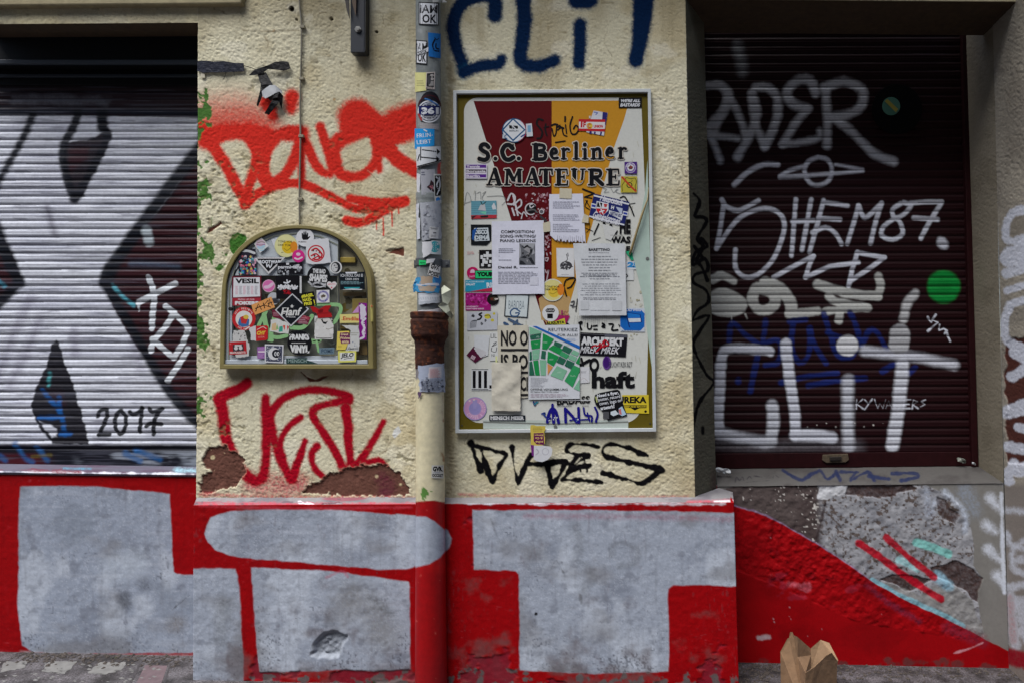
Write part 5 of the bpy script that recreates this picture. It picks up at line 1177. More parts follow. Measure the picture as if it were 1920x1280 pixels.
p = cp(); p.poly([(628,472),(806,468),(806,640),(632,644)], (18,17,22)); p.rect(808,472,822,600,(190,192,194)); p.line([(650,545),(660,575),(665,540),(690,560),(700,540),(720,565)],6,WHT); p.line([(720,540),(735,570),(750,540),(765,570),(790,550)],6,WHT); p.line([(645,560),(670,540)],5,WHT); p.line([(690,520),(715,525),(735,510)],5,WHT); p.line([(712,500),(715,520)],4,WHT); p.text('KAMA',668,540,790,572,(200,200,204),-.04,.04); p.blobs(680,575,745,605,14,5,12,[(160,20,34),(130,14,26)])
cs(p, 'black square sticker with white scrawl and a red smear above the Hanf diamond')
p = cp(); p.poly([(600,725),(680,720),(890,780),(868,838),(800,822),(605,780)], (104,34,54)); p.rows(610,740,670,770,3,(170,130,140)); p.rows(800,780,870,830,4,(176,140,150)); p.text('UTINO',820,770,880,795,(180,90,100),.25,.03)
cs(p, 'dark red sticker peeping out behind the Hanf diamond')
p = cp(); p.torn([(590,800),(640,790),(735,830),(722,905),(585,885)], (196,198,194), 4, 5); p.poly([(600,830),(630,820),(640,880),(596,878)], (196,170,130)); p.poly([(655,850),(680,845),(680,888),(650,890)], (60,150,130)); p.poly([(680,840),(700,840),(695,880)], (196,80,60)); p.poly([(712,840),(728,850),(715,880)], (180,70,70)); p.poly([(628,870),(640,830),(650,870)], (130,170,110))
cs(p, 'torn white sticker with small coloured flags under the Hanf diamond')
p = cp(); p.poly([(445,688),(595,626),(622,706),(466,766)], (206,146,86)); 
for pts in ([(478,735),(498,680),(520,722)], [(476,715),(540,690)], [(535,675),(545,712)], [(570,655),(540,690),(590,705)], [(575,700),(580,645),(602,690)], [(570,680),(600,668)]): p.line(pts, 3.4, INK, curve=False)
cs(p, 'orange sticker hand lettered AKA, tilted over the red band')
p = cp(); p.poly([(752,601),(878,718),(742,850),(622,726)], (186,188,192)); p.poly([(752,612),(866,718),(742,838),(633,726)], (20,24,30)); p.text('Hanf',672,708,818,768,(200,202,200),-.02,.03,.25); p.line([(676,752),(696,752)],2.5,(200,202,200)); p.line([(690,711),(708,711)],2.5,(200,202,200)); p.text('IM GLÜCK',706,770,778,783,(190,192,192),.04,.03); p.poly([(750,684),(758,696),(766,694),(756,704),(744,704),(734,694),(742,696)], (200,202,200)); p.rect(741,706,757,709,(190,192,192))
cs(p, 'black diamond sticker with white border reading Hanf in the middle of the cabinet')
p = cp(); p.poly([(812,602),(914,585),(936,690),(832,706)], (18,18,20)); p.text('#BASEL',820,606,912,632,(204,200,60),-.18,.05); p.text('NAZI-',830,636,898,660,(204,200,60),-.16,.05); p.text('FREI',840,666,898,690,(204,200,60),-.14,.05); p.line([(914,652),(920,676)],3.4,(204,200,60)); p.circ(922,688,3.6,(204,200,60))
cs(p, 'black sticker with yellow capitals NAZI-FREI above right of the Hanf diamond')
p = cp(); p.poly([(934,578),(1030,575),(1031,670),(936,673)], (204,204,206)); p.ring(983,624,30,43,(84,76,150)); p.ring(983,624,34,39,(190,186,204)); p.circ(983,624,27,(200,200,204)); p.poly([(965,620),(985,608),(1003,618),(998,630),(980,632),(975,642)], (90,80,70)); p.arctext('DIE BIENEN',983,624,36.5,9,-2.9,-.2,(70,64,140)); p.arctext('BERLIN',983,624,36.5,9,2.5,.6,(70,64,140),flip=True)
cs(p, 'white square sticker with a violet ring emblem, right of the NAZI-FREI sticker')
p = cp(); p.circ(389,790,88,(178,40,44)); p.circ(389,793,62,(204,204,200)); p.arctext('ARTY FESTIVAL',389,790,75,14,-2.7,-.45,(206,190,186)); p.arctext('DER NACHT',389,790,75,11,2.2,.9,(206,190,186),flip=True); p.poly([(345,820),(360,780),(400,770),(430,800),(425,845),(380,853),(350,842)], (60,100,150)); p.poly([(362,780),(398,765),(420,790),(405,830),(370,825)], (176,50,50)); p.circ(405,778,20,(196,170,70),16); p.line([(400,872),(430,850)],4,(206,206,200))
cs(p, 'round red sticker with a white centre at the left of the cabinet door')
p = cp(); p.torn([(430,860),(480,840),(485,955),(440,950)], (190,190,192), 5, 5); p.poly([(478,845),(560,840),(570,850),(568,940),(556,950),(480,957)], (178,36,40)); p.text('CHY',486,882,552,912,(204,170,60),-.04,.07,.2); p.text('SODA',494,920,545,934,(200,120,110),-.05,.03); p.line([(490,872),(530,852),(555,865)],2.5,(206,190,180))
cs(p, 'torn red sticker with yellow letters CHY at the lower left of the cabinet')
p = cp(); p.torn([(310,880),(395,878),(410,930),(432,1000),(425,1070),(330,1080),(300,960)], (186,186,184), 5, 6); p.blobs(305,890,400,950,14,3,7,[(90,90,92),(140,140,140)]); 
cs(p, 'crumpled white torn paper behind the small red cassette sticker', 'paper_scrap', 'paper')
p = cp(); p.poly([(275,965),(405,958),(412,1052),(280,1058)], (168,36,44)); p.poly([(305,985),(385,978),(390,1030),(308,1035)], (60,50,56)); p.circ(330,1010,14,(190,190,190)); p.circ(365,1008,14,(190,190,190)); p.rect(320,985,372,996,(196,196,196)); p.text('BEATKASSETTE',285,1034,402,1050,(206,204,200),-.02,.03); p.circ(288,978,6,(190,90,90))
cs(p, 'small red sticker showing a cassette at the bottom left of the cabinet')
p = cp(); p.poly([(488,1000),(548,996),(548,1086),(490,1088)], (136,90,150)); p.rect(495,1030,545,1042,(206,190,206)); p.rows(494,1004,544,1026,3,(176,140,186)); p.rows(494,1050,544,1082,4,(176,140,186))
cs(p, 'purple striped sticker left of the moon sticker')
p = cp(); p.poly([(546,980),(687,985),(682,1122),(545,1116)], (200,202,206)); p.poly([(556,990),(678,994),(674,1113),(554,1108)], (70,74,92))
for i in range(60):
    x, y = random.uniform(560,668), random.uniform(996,1105); p.line([(x,y),(x+random.uniform(-9,9),y+random.uniform(-9,9))],1.8,(186,190,200))
p.circ(615,1051,45,(200,202,204)); p.circ(632,1050,32,(30,32,40)); p.circ(626,1051,9,(200,202,204),16); p.circ(646,1051,9,(200,202,204),16); p.circ(628,1052,4,(30,32,40),10); p.circ(648,1052,4,(30,32,40),10)
cs(p, 'square patterned sticker with a white crescent moon at the bottom of the cabinet')
p = cp(); p.poly([(706,1085),(865,1082),(862,1100),(900,1110),(945,1126),(706,1124)], (44,66,64)); p.text('MENSCH',720,1090,860,1118,(130,150,146),0,.02)
cs(p, 'dark green strip reading MENSCH along the bottom of the cabinet glass')
p = cp(); p.circ(806,971,92,(18,18,22)); p.text('FRANKS',730,905,880,950,(204,206,206),0,.07); p.poly([(735,900),(770,884),(745,884)],(18,18,22)); p.rows(745,966,868,976,1,(190,190,190),.6); p.text('ViNYL',734,985,880,1045,(204,206,206),.02,.08); p.ring(806,971,86,92,(24,24,28))
cs(p, 'large round black sticker reading FRANKS VINYL at the bottom of the cabinet')
p = cp(); p.poly([(952,1008),(1068,1005),(1066,1052),(956,1056)], (100,120,132)); p.text('POMS',970,1016,1056,1046,(56,76,96),0,.03); p.line([(1015,965),(1050,985),(1070,970)],3,(70,76,70)); 
cs(p, 'faded blue grey sticker reading POMS beside FRANKS VINYL')
p = cp(); p.torn([(920,770),(985,760),(1050,800),(1062,850),(1056,944),(920,944)], (198,198,196), 3, 6); p.circ(990,815,66,(200,198,194),55,a0=-math.pi,a1=0); p.poly([(968,800),(978,790),(985,812),(1005,815),(1020,805),(1005,832),(985,828)], INK); p.arctext('HUNGER VON BERLIN',990,830,66,15,-3.0,-.1,INK); p.line([(932,900),(932,935),(1045,935),(1045,900)],3,(90,90,90),curve=False); p.line([(985,850),(1020,870),(1060,855)],3,(150,146,140)); p.blobs(930,850,1050,930,10,6,20,[(206,206,204),(186,186,184)])
cs(p, 'white sticker with an arch of black letters under the red bow')
p = cp(); p.poly([(886,700),(910,698),(955,720),(1000,692),(1045,690),(1020,735),(1045,750),(1052,780),(945,786),(935,752),(905,738)], (160,30,34)); p.poly([(945,725),(985,720),(980,745),(950,748)], (110,16,22)); p.line([(940,752),(1040,748)],3,(120,20,26))
cs(p, 'torn red bow shaped sticker right of the Hanf diamond')
p = cp(); p.poly([(1108,758),(1255,756),(1300,770),(1290,820),(1110,823)], (206,196,124)); p.text('.Emdiland',1122,776,1290,806,(178,60,44),.02,.03)
cs(p, 'yellow sticker with red letters Emdiland at the right of the cabinet')
p = cp(); p.poly([(1200,750),(1250,690),(1250,745)], (190,140,190)); p.poly([(1250,672),(1312,674),(1308,948),(1255,946)], (124,18,124)); p.torn([(1252,690),(1275,680),(1305,700),(1308,760),(1290,790),(1280,800),(1262,790)], (196,190,204), 6, 5); p.line([(1300,790),(1275,820),(1295,860),(1280,890),(1290,925),(1262,940)],8,(198,194,206)); p.text('ULRIKE',1245,855,1335,872,(206,200,210),1.5,.04)
cs(p, 'tall magenta strip with white splashes at the right edge of the cabinet door')
p = cp(); p.torn([(1120,838),(1250,840),(1256,950),(1250,1030),(1150,1030),(1180,960),(1190,880)], (190,192,190), 4, 6); p.blobs(1180,960,1245,1020,8,3,8,[(110,120,140),(160,164,166)]); p.text('KÄMPFE',1150,1005,1246,1022,(70,74,76),0,.02); p.rows(1190,890,1250,920,2,(150,150,140)); cs(p, 'torn white paper behind the yellow Wohnen sticker', 'paper_scrap', 'paper')
p = cp(); p.poly([(1090,885),(1180,882),(1176,960),(1150,1022),(1083,1022)], (208,190,90)); p.poly([(1112,895),(1175,893),(1184,925),(1186,975),(1120,978),(1106,930)], (100,26,80)); p.text('Deut',1118,898,1172,916,(210,190,150),0,.03); p.text('Wohne',1108,924,1184,944,(210,190,150),0,.03); p.text('ente',1124,952,1176,972,(210,190,150),0,.03); p.rows(1095,990,1130,1004,1,(150,130,60))
cs(p, 'torn yellow sticker with purple blocks reading Deut Wohne above the JELO sticker')
p = cp(); p.poly([(1095,1030),(1232,1030),(1230,1112),(1097,1116)], (206,204,100)); p.poly([(1108,1042),(1220,1041),(1218,1101),(1110,1104)], (204,206,204)); p.text('JELO',1118,1044,1212,1086,INK,-.08,.04,.25); p.line([(1140,1090),(1200,1080)],2,INK)
cs(p, 'yellow bordered white sticker reading JELO at the bottom right of the cabinet')
# ================================================================== NOTICE BOARD
Zs = (830, 150, 4.6829); Z5 = (840, 350, 5.119); Z6 = (1020, 350, 5.118); Z7 = (840, 570, 4.923); Z8 = (1020, 570, 4.923)
nb = empty('notice_board', P(1040, 808, D), 'club sign board in maroon and gold lettered S.C. Berliner AMATEURE, buried in posters', 'sign board')
o4 = [(849.5,169.5),(1220.5,166.5),(1230.5,808.5),(853.5,811.5)]; i4 = [(855.5,176),(1214.5,173),(1224,802),(860,805)]
m_al = mat('white_aluminium', (190, 196, 198), .4, var=.08, vscale=25)
ring_plate('frame', o4, i4, D - .026, D - .002, m_al, nb, None, .0015)
BD = D - .012
OLV = (92, 80, 22); BEI = (198, 200, 194); MRN = (84, 8, 16); GLD = (188, 134, 36)
p = Print('board', BD, None)
p.sheet([(855,175.5),(1215,172.5),(1224.5,802.5),(859.5,805.5)], OLV, 6, 6)
def rr(x0, y0, x1, y1, rs_):
    out = []
    for (cx, cy, a0), r in zip(((x0, y0, 180), (x1, y0, 270), (x1, y1, 0), (x0, y1, 90)), rs_):
        sx = cx + (r if cx == x0 else -r); sy = cy + (r if cy == y0 else -r)
        out += [(sx + r * math.cos(R(a0 + t)), sy + r * math.sin(R(a0 + t))) for t in range(0, 91, 10)]
    return out
p.poly(rr(870, 183.5, 1203, 792, (26, 4, 34, 30)), BEI)
p.poly([(1203,205),(1210,380),(1212,560),(1215,640),(1212,760),(1203,770)], BEI)
p.rect(906, 787, 1178, 803, (176,186,180)); p.poly([(906,789),(1040,793),(1178,789),(1178,792),(1040,796),(906,792)], (120,124,120))
p.poly([(888,190),(1034.5,189.5),(1034.5,640),(1018,600)], MRN); p.poly([(1034.5,189.5),(1180,189),(1170,225),(1152,275),(1060,600),(1040,640),(1034.5,640)], GLD)
p.torn([(1010,560),(1050,545),(1070,560),(1060,600),(1040,620),(1015,600)], (176,146,100), 3, 5)
p.blobs(985,362,1030,400,60,1,3.4,[(150,110,120),(120,60,72),(186,170,174)]); p.blobs(985,400,1034,440,60,1,3,[(150,110,120),(120,60,72)]); p.blobs(1010,440,1034,470,30,1,3,[(150,110,120),(176,150,156)])
# dirt, brush marks, marker tags
for i in range(60):
    x, y = random.choice([(random.uniform(872,900),random.uniform(340,780)),(random.uniform(1180,1203),random.uniform(240,700)),(random.uniform(930,1200),random.uniform(560,780))])
    p.line([(x,y),(x+random.uniform(-4,4),y+random.uniform(2,12))],.35,(170,168,150),caps=False)
p.blobs(1180,545,1204,640,26,1,4,[(176,174,152),(160,156,132),(188,188,176)])
p.Z = Zs
for pts, r in (([(880,355),(840,345),(825,385),(850,420),(875,460),(860,510),(830,515)],8), ([(905,390),(900,440),(915,490)],7), ([(890,420),(930,410)],5), ([(955,400),(985,390),(1010,395)],8), ([(960,430),(975,495),(995,470),(1000,400)],6), ([(1000,420),(1030,400)],6), ([(1010,440),(1045,420),(1060,480),(1090,495)],6), ([(1075,325),(1075,365)],8), ([(1078,395),(1088,470)],6), ([(1140,325),(1118,400),(1130,470),(1170,475),(1195,430),(1170,400),(1150,430)],7), ([(990,550),(1075,538)],6), ([(1020,410),(1060,425)],9)):
    p.line(pts, r, INK)
for pts, r in (([(1230,960),(1330,1000)],8), ([(1330,1000),(1245,1030)],6), ([(1245,1030),(1310,1040)],5), ([(1270,1060),(1250,1110),(1290,1140)],4), ([(1560,1035),(1600,1030),(1650,1120),(1680,1195)],6), ([(1620,1095),(1690,1083)],3)):
    p.line(pts, r, INK)
GRY = (120, 124, 124)
for pts in ([(190,1100),(215,985),(250,1060),(195,1085)], [(290,980),(285,1060)], [(300,1000),(330,985),(335,1050)], [(350,1000),(380,980),(345,1040),(380,1080)], [(390,1025),(520,1020),(555,1060),(520,1100)], [(1410,955),(1440,960),(1415,990),(1460,985)], [(1480,955),(1500,990),(1530,960)], [(1540,960),(1520,985),(1560,1000)]): p.line(pts, 2, GRY)
WG = (190,186,190)
for pts, r in (([(570,1060),(600,1000),(635,1030),(620,1090),(570,1090)],8), ([(620,1020),(640,1100),(660,1190)],8), ([(625,1100),(680,1050),(690,1100),(640,1140)],7), ([(610,1130),(630,1190)],8), ([(650,1150),(690,1180)],5), ([(690,1220),(710,1160),(740,1200)],5)): p.line(pts, r, WG)
p.ring(775,1135,44,54,WG,a0=.9,a1=5.6); p.circ(780,1130,42,INK); p.line([(790,1090),(765,1100),(775,1125),(800,1110)],5,WG); p.line([(740,1150),(800,1140),(830,1165)],6,(90,90,90)); p.ring(868,1158,16,23,WG); p.line([(860,1200),(905,1240)],10,(60,56,60)); p.circ(868,1158,14,(90,90,96))
p.Z = Z6
for pts, r in (([(190,960),(210,900),(270,880),(300,890),(260,960),(225,975)],7), ([(195,975),(215,1050)],7), ([(525,360),(480,460)],7), ([(400,400),(470,430)],3), ([(400,350),(430,345),(440,400),(410,440)],3), ([(460,520),(540,490)],3), ([(400,130),(440,200)],4)): p.line(pts, r, INK)
for pts in ([(945,640),(950,660)], [(980,635),(985,650)], [(925,690),(960,685),(950,715),(930,705)], [(930,800),(945,830),(965,800),(945,900)]):
    p.line([(x - 925 + 5, y) for x, y in pts], 6, (170,150,156))
for i in range(16): p.line([(300+i*20,1235),(292+i*20+random.uniform(-10,8),1330)],1.0,(150,150,150),caps=False)
p.line([(260,1110),(290,1100),(280,1140),(255,1140)],6,(70,70,74)); p.line([(320,1080),(305,1200)],5,INK); p.line([(270,1160),(300,1150)],5,(90,90,94))
p.Z = Z8
for pts, r in (([(325,175),(340,165),(350,175),(330,195),(345,235)],9), ([(400,180),(405,225),(430,230),(440,200)],7), ([(455,205),(490,200)],7), ([(460,235),(490,235)],7), ([(540,180),(560,195),(535,210),(560,215)],9), ([(600,185),(640,190),(625,240),(680,240)],8), ([(690,190),(700,210)],5), ([(190,195),(210,180),(230,195)],9)): p.line(pts, r, INK)
p.line([(340,560),(420,515)],14,INK,curve=False); p.line([(345,500),(360,560)],10,INK); p.ring(463,560,24,46,INK,ky=1.45); 
p.circ(580,540,40,(92,60,130),62); p.circ(575,535,26,(60,24,104),52); 
p.done('printed_panel', parent=nb)
# pale clear cover strip bent away on the right
plate('cover_strip', [(1209,365),(1214,300),(1222,600),(1222,690),(1206,560),(1186,478)], BD - .004, BD - .002, mat('greenish_cover', (170, 190, 180), .25, var=.06), nb, 0)
tube('bent_trim', np.array([P(1216,352,BD-.006), P(1214,375,BD-.012), P(1203,405,BD-.022), P(1193,438,BD-.016), P(1184,468,BD-.012), P(1180,478,BD-.008)]), [.0012,.003,.0055,.005,.006,.004], mat('bent_trim', (142, 126, 86), .4, var=.2), nb, 8)
for x, y, r in ((861,182,1.8),(1034,177,1.6),(1209,179,1.8),(866,797,1.8),(1219,793,1.8)): disc('screw', (x, y), r, BD - .003, .003, mat('screw', (54, 50, 34), .5), nb, 10)
for x, y in ((1041,799),(1214,485)): disc('rivet', (x, y), 3.2, BD - .006, .005, mat('rivet', (96, 98, 96), .5), nb, 14)
# raised vinyl letters
def letters(p, r0, col):
    def ln(pts, r, r2=None): p.line(pts, r + r0, col, None if r2 is None else r2 + r0)
    def e(dx, dy):
        ln([(952+dx,648+dy),(1000+dx,640+dy),(990+dx,610+dy),(966+dx,610+dy),(948+dx,650+dy),(970+dx,688+dy),(1008+dx,686+dy)], 13)
    def r_(dx, dy):
        ln([(1062+dx,608+dy),(1062+dx,690+dy)], 15); ln([(1042+dx,694+dy),(1086+dx,694+dy)], 6); ln([(1042+dx,607+dy),(1062+dx,604+dy)], 6); ln([(1070+dx,620+dy),(1092+dx,606+dy),(1108+dx,614+dy)], 11)
    ln([(402,592),(378,568),(345,572),(332,600),(355,625),(390,645),(398,680),(370,704),(322,694)], 19); ln([(404,570),(404,600)], 6); ln([(318,680),(320,706)], 6)
    ln([(463,692)], 19); ln([(668,692)], 19)
    ln([(614,602),(585,574),(548,580),(522,630),(545,690),(585,702),(622,680)], 20); ln([(618,568),(618,608)], 7)
    ln([(818,572),(818,694)], 22); ln([(788,566),(850,566)], 8); ln([(788,700),(850,700)], 8); ln([(840,570),(888,580),(888,612),(840,626)], 15); ln([(840,630),(898,645),(895,690),(840,698)], 17)
    e(0, 0); r_(0, 0)
    ln([(1172,556),(1172,690)], 16); ln([(1146,694),(1200,694)], 6); ln([(1148,556),(1172,552)], 6)
    ln([(1250,612),(1250,690)], 15); ln([(1226,694),(1276,694)], 6); ln([(1248,570)], 19); ln([(1228,608),(1250,606)], 6)
    ln([(1325,612),(1325,690)], 15); ln([(1302,694),(1350,694)], 6); ln([(1302,607),(1325,605)], 6); ln([(1335,618),(1362,604),(1380,620),(1382,690)], 14); ln([(1360,694),(1408,694)], 6)
    e(490, -6); r_(500, -6)
    for dx in (0, 333):
        ln([(452+dx,788),(405+dx,915)], 9); ln([(458+dx,788),(496+dx,915)], 19); ln([(428+dx,875),(478+dx,875)], 7); ln([(388+dx,922),(432+dx,922)], 7); ln([(464+dx,922),(522+dx,922)], 7)
    ln([(568,795),(562,915)], 12); ln([(578,795),(622,885)], 18); ln([(622,885),(664,795)], 9); ln([(672,795),(674,915)], 18); ln([(545,922),(590,922)], 7); ln([(646,922),(702,922)], 7); ln([(546,788),(580,788)], 7); ln([(660,788),(696,788)], 7)
    ln([(905,795),(905,915)], 19); ln([(856,788),(960,788)], 9); ln([(858,790),(852,828)], 8); ln([(958,790),(962,828)], 8); ln([(878,922),(934,922)], 7)
    for dx in (0, 452):
        ln([(1020+dx,795),(1020+dx,915)], 19); ln([(990+dx,788),(1090+dx,788)], 8); ln([(1020+dx,852),(1066+dx,852)], 8); ln([(990+dx,922),(1094+dx,922)], 8); ln([(1090+dx,790),(1094+dx,825)], 7); ln([(1066+dx,835),(1066+dx,870)], 6); ln([(1096+dx,888),(1094+dx,922)], 7)
    ln([(1155,790),(1155,865)], 18); ln([(1160,880),(1190,905),(1222,880),(1230,790)], 10); ln([(1132,786),(1178,786)], 7); ln([(1212,786),(1250,786)], 7)
    ln([(1308,795),(1308,915)], 19); ln([(1280,788),(1345,788)], 8); ln([(1280,922),(1336,922)], 7); ln([(1320,792),(1382,800),(1378,845),(1325,855)], 15); ln([(1340,862),(1402,918)], 18)
p = Print('board', BD, Zs); letters(p, 8, (196, 190, 180)); p.l += .0001; letters(p, 0, (14, 16, 22))
p.poly([(1136,850),(1165,880),(1210,885),(1245,878),(1205,912),(1180,905)], GLD); p.line([(1136,850),(1180,906),(1205,912)], 3, (206,190,150)); p.line([(605,895),(640,905),(700,912)], 4, (176,160,160)); p.line([(1440,680),(1480,690),(1500,680)], 5, GLD)
p.done('lettering', parent=nb)
GB = 'stickers and notices on the sign board'
def bs(p, lab, name='sticker', cat='sticker'): return p.done(name, lab, cat, group=GB)
def bp_(Z): return Print('board', BD, Z)
p = bp_(Zs); p.poly([(1545,158),(1748,156),(1748,246),(1545,248)], INK); p.text("WE'RE ALL",1562,170,1735,198,WHT,0,.05,.25); p.text('BASTARDS',1562,206,1732,236,WHT,0,.05,.25)
bs(p, "black sticker reading WE'RE ALL BASTARDS in the upper right corner")
p = bp_(Zs); p.poly([(730,388),(782,382),(792,495),(738,500)], (196,200,206)); p.rect(745,400,775,460,(120,160,190)); p.rect(700,470,730,495,(170,40,50)); p.circ(628,445,106,(30,80,120)); p.circ(628,445,99,WHT); p.rect(525,480,560,515,(176,186,196)); p.poly([(618,335),(728,440),(618,542),(518,440)], (28,82,124)); p.poly([(618,352),(712,440),(618,524),(536,440)], (204,208,212)); p.poly([(582,398),(608,402),(612,432),(586,428)], INK); p.poly([(610,402),(660,405),(662,430),(616,432)], INK); p.line([(612,404),(640,430)],4,WHT); p.text('BERLIN',586,440,664,456,(60,70,80),0,.02); p.ring(628,445,101,105,(170,40,60),a0=-1,a1=1.2); p.ring(560,500,12,18,(40,60,110),a0=1,a1=5); p.line([(690,500),(720,480)],6,(40,60,120))
bs(p, 'blue and white diamond sticker with a small flag on the maroon field')
p = bp_(Zs); p.poly([(1325,270),(1450,290),(1415,492),(1260,460)], (196,198,206)); p.poly([(1405,282),(1448,290),(1432,400),(1398,395)], (40,36,104)); p.poly([(1290,450),(1310,455),(1306,478),(1286,470)], (40,36,104)); p.poly([(1330,455),(1345,458),(1342,480),(1328,478)], (40,36,104)); p.poly([(1385,455),(1400,458),(1395,488),(1380,486)], (40,36,104)); p.text('KILION',1285,318,1392,342,WHT,.03,.02); p.line([(1330,285),(1360,290),(1345,305)],5,(110,120,170))
bs(p, 'blue and white striped sticker peeping out behind the red and white club sticker')
p = bp_(Zs); p.poly([(1195,345),(1428,348),(1425,455),(1194,448)], (178,36,44)); p.poly([(1197,368),(1426,372),(1424,432),(1196,428)], (206,206,206)); p.text('1',1212,368,1228,420,(178,36,44),.05,.04); p.text('F',1234,370,1258,420,(178,36,44),.05,.05); p.ring(1290,405,16,27,(196,150,40)); p.circ(1298,402,15,(206,180,60)); p.text('C',1276,385,1300,424,(178,36,44),.05,.03); p.text('UNION',1326,396,1408,422,(178,36,44),0,.06); p.line([(1225,366),(1290,366)],4,(178,36,44))
bs(p, 'red and white sticker with red lettering UNION on the gold field')
p = bp_(Zs); p.poly([(198,738),(390,738),(388,868),(196,868)], (200,196,210))
for y, t, c in ((746,'Tennis',(84,40,130)),(788,'Borussia',(40,30,40)),(830,'Berlin',(84,40,130))): p.rect(204,y,382,y+28,c); p.text(t,208,y+4,208+(118 if len(t)<7 else 170),y+26,(204,200,210),0,.04)
bs(p, 'purple striped sticker lettered Tennis Borussia Berlin at the left')
p = bp_(Zs); p.poly([(1596,722),(1706,720),(1706,824),(1597,824)], (70,36,116)); p.ring(1650,772,42,46,(196,190,206)); p.ring(1650,772,32,41,(120,100,160)); p.circ(1650,772,30,(200,200,204)); p.poly([(1630,770),(1650,750),(1672,765),(1665,785),(1640,788)], (90,60,60)); p.circ(1655,765,8,(150,50,50)); p.arctext('BERLIN FANS',1650,772,37,10,-3,-.1,(204,200,210))
bs(p, 'small purple square sticker with a white ring emblem at the upper right')
p = bp_(Zs); p.poly([(1565,848),(1708,848),(1706,990),(1562,990)], (176,164,60)); p.line([(1580,980),(1575,930),(1600,890),(1610,860),(1650,870),(1690,865),(1700,900),(1690,940),(1700,975)],3,(70,70,30)); p.ring(1640,925,18,26,(40,40,30)); p.line([(1575,855),(1640,925),(1695,978)],8,(176,60,40)); p.line([(1660,880),(1665,890),(1655,895)],2,(60,60,30))
bs(p, 'square mustard yellow sticker crossed by a red diagonal bar')
p = bp_(Zs); p.poly([(250,1065),(472,1062),(474,1215),(250,1218)], (96,150,166))
for k in range(6): p.rect(250,1072+k*19,472,1075+k*19,(70,110,124))
p.poly([(310,1145),(330,1100),(370,1090),(380,1150)], (176,180,184)); p.poly([(320,1160),(385,1155),(378,1185)], (110,190,160)); p.poly([(440,1140),(430,1110),(450,1080),(465,1110),(470,1135)], (196,200,204)); p.poly([(248,1190),(474,1185),(474,1215),(250,1222)], (170,50,60)); p.poly([(330,1195),(400,1190),(400,1210),(335,1212)], (40,30,34)); p.line([(335,1070),(350,1095),(380,1072)],4,(40,60,60)); p.poly([(250,1200),(300,1190),(260,1225)], (50,34,38))
bs(p, 'light blue picture sticker with a red foot at the left of the board')
p = bp_(Z5); p.poly([(218,366),(415,366),(414,520),(370,564),(220,562)], (20,24,28)); p.poly([(250,400),(385,396),(400,520),(255,526)], (190,200,206)); p.poly([(258,410),(375,408),(378,515),(262,516)], (40,50,60)); p.text('DISCO',258,414,378,460,(190,200,206),0,.06); p.text('DEMA',258,470,395,512,(190,200,206),0,.06); p.poly([(235,420),(280,395),(262,450),(245,520),(230,500)], (30,80,150))
bs(p, 'black square sticker with a blue edged frame and stacked letters')
p = bp_(Z5); p.poly([(298,610),(420,608),(420,780),(300,782)], (18,18,20))
for x, y, w, h in ((365,625,26,28),(340,650,80,28),(312,660,24,36),(330,690,30,50),(370,680,18,24),(352,712,30,30),(395,705,25,30),(318,740,26,26),(384,748,24,22)): p.rect(x,y,x+w,y+h,(200,204,206))
p.text('FÜR DICH',185,622,240,634,(190,110,110),-.12,.01); p.text('DRAUSSEN',185,638,250,650,(190,110,110),-.12,.01)
bs(p, 'black sticker with a white blocky pixel pattern left of the piano poster')
p = bp_(Z5); p.circ(238,830,58,(176,20,88)); p.circ(236,810,20,(206,180,196),14); p.poly([(212,815),(260,812),(262,828),(214,830)], (206,180,196)); p.text('Fessie',206,850,262,872,(206,150,180),-.15,.02); bs(p, 'round magenta sticker with a pale cap at the left of the green strip')
p = bp_(Z5); p.poly([(258,806),(430,804),(430,884),(258,886)], (22,40,30)); p.poly([(264,812),(430,810),(430,880),(264,880)], (36,186,112)); p.text('YOUR',275,820,440,866,(16,30,22),0,.08); bs(p, 'bright green sticker starting with YOU, tucked under the piano poster')
p = bp_(Z5); p.poly([(165,898),(425,896),(425,1005),(166,1010)], (40,144,176)); p.poly([(210,1008),(425,970),(425,1008)], (176,40,70)); p.text('KLASSENKAMPF',172,906,350,922,(170,200,210),0,.02); p.text('FAU-IT',176,930,260,950,WHT,0,.06); p.text('RIS',370,920,450,972,WHT,-.06,.04); bs(p, 'teal sticker with a red wedge under the green strip')
p = bp_(Z5); p.poly([(166,1022),(410,1020),(410,1188),(168,1190)], (150,26,110)); p.blobs(175,1028,400,1140,40,5,18,[(120,20,70),(170,60,140),(100,16,70),(190,60,150)]); p.text('SOLIDARITY',176,1146,292,1160,(206,180,200),0,.04); p.text('KENNT KEINE GRENZE',176,1166,345,1180,(206,180,200),0,.04); bs(p, 'magenta photo sticker with two lines of white print at the left')
p = bp_(Z5); p.circ(431,1082,56,(24,20,20)); p.poly([(400,1070),(440,1060),(484,1075),(450,1100),(420,1090)], (70,60,44)); p.poly([(445,1075),(484,1070),(482,1085),(450,1090)], (186,180,176)); p.circ(420,1080,14,(90,40,34)); bs(p, 'small round dark sticker overlapping the magenta photo sticker')
p = bp_(Z7); p.poly([(175,78),(456,72),(455,238),(176,245)], (178,182,190)); 
for x, y, r in ((230,110,22),(315,180,16),(350,155,12)): p.blobs(x-8,y-8,x+8,y+8,4,r*.4,r*.8,[(50,50,56),(90,92,98)])
p.line([(310,85),(285,100),(310,115),(295,140),(275,145)],8,INK); p.circ(365,115,30,(186,176,60),24); p.circ(410,150,16,(186,176,60),14); p.circ(425,90,12,(186,176,60))
for k in range(6): p.line([(205+k*10,225-k*2),(212+k*10,165),(245+k*5,150)],2,(50,52,60))
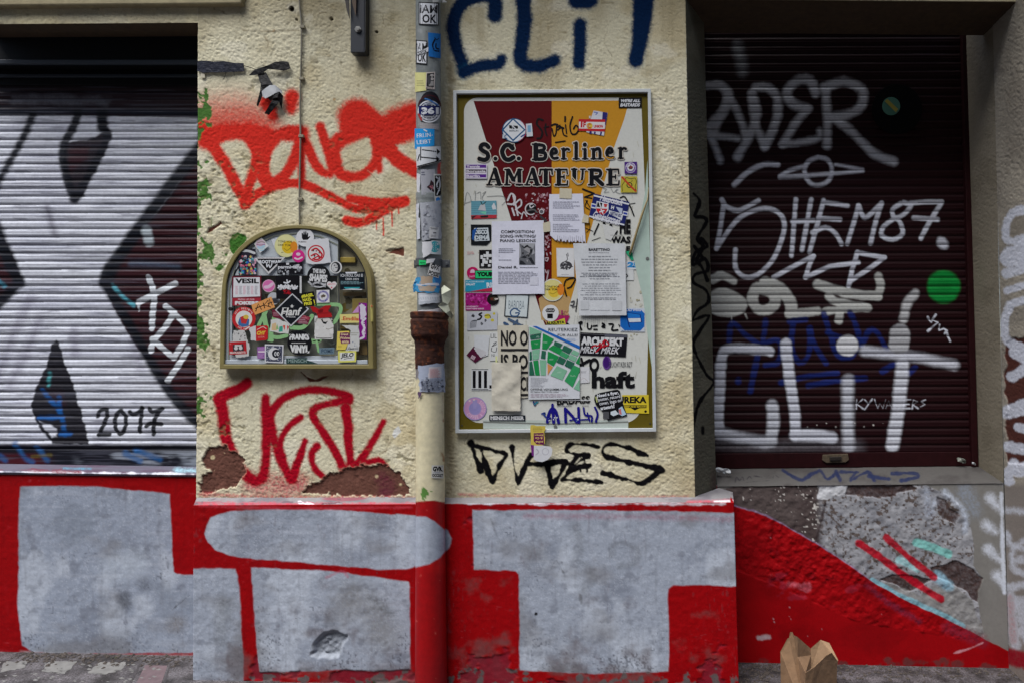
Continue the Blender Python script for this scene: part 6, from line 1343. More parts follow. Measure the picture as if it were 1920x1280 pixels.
p.line([(340,110),(380,105),(395,130)],3,(60,60,50)); bs(p, 'grey sheet with black doodles and yellow spots at the left of the board', 'flyer', 'flyer')
p = bp_(Z7); p.torn([(240,285),(385,290),(370,470),(290,500),(240,400)], (196,200,204), 3, 4); p.poly([(238,388),(300,440),(350,470),(250,540),(170,470)], (78,22,50)); p.text('III',212,472,250,508,(190,170,180),.5,.05); p.torn([(240,400),(300,410),(355,440),(340,480),(300,490),(250,430)], (186,186,190), 5, 5); bs(p, 'torn dark purple sticker curling under white paper above the large III', 'paper_scrap', 'paper')
p = bp_(Z7); p.sheet([(215,595),(450,595),(445,790),(215,792)], (198,202,204), 4, 4)
for x in (228,280,332): p.rect(x,612,x+28,772,INK)
p.rect(218,598,372,604,INK); p.rect(218,780,372,786,INK); p.rect(382,745,402,776,INK); bs(p, 'white sticker with three bold black bars like a roman III', 'sticker')
p = bp_(Z7); p.circ(250,962,107,(150,142,190)); p.ring(250,962,58,100,(184,140,180)); p.circ(248,958,52,(140,134,186)); p.poly([(225,880),(272,880),(262,960),(236,960)], (150,142,190)); p.arctext('COFFEE & CLOUDS',250,962,78,34,2.6,-1.0,(208,176,200),.04,flip=True); p.circ(200,890,10,(206,190,190),8); p.circ(240,880,9,(206,190,190),8)
bs(p, 'round lilac and pink ring sticker in the lower left corner of the board')
p = bp_(Z7); p.poly([(385,262),(470,262),(470,520),(385,520)], (200,203,202)); p.text('LIL',394,275,450,315,(40,44,48),0,.0); p.line([(420,360),(450,350),(405,390),(450,370)],3,(60,60,66)); p.line([(405,400),(400,430),(440,440),(450,400)],3,(60,60,66)); p.text('NI',402,458,430,484,(60,62,66),0,.0); p.rect(438,478,455,545,(206,210,150))
bs(p, 'white sheet edge with thin dark letters LIL beside the beige cloth', 'flyer', 'flyer')
def wav(A, k, d):
    return lambda px, py: d - A * (.5 + .5 * np.sin(px * k + 2 * np.sin(py * .07))) - A * fbm(px * .06, py * .06, 401, 3)
p = Print('board2', BD, Z7, wav(.0007, .2, BD - .003)); p.sheet([(456,200),(738,196),(740,860),(470,880)], (192,188,172), 16, 30); p.l += .0011
for t, x0, x1, y0, y1 in (('NO O',488,738,242,386),('IS BO',488,738,460,600),('CI',668,736,666,800)): p.text(t,x0,y0,x1,y1,(30,30,32),0,.03)
p.rect(488,410,738,432,(38,38,40)); p.rect(600,618,738,638,(38,38,40)); p.rect(660,824,738,844,(38,38,40))
bs(p, 'beige cloth sheet printed NO O and IS BO in tall black letters', 'cloth_poster', 'poster')
p = Print('board2', BD, Z7, wav(.004, .12, BD - .007)); p.sheet([(402,538),(672,536),(668,985),(404,980)], (196,192,178), 22, 36, 2.0)
bs(p, 'blank crinkled beige paper taped over the black lettered cloth', 'blank_paper', 'paper')
p = bp_(Z7); p.poly([(380,1020),(714,1022),(714,1076),(380,1072)], (22,30,40)); p.text('MENSCH MEIER',392,1030,702,1064,(204,206,208),0,.05); p.rect(392,1063,702,1066,(190,194,198)); bs(p, 'dark strip sticker reading MENSCH MEIER at the bottom of the board')
p = bp_(Z5); p.poly([(552,1032),(780,1040),(764,1262),(538,1246)], (44,52,58)); p.poly([(562,1042),(770,1050),(755,1252),(550,1238)], (192,202,204)); p.text('BABOBA',582,1096,734,1178,(90,104,116),.03,-.01); p.line([(690,1200),(640,1170),(600,1200),(610,1240),(660,1245),(685,1215),(650,1215)],7,(56,84,120)); bs(p, 'grey framed white sticker with tall thin letters and a blue G')
p = bp_(Z7); p.line([(560,140),(600,160),(680,200)],11,(70,90,116)); p.line([(640,150),(605,190)],9,(70,90,116)); p.line([(520,175),(550,190)],12,(60,84,116)); p.line([(690,190),(680,220)],5,(80,90,100)); p.done('marker_scrawl', parent=nb)
p = bp_(Z7); p.line([(790,900),(800,930),(815,900)],8,(40,60,110)); p.line([(830,900),(800,920)],6,(60,130,140))
p.done('marker_scrawl', parent=nb)
# the piano lessons poster and its neighbours
def flat(px, py): return BD - .005 - .0014 * fbm(px * .05, py * .05, 402, 3) + 0 * px
p = Print('board3', BD, Z5, flat); p.sheet([(420,335),(918,325),(926,1030),(425,1036)], PAP, 20, 26, .8); p.l += .0011
for t, x0, x1, y in (('COMPOSITION/',506,832,420),('SONG-WRITING/',500,845,463),('PIANO LESSONS',500,842,506)): p.text(t,x0,y,x1,y+28,(34,34,40),0,.015)
p.rows(485,590,660,640,3,(120,122,140),.35,.3); p.rows(485,664,500,674,1,(110,110,124)); p.rows(485,698,650,712,1,(140,142,156)); p.text('Daniel R.',482,764,670,786,(30,30,36),0,.02); p.rows(690,770,868,784,1,(120,122,134)); p.rows(480,815,860,935,8,(140,142,156),.35); 
p.sheet([(684,545),(835,545),(835,750),(682,750)], (96,98,104), 4, 4); p.poly([(684,545),(835,545),(835,640),(800,660),(820,600),(760,560),(700,600),(700,670),(684,690)], (150,152,158)); p.circ(755,610,54,(28,28,32),58); p.poly([(726,600),(760,580),(786,596),(788,640),(765,672),(738,660)], (142,142,146)); p.poly([(684,750),(700,680),(740,660),(770,690),(800,680),(832,740),(832,750)], (38,40,46)); p.poly([(735,640),(788,636),(780,676),(750,680)], (44,44,48)); p.poly([(745,690),(770,695),(762,730)], (150,150,154)); p.circ(746,612,5,(30,30,34)); p.circ(772,610,5,(30,30,34)); p.line([(750,648),(775,646)],3,(150,150,152))
p.rect(786,868,864,946,(200,202,214))
bs(p, 'white poster offering composition, song writing and piano lessons with a portrait photo', 'poster', 'poster')
p = bp_(Z6); p.poly([(118,590),(292,592),(290,868),(125,865)], (200,202,204)); p.poly([(128,600),(284,602),(283,850),(134,850)], (206,208,210)); p.line([(215,650),(225,700),(205,720)],4,(90,92,96)); p.circ(212,760,58,(60,60,64),42); p.blobs(165,725,260,800,16,5,12,[(190,192,194),(40,40,44),(120,120,124)]); p.line([(228,640),(232,670)],4,(70,70,74)); p.line([(160,790),(275,770)],4,(70,70,74)); p.rows(165,840,245,852,1,(150,150,156)); bs(p, 'small white card with a black ink drawing left of the BARETTINO notice', 'flyer', 'flyer')
p = Print('board3', BD, Z6, flat)
base = [(50,75),(372,68),(385,300),(400,548)]; fr = [(400,548)] + [(x, y) for x, y in zip(range(385,100,-16), [520,545,528,538,516,540,520,536,524,538,510,534,518,530,500,528,505,520])] + [(60,470)]
p.poly(base + fr + [(48,300)], PAP); p.l += .0011
for k, x in enumerate(range(130,390,20)): p.line([(x,470 + (k % 3) * 8),(x+2,530)],1.6,(150,150,164),caps=False)
p.rows(85,140,345,215,4,(130,132,150),.3,.35); p.rows(85,265,340,330,4,(130,132,150),.3,.4); p.rows(85,355,345,440,5,(130,132,150),.3,.5)
bs(p, 'white tear-off notice with a fringed bottom edge, most strips missing', 'notice', 'notice')
for q, l in (([(150,15),(268,22),(265,118),(146,112)], 'pale tape strip holding the top of the tear-off notice'), ([(385,262),(430,285),(425,350),(362,345)], 'pale tape strip at the right edge of the tear-off notice'), ([(-10,350),(58,335),(60,430),(-5,440)], 'pale tape strip at the left edge of the tear-off notice')):
    p = Print('board3', BD, Z6, flat); p.sheet(q, (190,184,162), 5, 5, 1.5); bs(p, l, 'tape_strip', 'tape')
p = Print('board3', BD, Z6, wav(.001, .2, BD - .008)); p.sheet([(280,545),(778,548),(792,1236),(338,1238)], (196,200,204), 22, 28, .8); p.l += .0011
p.text('BARETTINO',428,592,632,618,(64,66,72),0,.03); p.rows(430,628,630,638,1,(160,162,168)); p.rows(350,660,715,900,9,(140,144,152),.22,.5,True); p.rows(335,840,735,872,2,(110,114,124),.3,.25,True); p.rows(340,925,750,1050,6,(146,150,158),.22,.3,True); p.rows(370,1062,700,1090,2,(110,112,122),.3,.1,True); p.rows(440,1180,640,1195,1,(170,172,178),.3,.1,True); p.rect(352,1098,430,1182,(186,190,194)); p.rect(652,1098,746,1190,(186,190,194))
bs(p, 'white notice headed BARETTINO with centred small print', 'notice', 'notice')
p = bp_(Z6); p.circ(82,994,108,(198,200,190)); p.circ(82,994,98,(204,196,130)); p.circ(96,1010,56,(204,176,60)); p.circ(160,990,34,(206,122,40),56); p.text('TÖNE VOR',8,948,150,972,(60,58,34),0,.02); p.text('DER TÜR',8,976,132,998,(60,58,34),0,.04); p.line([(55,1020),(90,1030),(130,1005)],3,(150,130,40)); bs(p, 'round pale yellow sticker reading TÖNE VOR DER TÜR on the sign board')
p = bp_(Z8); p.poly([(-10,90),(40,190),(200,190),(240,110),(120,100)], (156,30,90)); p.poly([(20,190),(40,150),(110,160),(190,130),(200,190)], (190,186,60)); p.text('AUGUSTA',20,160,190,188,INK,-.08,.06); p.blobs(130,60,230,120,20,4,14,[(190,150,110),(176,130,96),(150,60,100)]); bs(p, 'magenta and yellow sticker with black letters behind the small black cap sticker')
p = bp_(Z8); p.circ(60,85,76,(204,206,208)); p.poly([(12,60),(30,42),(90,42),(102,62),(90,80),(24,80)], INK); p.rect(30,90,82,135,INK); p.text('CUPCUP',20,54,94,70,(190,190,192),0,.03); bs(p, 'round white sticker with a black mushroom shaped cap')
p = bp_(Z6)
for pts, r in (([(575,350),(600,400),(650,430)],12), ([(640,370),(650,440)],14), ([(700,430),(690,450)],8)): p.line(pts, r, INK)
p.text('HE',725,315,832,456,INK,0,.06); p.text('WAS',640,478,832,545,INK,0,.05); p.text('E',788,572,826,626,INK,0,.06); p.poly([(560,360),(640,380),(700,420),(640,520),(590,500)], (196,198,196)); p.rect(636,466,760,470,(90,90,92)); p.done('worn_lettering', parent=nb)
p = bp_(Z6); p.poly([(480,68),(822,150),(770,380),(430,294)], (28,36,96)); p.poly([(478,80),(818,164),(815,178),(475,94)], WHT); p.poly([(434,278),(772,362),(770,376),(431,292)], WHT); p.poly([(455,160),(500,170),(498,215),(450,204)], WHT); p.poly([(458,172),(495,180),(494,202),(456,194)], (40,60,150)); p.poly([(760,235),(806,246),(802,285),(756,276)], WHT); p.poly([(764,246),(800,255),(798,274),(762,266)], (40,60,150))
p.text('Hauptstadt',540,102,758,180,(204,206,214),.24,.03,.2); p.text('Gelsenkirchen',468,262,735,345,(204,206,214),.26,.03,.2); p.poly([(505,140),(560,150),(620,165),(618,230),(570,275),(500,240)], WHT); p.poly([(515,150),(560,160),(552,205),(505,195)], INK); p.line([(530,155),(545,200)],5,WHT); p.poly([(502,210),(610,215),(590,255),(560,275),(505,240)], (176,34,44)); p.line([(535,245),(575,232)],6,WHT); p.line([(548,222),(565,258)],6,WHT); p.poly([(572,165),(610,170),(600,200),(580,200)], (176,60,60)); p.poly([(625,175),(765,215),(745,330),(620,290)], (28,36,96)); p.text('H',645,185,672,220,WHT,.2,.05); p.poly([(690,195),(755,212),(748,265),(730,260),(700,215)], (170,180,200)); p.poly([(625,228),(760,265),(745,328),(700,300),(622,262)], (196,200,206)); p.text('HERTHA BSC',634,252,746,286,(28,36,96),.27,.04)
bs(p, 'dark blue tilted sticker with a shield and blue white scrolls')
p = bp_(Z6); p.poly([(780,625),(836,615),(875,695),(838,712)], (40,160,116)); bs(p, 'small green tape tag under the bent trim at the right', 'tape_strip', 'tape')
p = bp_(Z6); p.poly([(785,720),(925,715),(915,795),(790,800)], (198,202,206)); p.text('25',800,726,916,780,(40,130,190),.05,.08); p.rect(785,800,860,900,(200,204,204)); p.line([(785,840),(805,860),(790,870)],5,(50,50,54)); bs(p, 'white sticker with large light blue numerals beside the green tag')
p = bp_(Z8); p.poly([(700,36),(930,40),(930,258),(704,254)], (186,194,204)); p.poly([(740,48),(890,50),(928,90),(926,210),(890,248),(742,244),(704,206),(704,88)], (24,96,176)); p.poly([(760,75),(890,95),(905,170),(790,175)], (20,44,110)); p.poly([(764,82),(884,100),(888,130),(772,132)], (30,110,190)); p.poly([(772,134),(890,132),(894,165),(788,170)], (196,204,212)); p.line([(755,60),(780,180),(790,215)],5,(20,44,110)); p.text('BLAU WEISS',742,48,895,68,(206,210,216),0,.03); p.rows(716,238,920,254,1,(90,110,140)); bs(p, 'bright blue octagonal flag emblem sticker at the right edge of the board')
p = bp_(Z8); p.poly([(336,262),(770,282),(755,488),(330,468)], (20,20,26)); p.line([(345,275),(755,292)],1.5,(120,120,124)); p.text('ARCHITEKT',342,304,734,384,(202,204,206),.03,.07); p.text('MREK. MREK',338,392,696,456,(196,198,202),.03,.02,.3); 
for pts in ([(440,400),(470,380),(500,385),(520,360)], [(520,400),(560,330),(600,370)], [(480,440),(530,395),(590,380)], [(555,345),(550,400)]): p.line(pts, 7, (170,26,40))
p.poly([(560,276),(766,284),(766,310),(560,300)], (84,86,96)); bs(p, 'wide black sticker reading ARCHITEKT with a red scribble')
p = bp_(Z8); p.text('FLUCHT.RZK.BZT',598,532,816,578,(50,52,58),0,.0); p.text('haft',440,618,838,775,INK,0,.045); p.done('printed_letters', parent=nb)
p = Print('board3', BD, Z7, flat)
# map poster (in two zoom frames)
p.sheet([(748,198),(1213,190),(1216,870),(742,878)], (198,202,208), 16, 20, .8); p.l += .0011
def mp(pts, c): p.poly(pts, c)
G1, G2, G3, OR = (30,136,72), (40,96,76), (122,176,146), (200,140,80)
mp([(780,205),(815,204),(1215,385),(1215,415)], (30,96,176))
mp([(752,210),(865,255),(860,270),(752,285)], G3); mp([(754,292),(858,272),(854,318),(762,330)], G2); mp([(762,340),(855,325),(848,405),(772,416)], G1); mp([(876,270),(978,322),(912,420),(868,412)], G1)
mp([(985,340),(1060,370),(1035,405),(975,375)], G2); mp([(752,440),(772,432),(776,512),(752,520)], G2); mp([(776,424),(848,412),(838,505),(782,512)], G3); mp([(866,425),(905,432),(898,505),(856,498)], G2)
mp([(925,410),(970,378),(1060,415),(1035,470)], G1); mp([(750,532),(776,525),(800,655),(750,655)], G2); mp([(785,522),(832,515),(848,655),(806,655)], G1); mp([(846,512),(908,515),(902,655),(856,655)], G3); mp([(922,432),(1025,480),(975,572),(915,535)], G1); mp([(918,545),(970,578),(935,625),(920,655)], OR)
mp([(1005,565),(1100,610),(1055,700),(945,655)], G3); mp([(1070,378),(1150,415),(1120,460),(1048,425)], G2); mp([(1045,430),(1120,468),(1095,505),(1030,470)], (60,150,100)); mp([(1030,478),(1092,512),(1062,560),(1000,535)], G2)
mp([(1160,420),(1212,445),(1195,480),(1132,455)], G3); mp([(1128,462),(1192,490),(1172,530),(1105,500)], G3); mp([(1100,510),(1170,540),(1140,600),(1075,565)], G2); mp([(1215,470),(1200,500),(1178,540),(1215,560)], G1); mp([(1160,560),(1215,585),(1215,620),(1150,765),(1075,705)], (50,146,90)); mp([(1215,690),(1160,775),(1215,800)], G3)
for x, y, w in ((785,295,60),(795,360,40),(880,345,60),(790,455,50),(935,500,50),(1010,620,40),(1075,370,40),(1100,545,60),(1130,650,50)): p.rows(x,y,x+w,y+16,2,(176,206,190),.35)
p.text('REUTERKIEZ',926,222,1196,250,(56,62,70),0,.0); p.text('FÜR ALLE!',1012,270,1196,296,(56,62,70),0,.0); p.rows(1090,315,1200,340,3,(150,170,200),.3); p.rows(762,672,930,765,9,(150,152,160),.3,.5); p.text('OFFENE VERSAMMLUNG',760,774,1105,794,(44,46,52),0,.005); p.text('25. Februar 2021 16 Uhr online',762,800,1020,812,(60,62,68),0,.01); p.rows(762,822,1140,860,3,(170,150,164),.3,.3)
bs(p, 'white poster with a green street map headed REUTERKIEZ FÜR ALLE', 'poster', 'poster')
p = bp_(Z8); p.text('BADASS',118,850,425,920,INK,-.06,.03); p.rect(110,880,430,888,(200,202,204)); p.rows(118,930,300,942,1,(90,92,98)); p.rows(350,930,430,940,1,(90,92,98)); p.torn([(335,575),(420,580),(420,720),(335,728)], (200,202,206),2,4); p.rows(340,615,395,635,2,(130,132,138)); p.line([(340,700),(370,680),(410,715)],2,(170,160,160))
bs(p, 'white sheet lettered BADASS with a sliced font, below the map poster', 'flyer', 'flyer')
p = bp_(Z8); NB2 = (26, 22, 120)
for pts, r in (([(30,1085),(45,1010),(75,960),(110,990),(135,1090)],14), ([(78,925),(78,1000)],12), ([(85,1000),(88,1088)],14), ([(30,1060),(60,1050)],9), ([(195,960),(200,1085)],13), ([(200,965),(260,1030),(300,1085)],13), ([(318,955),(322,1088)],13), ([(365,955),(380,1020),(440,1030),(440,1080)],9), ([(400,1000),(420,1075)],7), ([(470,950),(495,1010),(480,1070)],10), ([(480,1080)],12), ([(240,1070),(300,1050)],8), ([(330,1065),(420,1060)],7)): p.line(pts, r, NB2)
p.line([(-20,1010),(10,1000),(0,1020),(18,1040)],8,(40,60,130)); p.blobs(30,1040,320,1085,10,3,9,[(196,200,210),(60,90,150)]); p.done('marker_tag', parent=nb)
p = bp_(Z8); p.poly([(720,836),(965,834),(970,1008),(745,1000)], (204,184,50)); p.text('EUREKA',640,850,948,912,INK,0,.05); p.poly([(735,930),(950,930),(948,955),(880,958),(838,978),(800,955),(745,952)], (24,22,20)); p.text('BEEF AND BACON',742,936,946,950,(204,184,50),0,.04); p.circ(938,988,12,INK); bs(p, 'yellow sticker reading REKA in black at the lower right of the board')
p = bp_(Z8); p.poly([(470,835),(520,815),(640,790),(680,785),(702,800),(712,880),(735,930),(768,1028),(590,1072),(540,990),(480,930),(462,880)], (20,20,24)); p.text('Need a flyer,',490,812,692,852,WHT,-.17,.04); p.text('poster, record',500,848,704,886,WHT,-.17,.02); p.text('cover, logo or',510,884,715,924,WHT,-.17,.02); p.text('artwork?',520,930,652,966,WHT,-.17,.05); p.poly([(615,990),(660,975),(690,1010),(640,1030),(615,1015)], (196,206,214)); p.poly([(690,960),(720,940),(760,1015),(720,1030),(690,1010)], (170,196,216)); p.poly([(690,970),(710,960),(718,1020),(695,1010)], (190,110,110)); p.rect(545,990,600,1055,(80,80,84)); p.line([(478,855),(490,900)],5,(180,190,120)); p.line([(488,850),(496,880)],3,(206,206,200))
bs(p, 'black wavy sticker asking Need a flyer beside the yellow REKA sticker')
# label hanging over the lower frame edge
lt = empty('hanging_label', P(1008, 800, D - .03), 'yellow and purple paper label stuck upside down over the lower frame edge, white below', 'label')
p = Print('label', D - .029, (830, 800, 2.6667)); p.torn([(440,-10),(514,-6),(508,40),(512,80),(495,95),(440,90)], (196,176,80), 3, 5); p.poly([(455,30),(505,28),(508,88),(470,86),(455,70)], (96,24,76)); p.text('Eigen',460,34,502,44,(206,180,110),math.pi,.03); p.text('& Co',462,50,500,60,(206,180,110),math.pi,.04); p.text('sche',464,68,502,80,(206,180,110),math.pi,.03); p.rows(452,0,505,22,3,(150,130,60)); p.done('printed_label', parent=lt)
p = Print('label', D - .029, (830, 800, 2.6667)); p.poly([(456,92),(500,92),(540,97),(549,112),(545,140),(525,163),(498,174),(470,170),(455,160)], (200,202,206)); p.poly([(440,88),(456,90),(456,148),(446,140)], (110,40,120)); p.ring(514,122,14,18,(176,176,184)); p.line([(470,110),(480,125),(466,138)],3,(170,170,180)); p.done('white_flap', parent=lt)

# ================================================================== STEEL BRACKET, CABLE, TAPE, LITTER
br = empty('steel_bracket', P(671, 98, D - .02), 'dark navy steel bracket bar bolted high on the cream wall', 'bracket')
m_nav = mat('navy_steel', (34, 40, 50), .45, var=.15, vscale=60)
plate('bar', [(657,-60),(684.5,-60),(683,99),(657,99)], D - .045, D - .003, m_nav, br, .003)
plate('bar_side', [(684.6,-60),(686,-60),(685,96),(683.4,99)], D - .043, D - .004, mat('navy_dark', (20, 24, 30), .5), br, 0)
disc('bolt', (670.5, 55), 6.2, D - .052, .009, mat('zinc_bolt', (150, 150, 148), .35, metal=.6), br, 6); disc('bolt_core', (670.5, 54.5), 3, D - .058, .008, mat('zinc_bolt'), br, 12)
pn = empty('pennant', P(655, 0, D - .08), 'dark pointed pennant tips hanging in front of the steel bracket', 'pennant')
plate('point', [(640,-40),(653,-40),(655,35),(650,20)], D - .06, D - .056, mat('pennant_grey', (66, 62, 58), .7), pn, 0)
plate('point', [(658,-40),(669,-40),(667,30),(660,6)], D - .055, D - .051, mat('pennant_brown', (96, 80, 66), .7), pn, 0)
cb = empty('cable', P(563, 420, D - .006), 'thin grey cable running down the wall into the meter cabinet', 'cable')
cpts = [(561,-40),(562,10),(565,40),(565.5,80),(564,140),(563,200),(563.5,260),(562,330),(561.5,380),(562,428)]
m_cab = mat('cable_grey', (124, 120, 106), .6, var=.15)
tube('wire', np.array([P(x, y, D - .008) for x, y in [tuple(a) for a in smooth(cpts, 4)]]), .0042, m_cab, cb, 8)
for x, y in ((565.5,50),(564,147),(563.5,255),(561.5,373)):
    plate('clip', [(x-4,y-2.5),(x+5,y-2.5),(x+5,y+2.5),(x-4,y+2.5)], D - .0145, D - .002, mat('clip_grey', (138, 132, 112), .6), cb, .001)
# tattered tape on the left
def ribbon(name, q, m, parent, th=.0012):
    V = [P(x, y, D - z) for x, y, z in q]; n = len(V) // 2
    return pydata(name, V, [[i, i + 1, n + i + 1, n + i] for i in range(n - 1)], m, parent, solid=th, smooth_=False)
tp = empty('torn_tape', P(455, 128, D - .01), 'tattered navy barrier tape with a white scrap knotted on the wall', 'tape')
m_tp = mat('navy_tape', (26, 30, 46), .6, var=.3, vscale=50, spec=.2, bump=.5, bscale=60, bdist=.01); m_bk = mat('black_tape', (14, 14, 18), .6, spec=.2, var=.3, bump=.5, bscale=60, bdist=.01)
ribbon('band', [(370,115,.006),(385,114,.010),(400,116,.008),(420,115,.012),(437,118,.009),(457,119,.008),(370,134,.006),(384,137,.010),(398,136,.008),(420,136,.012),(438,135,.009),(458,134,.008)], m_tp, tp)
tube('string', np.array([P(x, y, D - .01) for x, y in ((455,123),(470,127),(482,132),(500,124))]), .0016, m_bk, tp, 6)
ribbon('band', [(468,140,.012),(478,131,.018),(490,127,.02),(500,124,.018),(515,117,.02),(530,115,.016),(541,117,.012),(466,142,.012),(480,141,.018),(492,138,.02),(502,130,.016),(518,131,.02),(532,133,.016),(545,129,.012)], m_bk, tp)
ribbon('strip', [(482,136,.012),(486,150,.02),(490,160,.026),(494,172,.024),(499,136,.014),(505,148,.022),(511,158,.028),(512,168,.022)], m_bk, tp)
ribbon('strip', [(489,155,.014),(488,170,.02),(484,185,.018),(481,198,.012),(497,160,.014),(494,175,.02),(488,190,.016),(484,200,.012)], m_bk, tp)
ribbon('white_scrap', [(491,172,.022),(495,168,.028),(506,160,.03),(516,160,.03),(528,170,.024),(493,182,.022),(498,185,.03),(508,180,.034),(518,174,.032),(530,176,.022)], mat('white_scrap', (176, 180, 184), .6, var=.15), tp)
ribbon('strip', [(502,184,.02),(515,174,.03),(524,172,.03),(531,180,.022),(507,190,.02),(512,185,.032),(520,183,.034),(528,205,.016)], m_bk, tp)
ribbon('strip', [(515,180,.024),(508,192,.028),(502,203,.024),(496,213,.014),(528,186,.022),(520,196,.028),(512,206,.022),(504,216,.014)], m_bk, tp)
for pts in ([(424,136),(421,146),(418,150)], [(438,135),(440,143)], [(492,122),(500,126)]): tube('thread', np.array([P(x, y, D - .008) for x, y in pts]), .0011, m_bk, tp, 5)
plate('old_tape', [(376,136),(384,135),(384,146),(377,146)], D - .006, D - .003, mat('old_tape', (196, 190, 170), .8), tp, 0)
# takeaway carton on the pavement
Zc = (1360, 1100, 7.1115)
ct = empty('takeaway_carton', P(1515, 1282, 2.93), 'open brown kraft takeaway carton standing on the pavement below the shutter', 'carton')
def CV(l): return [P(1360 + x / 7.1115, 1100 + y / 7.1115, d) for x, y, d in l]
m_kr = mat('kraft_card', (126, 98, 72), .9, var=.18, vscale=25, bump=.5, bscale=28, bdist=.008); m_ki = mat('kraft_inside', (150, 122, 94), .9, var=.15, vscale=25, bump=.5, bscale=28, bdist=.008)
dF, dL, dR, dB = 2.80, 2.90, 2.93, 3.03
fb = P(1360 + 1065 / 7.1115, 1283, dF); fb[2] = ground_z(fb[0], dF) + .002
lb = P(1360 + 745 / 7.1115, 1262, dL); lb[2] = ground_z(lb[0], dL) + .002
rb = P(1360 + 1478 / 7.1115, 1283, dR); rb[2] = ground_z(rb[0], dR) + .002
bb = P(1360 + 1120 / 7.1115, 1262, dB); bb[2] = ground_z(bb[0], dB) + .002
L = CV([(735,860,dL),(830,682,dL),(850,675,dL),(865,600,dL),(895,598,dL),(912,640,dL),(965,930,2.885),(1068,1140,dF)])
pydata('wall_panel', [lb] + L + [fb], [list(range(10))], m_kr, ct, solid=.0016)
L2 = CV([(912,640,dL),(960,662,2.91),(1130,812,2.98),(1140,905,2.97),(1142,1078,2.92),(1068,1140,dF),(965,930,2.885)])
pydata('flap', L2, [[0, 1, 6], [1, 2, 3, 6], [3, 4, 5, 6]], m_kr, ct, solid=.0016)
L3 = CV([(1138,815,dB),(1270,702,3.02),(1385,742,2.99),(1505,975,dR),(1478,1100,2.95),(1140,1110,dB)])
pydata('back_panel', L3 + [rb, bb], [[0, 1, 2, 3, 4, 5], [5, 4, 6, 7]], m_ki, ct, solid=.0016)
L4 = CV([(1068,1140,dF),(1190,1060,2.83),(1300,955,2.87),(1340,910,2.88),(1418,872,2.90),(1490,980,dR)])
pydata('side_panel', L4 + [rb, fb], [[0, 1, 2, 7], [2, 3, 4, 5], [2, 5, 6, 7]], m_kr, ct, solid=.0016)
pydata('base', [fb, rb, bb, lb], [[0, 1, 2, 3]], m_ki, ct, solid=.0016)
# paper tissue on the sill
rnd = random.Random(5)
def crumple(name, cx, cy, w, h, d, m, lab, cat, n=7, k=4):
    V = []
    for j in range(k):
        for i in range(n):
            V.append(P(cx + (i / (n - 1) - .5) * w + rnd.uniform(-.08, .08) * w, cy + (j / (k - 1) - .5) * h + (i / (n - 1) - .4) * h * .5 + rnd.uniform(-.12, .12) * h, d + rnd.uniform(-.02, .02)))
    fs = [[j * n + i, j * n + i + 1, (j + 1) * n + i + 1, (j + 1) * n + i] for j in range(k - 1) for i in range(n - 1)]
    o = pydata(name, V, fs, m, None, smooth_=False, solid=.002, sub=1); tag(o, lab, cat)
crumple('paper_tissue', 1356, 881, 27, 10, 3.36, mat('tissue', (206, 210, 214), .8), 'crumpled white paper tissue in the left corner of the window sill', 'tissue')
crumple('foil_scrap', 1803, 862, 16, 8, 3.48, mat('foil', (120, 124, 116), .4), 'small crumpled greenish wrapper in the right corner of the shutter foot', 'litter', 5, 4)
crumple('paper_scrap', 1826, 868, 7, 5, 3.47, mat('tissue'), 'tiny pale paper crumb at the right end of the shutter foot', 'litter', 4, 3)
# grass tufts and pavement debris
mgr = mat('grass_blade', (86, 112, 48), .7, var=.3, vscale=200)
def tuft(x, d, n, h, lab):
    V, fs = [], []; b = P(x, 1260, d); b[2] = ground_z(b[0], d)
    for i in range(n):
        a = rnd.uniform(-.7, .7); hh = h * rnd.uniform(.5, 1); o = np.array([rnd.uniform(-.012, .012), rnd.uniform(-.008, .008), 0]); w = .0016; k = len(V)
        V += [b + o + [-w, 0, 0], b + o + [w, 0, 0], b + o + [a * hh * .4 + w * .6, -.01, hh * .6], b + o + [a * hh * .4 - w * .6, -.01, hh * .6], b + o + [a * hh, -.02, hh]]
        fs += [[k, k + 1, k + 2, k + 3], [k + 3, k + 2, k + 4]]
    tag(pydata('grass_tuft', V, fs, mgr), lab, 'grass')
tuft(700, 2.945, 14, .045, 'small grass tuft at the foot of the silver plinth'); tuft(216, 3.14, 12, .012, 'tiny green weed in the crack below the left silver field'); tuft(858, 2.94, 8, .03, 'thin grass blades beside the red downpipe foot')
V, fs = [], []
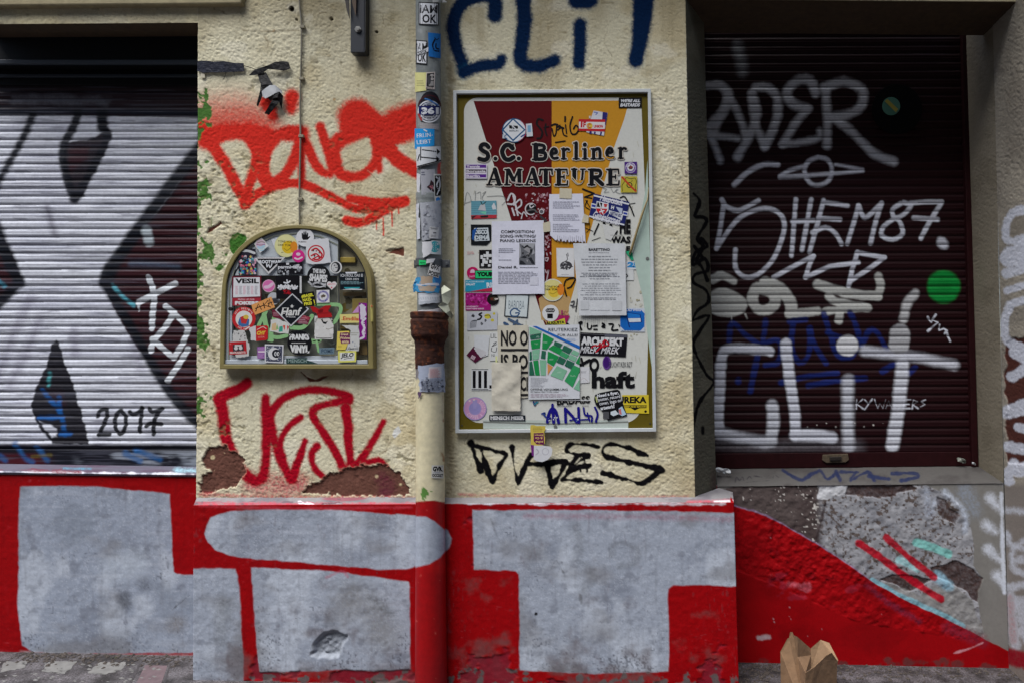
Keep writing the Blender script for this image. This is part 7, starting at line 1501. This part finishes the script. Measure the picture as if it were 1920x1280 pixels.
for i in range(1500):
    x, d = rnd.choice([(rnd.uniform(-2.9, -2.0), 3.165 - abs(rnd.gauss(0, .05))), (rnd.uniform(.35, 1.7), 3.215 - abs(rnd.gauss(0, .07))), (rnd.uniform(.35, .75), rnd.uniform(2.9, 3.2))])
    s_ = rnd.choice([.002, .003, .004, .006, .009]); z = ground_z(x, d); k = len(V)
    for a in range(5): V.append((x + s_ * math.cos(a * 1.26 + i) * rnd.uniform(.6, 1.4), d + s_ * math.sin(a * 1.26 + i) * rnd.uniform(.6, 1.4), z + s_ * .2))
    V.append((x, d, z + s_ * rnd.uniform(.5, 1.1))); fs += [[k + a, k + (a + 1) % 5, k + 5] for a in range(5)]
tag(pydata('grit', V, fs, mat('grit', (70, 63, 58), .9, var=.6, vscale=150)), 'scattered grit and dust along the foot of the building', 'grit', kind='stuff')
# white paint traces and slabs on the paving at the left
p = Print('pave', 0, None)
def gp_(pts): 
    out = []
    for x, y in pts:
        ray = P(x, y, 3.0); o0 = np.array([0, 0, CAMZ]); dr = ray - o0; n = gn / gn[2]; t = (n @ (g1 - o0)) / (n @ dr); q = o0 + dr * t; out.append(q + [0, 0, .0012])
    return out
def pave(name, polys, col, h=0.0):
    V, fs = [], []
    for pl in polys:
        k = len(V); V += [q + [0, 0, h] for q in gp_(pl)]; fs.append(list(range(k, len(V))))
    o = pydata(name, V, fs, mat(name + '_m', col, .85, var=.25, vscale=25, bump=.3, bscale=90)); tag(o, kind='structure'); return o
pave('paving_joint', [[(262,1240),(266,1240),(238,1300),(234,1300)], [(318,1243),(321,1243),(304,1300),(301,1300)]], (60, 56, 58))
def ragged(poly, j, n=7):
    out = []
    for i in range(len(poly)):
        (ax, ay), (bx, by) = poly[i], poly[(i + 1) % len(poly)]
        for k in range(n): out.append((ax + (bx - ax) * k / n + rnd.uniform(-j, j) * 2, ay + (by - ay) * k / n + rnd.uniform(-j, j)))
    return out
frag = [ragged(q, 1.1) for q in ([(90,1240),(143,1239),(134,1252),(120,1262),(78,1259)], [(188,1240),(238,1241),(228,1256),(196,1264),(164,1261)], [(8,1240),(52,1239),(44,1252),(2,1260)])]
for i in range(60):
    x, y = rnd.uniform(-10, 300), rnd.uniform(1238, 1278); r = rnd.uniform(1.2, 4)
    frag.append(ragged([(x - r * 1.6, y), (x, y - r * .5), (x + r * 1.6, y), (x, y + r * .5)], .5, 2))
pave('paint_trace', frag, (112, 111, 109))
pave('paving_slab', [[(272,1246),(314,1247),(296,1300),(246,1300)]], (96, 80, 84), -.0006)
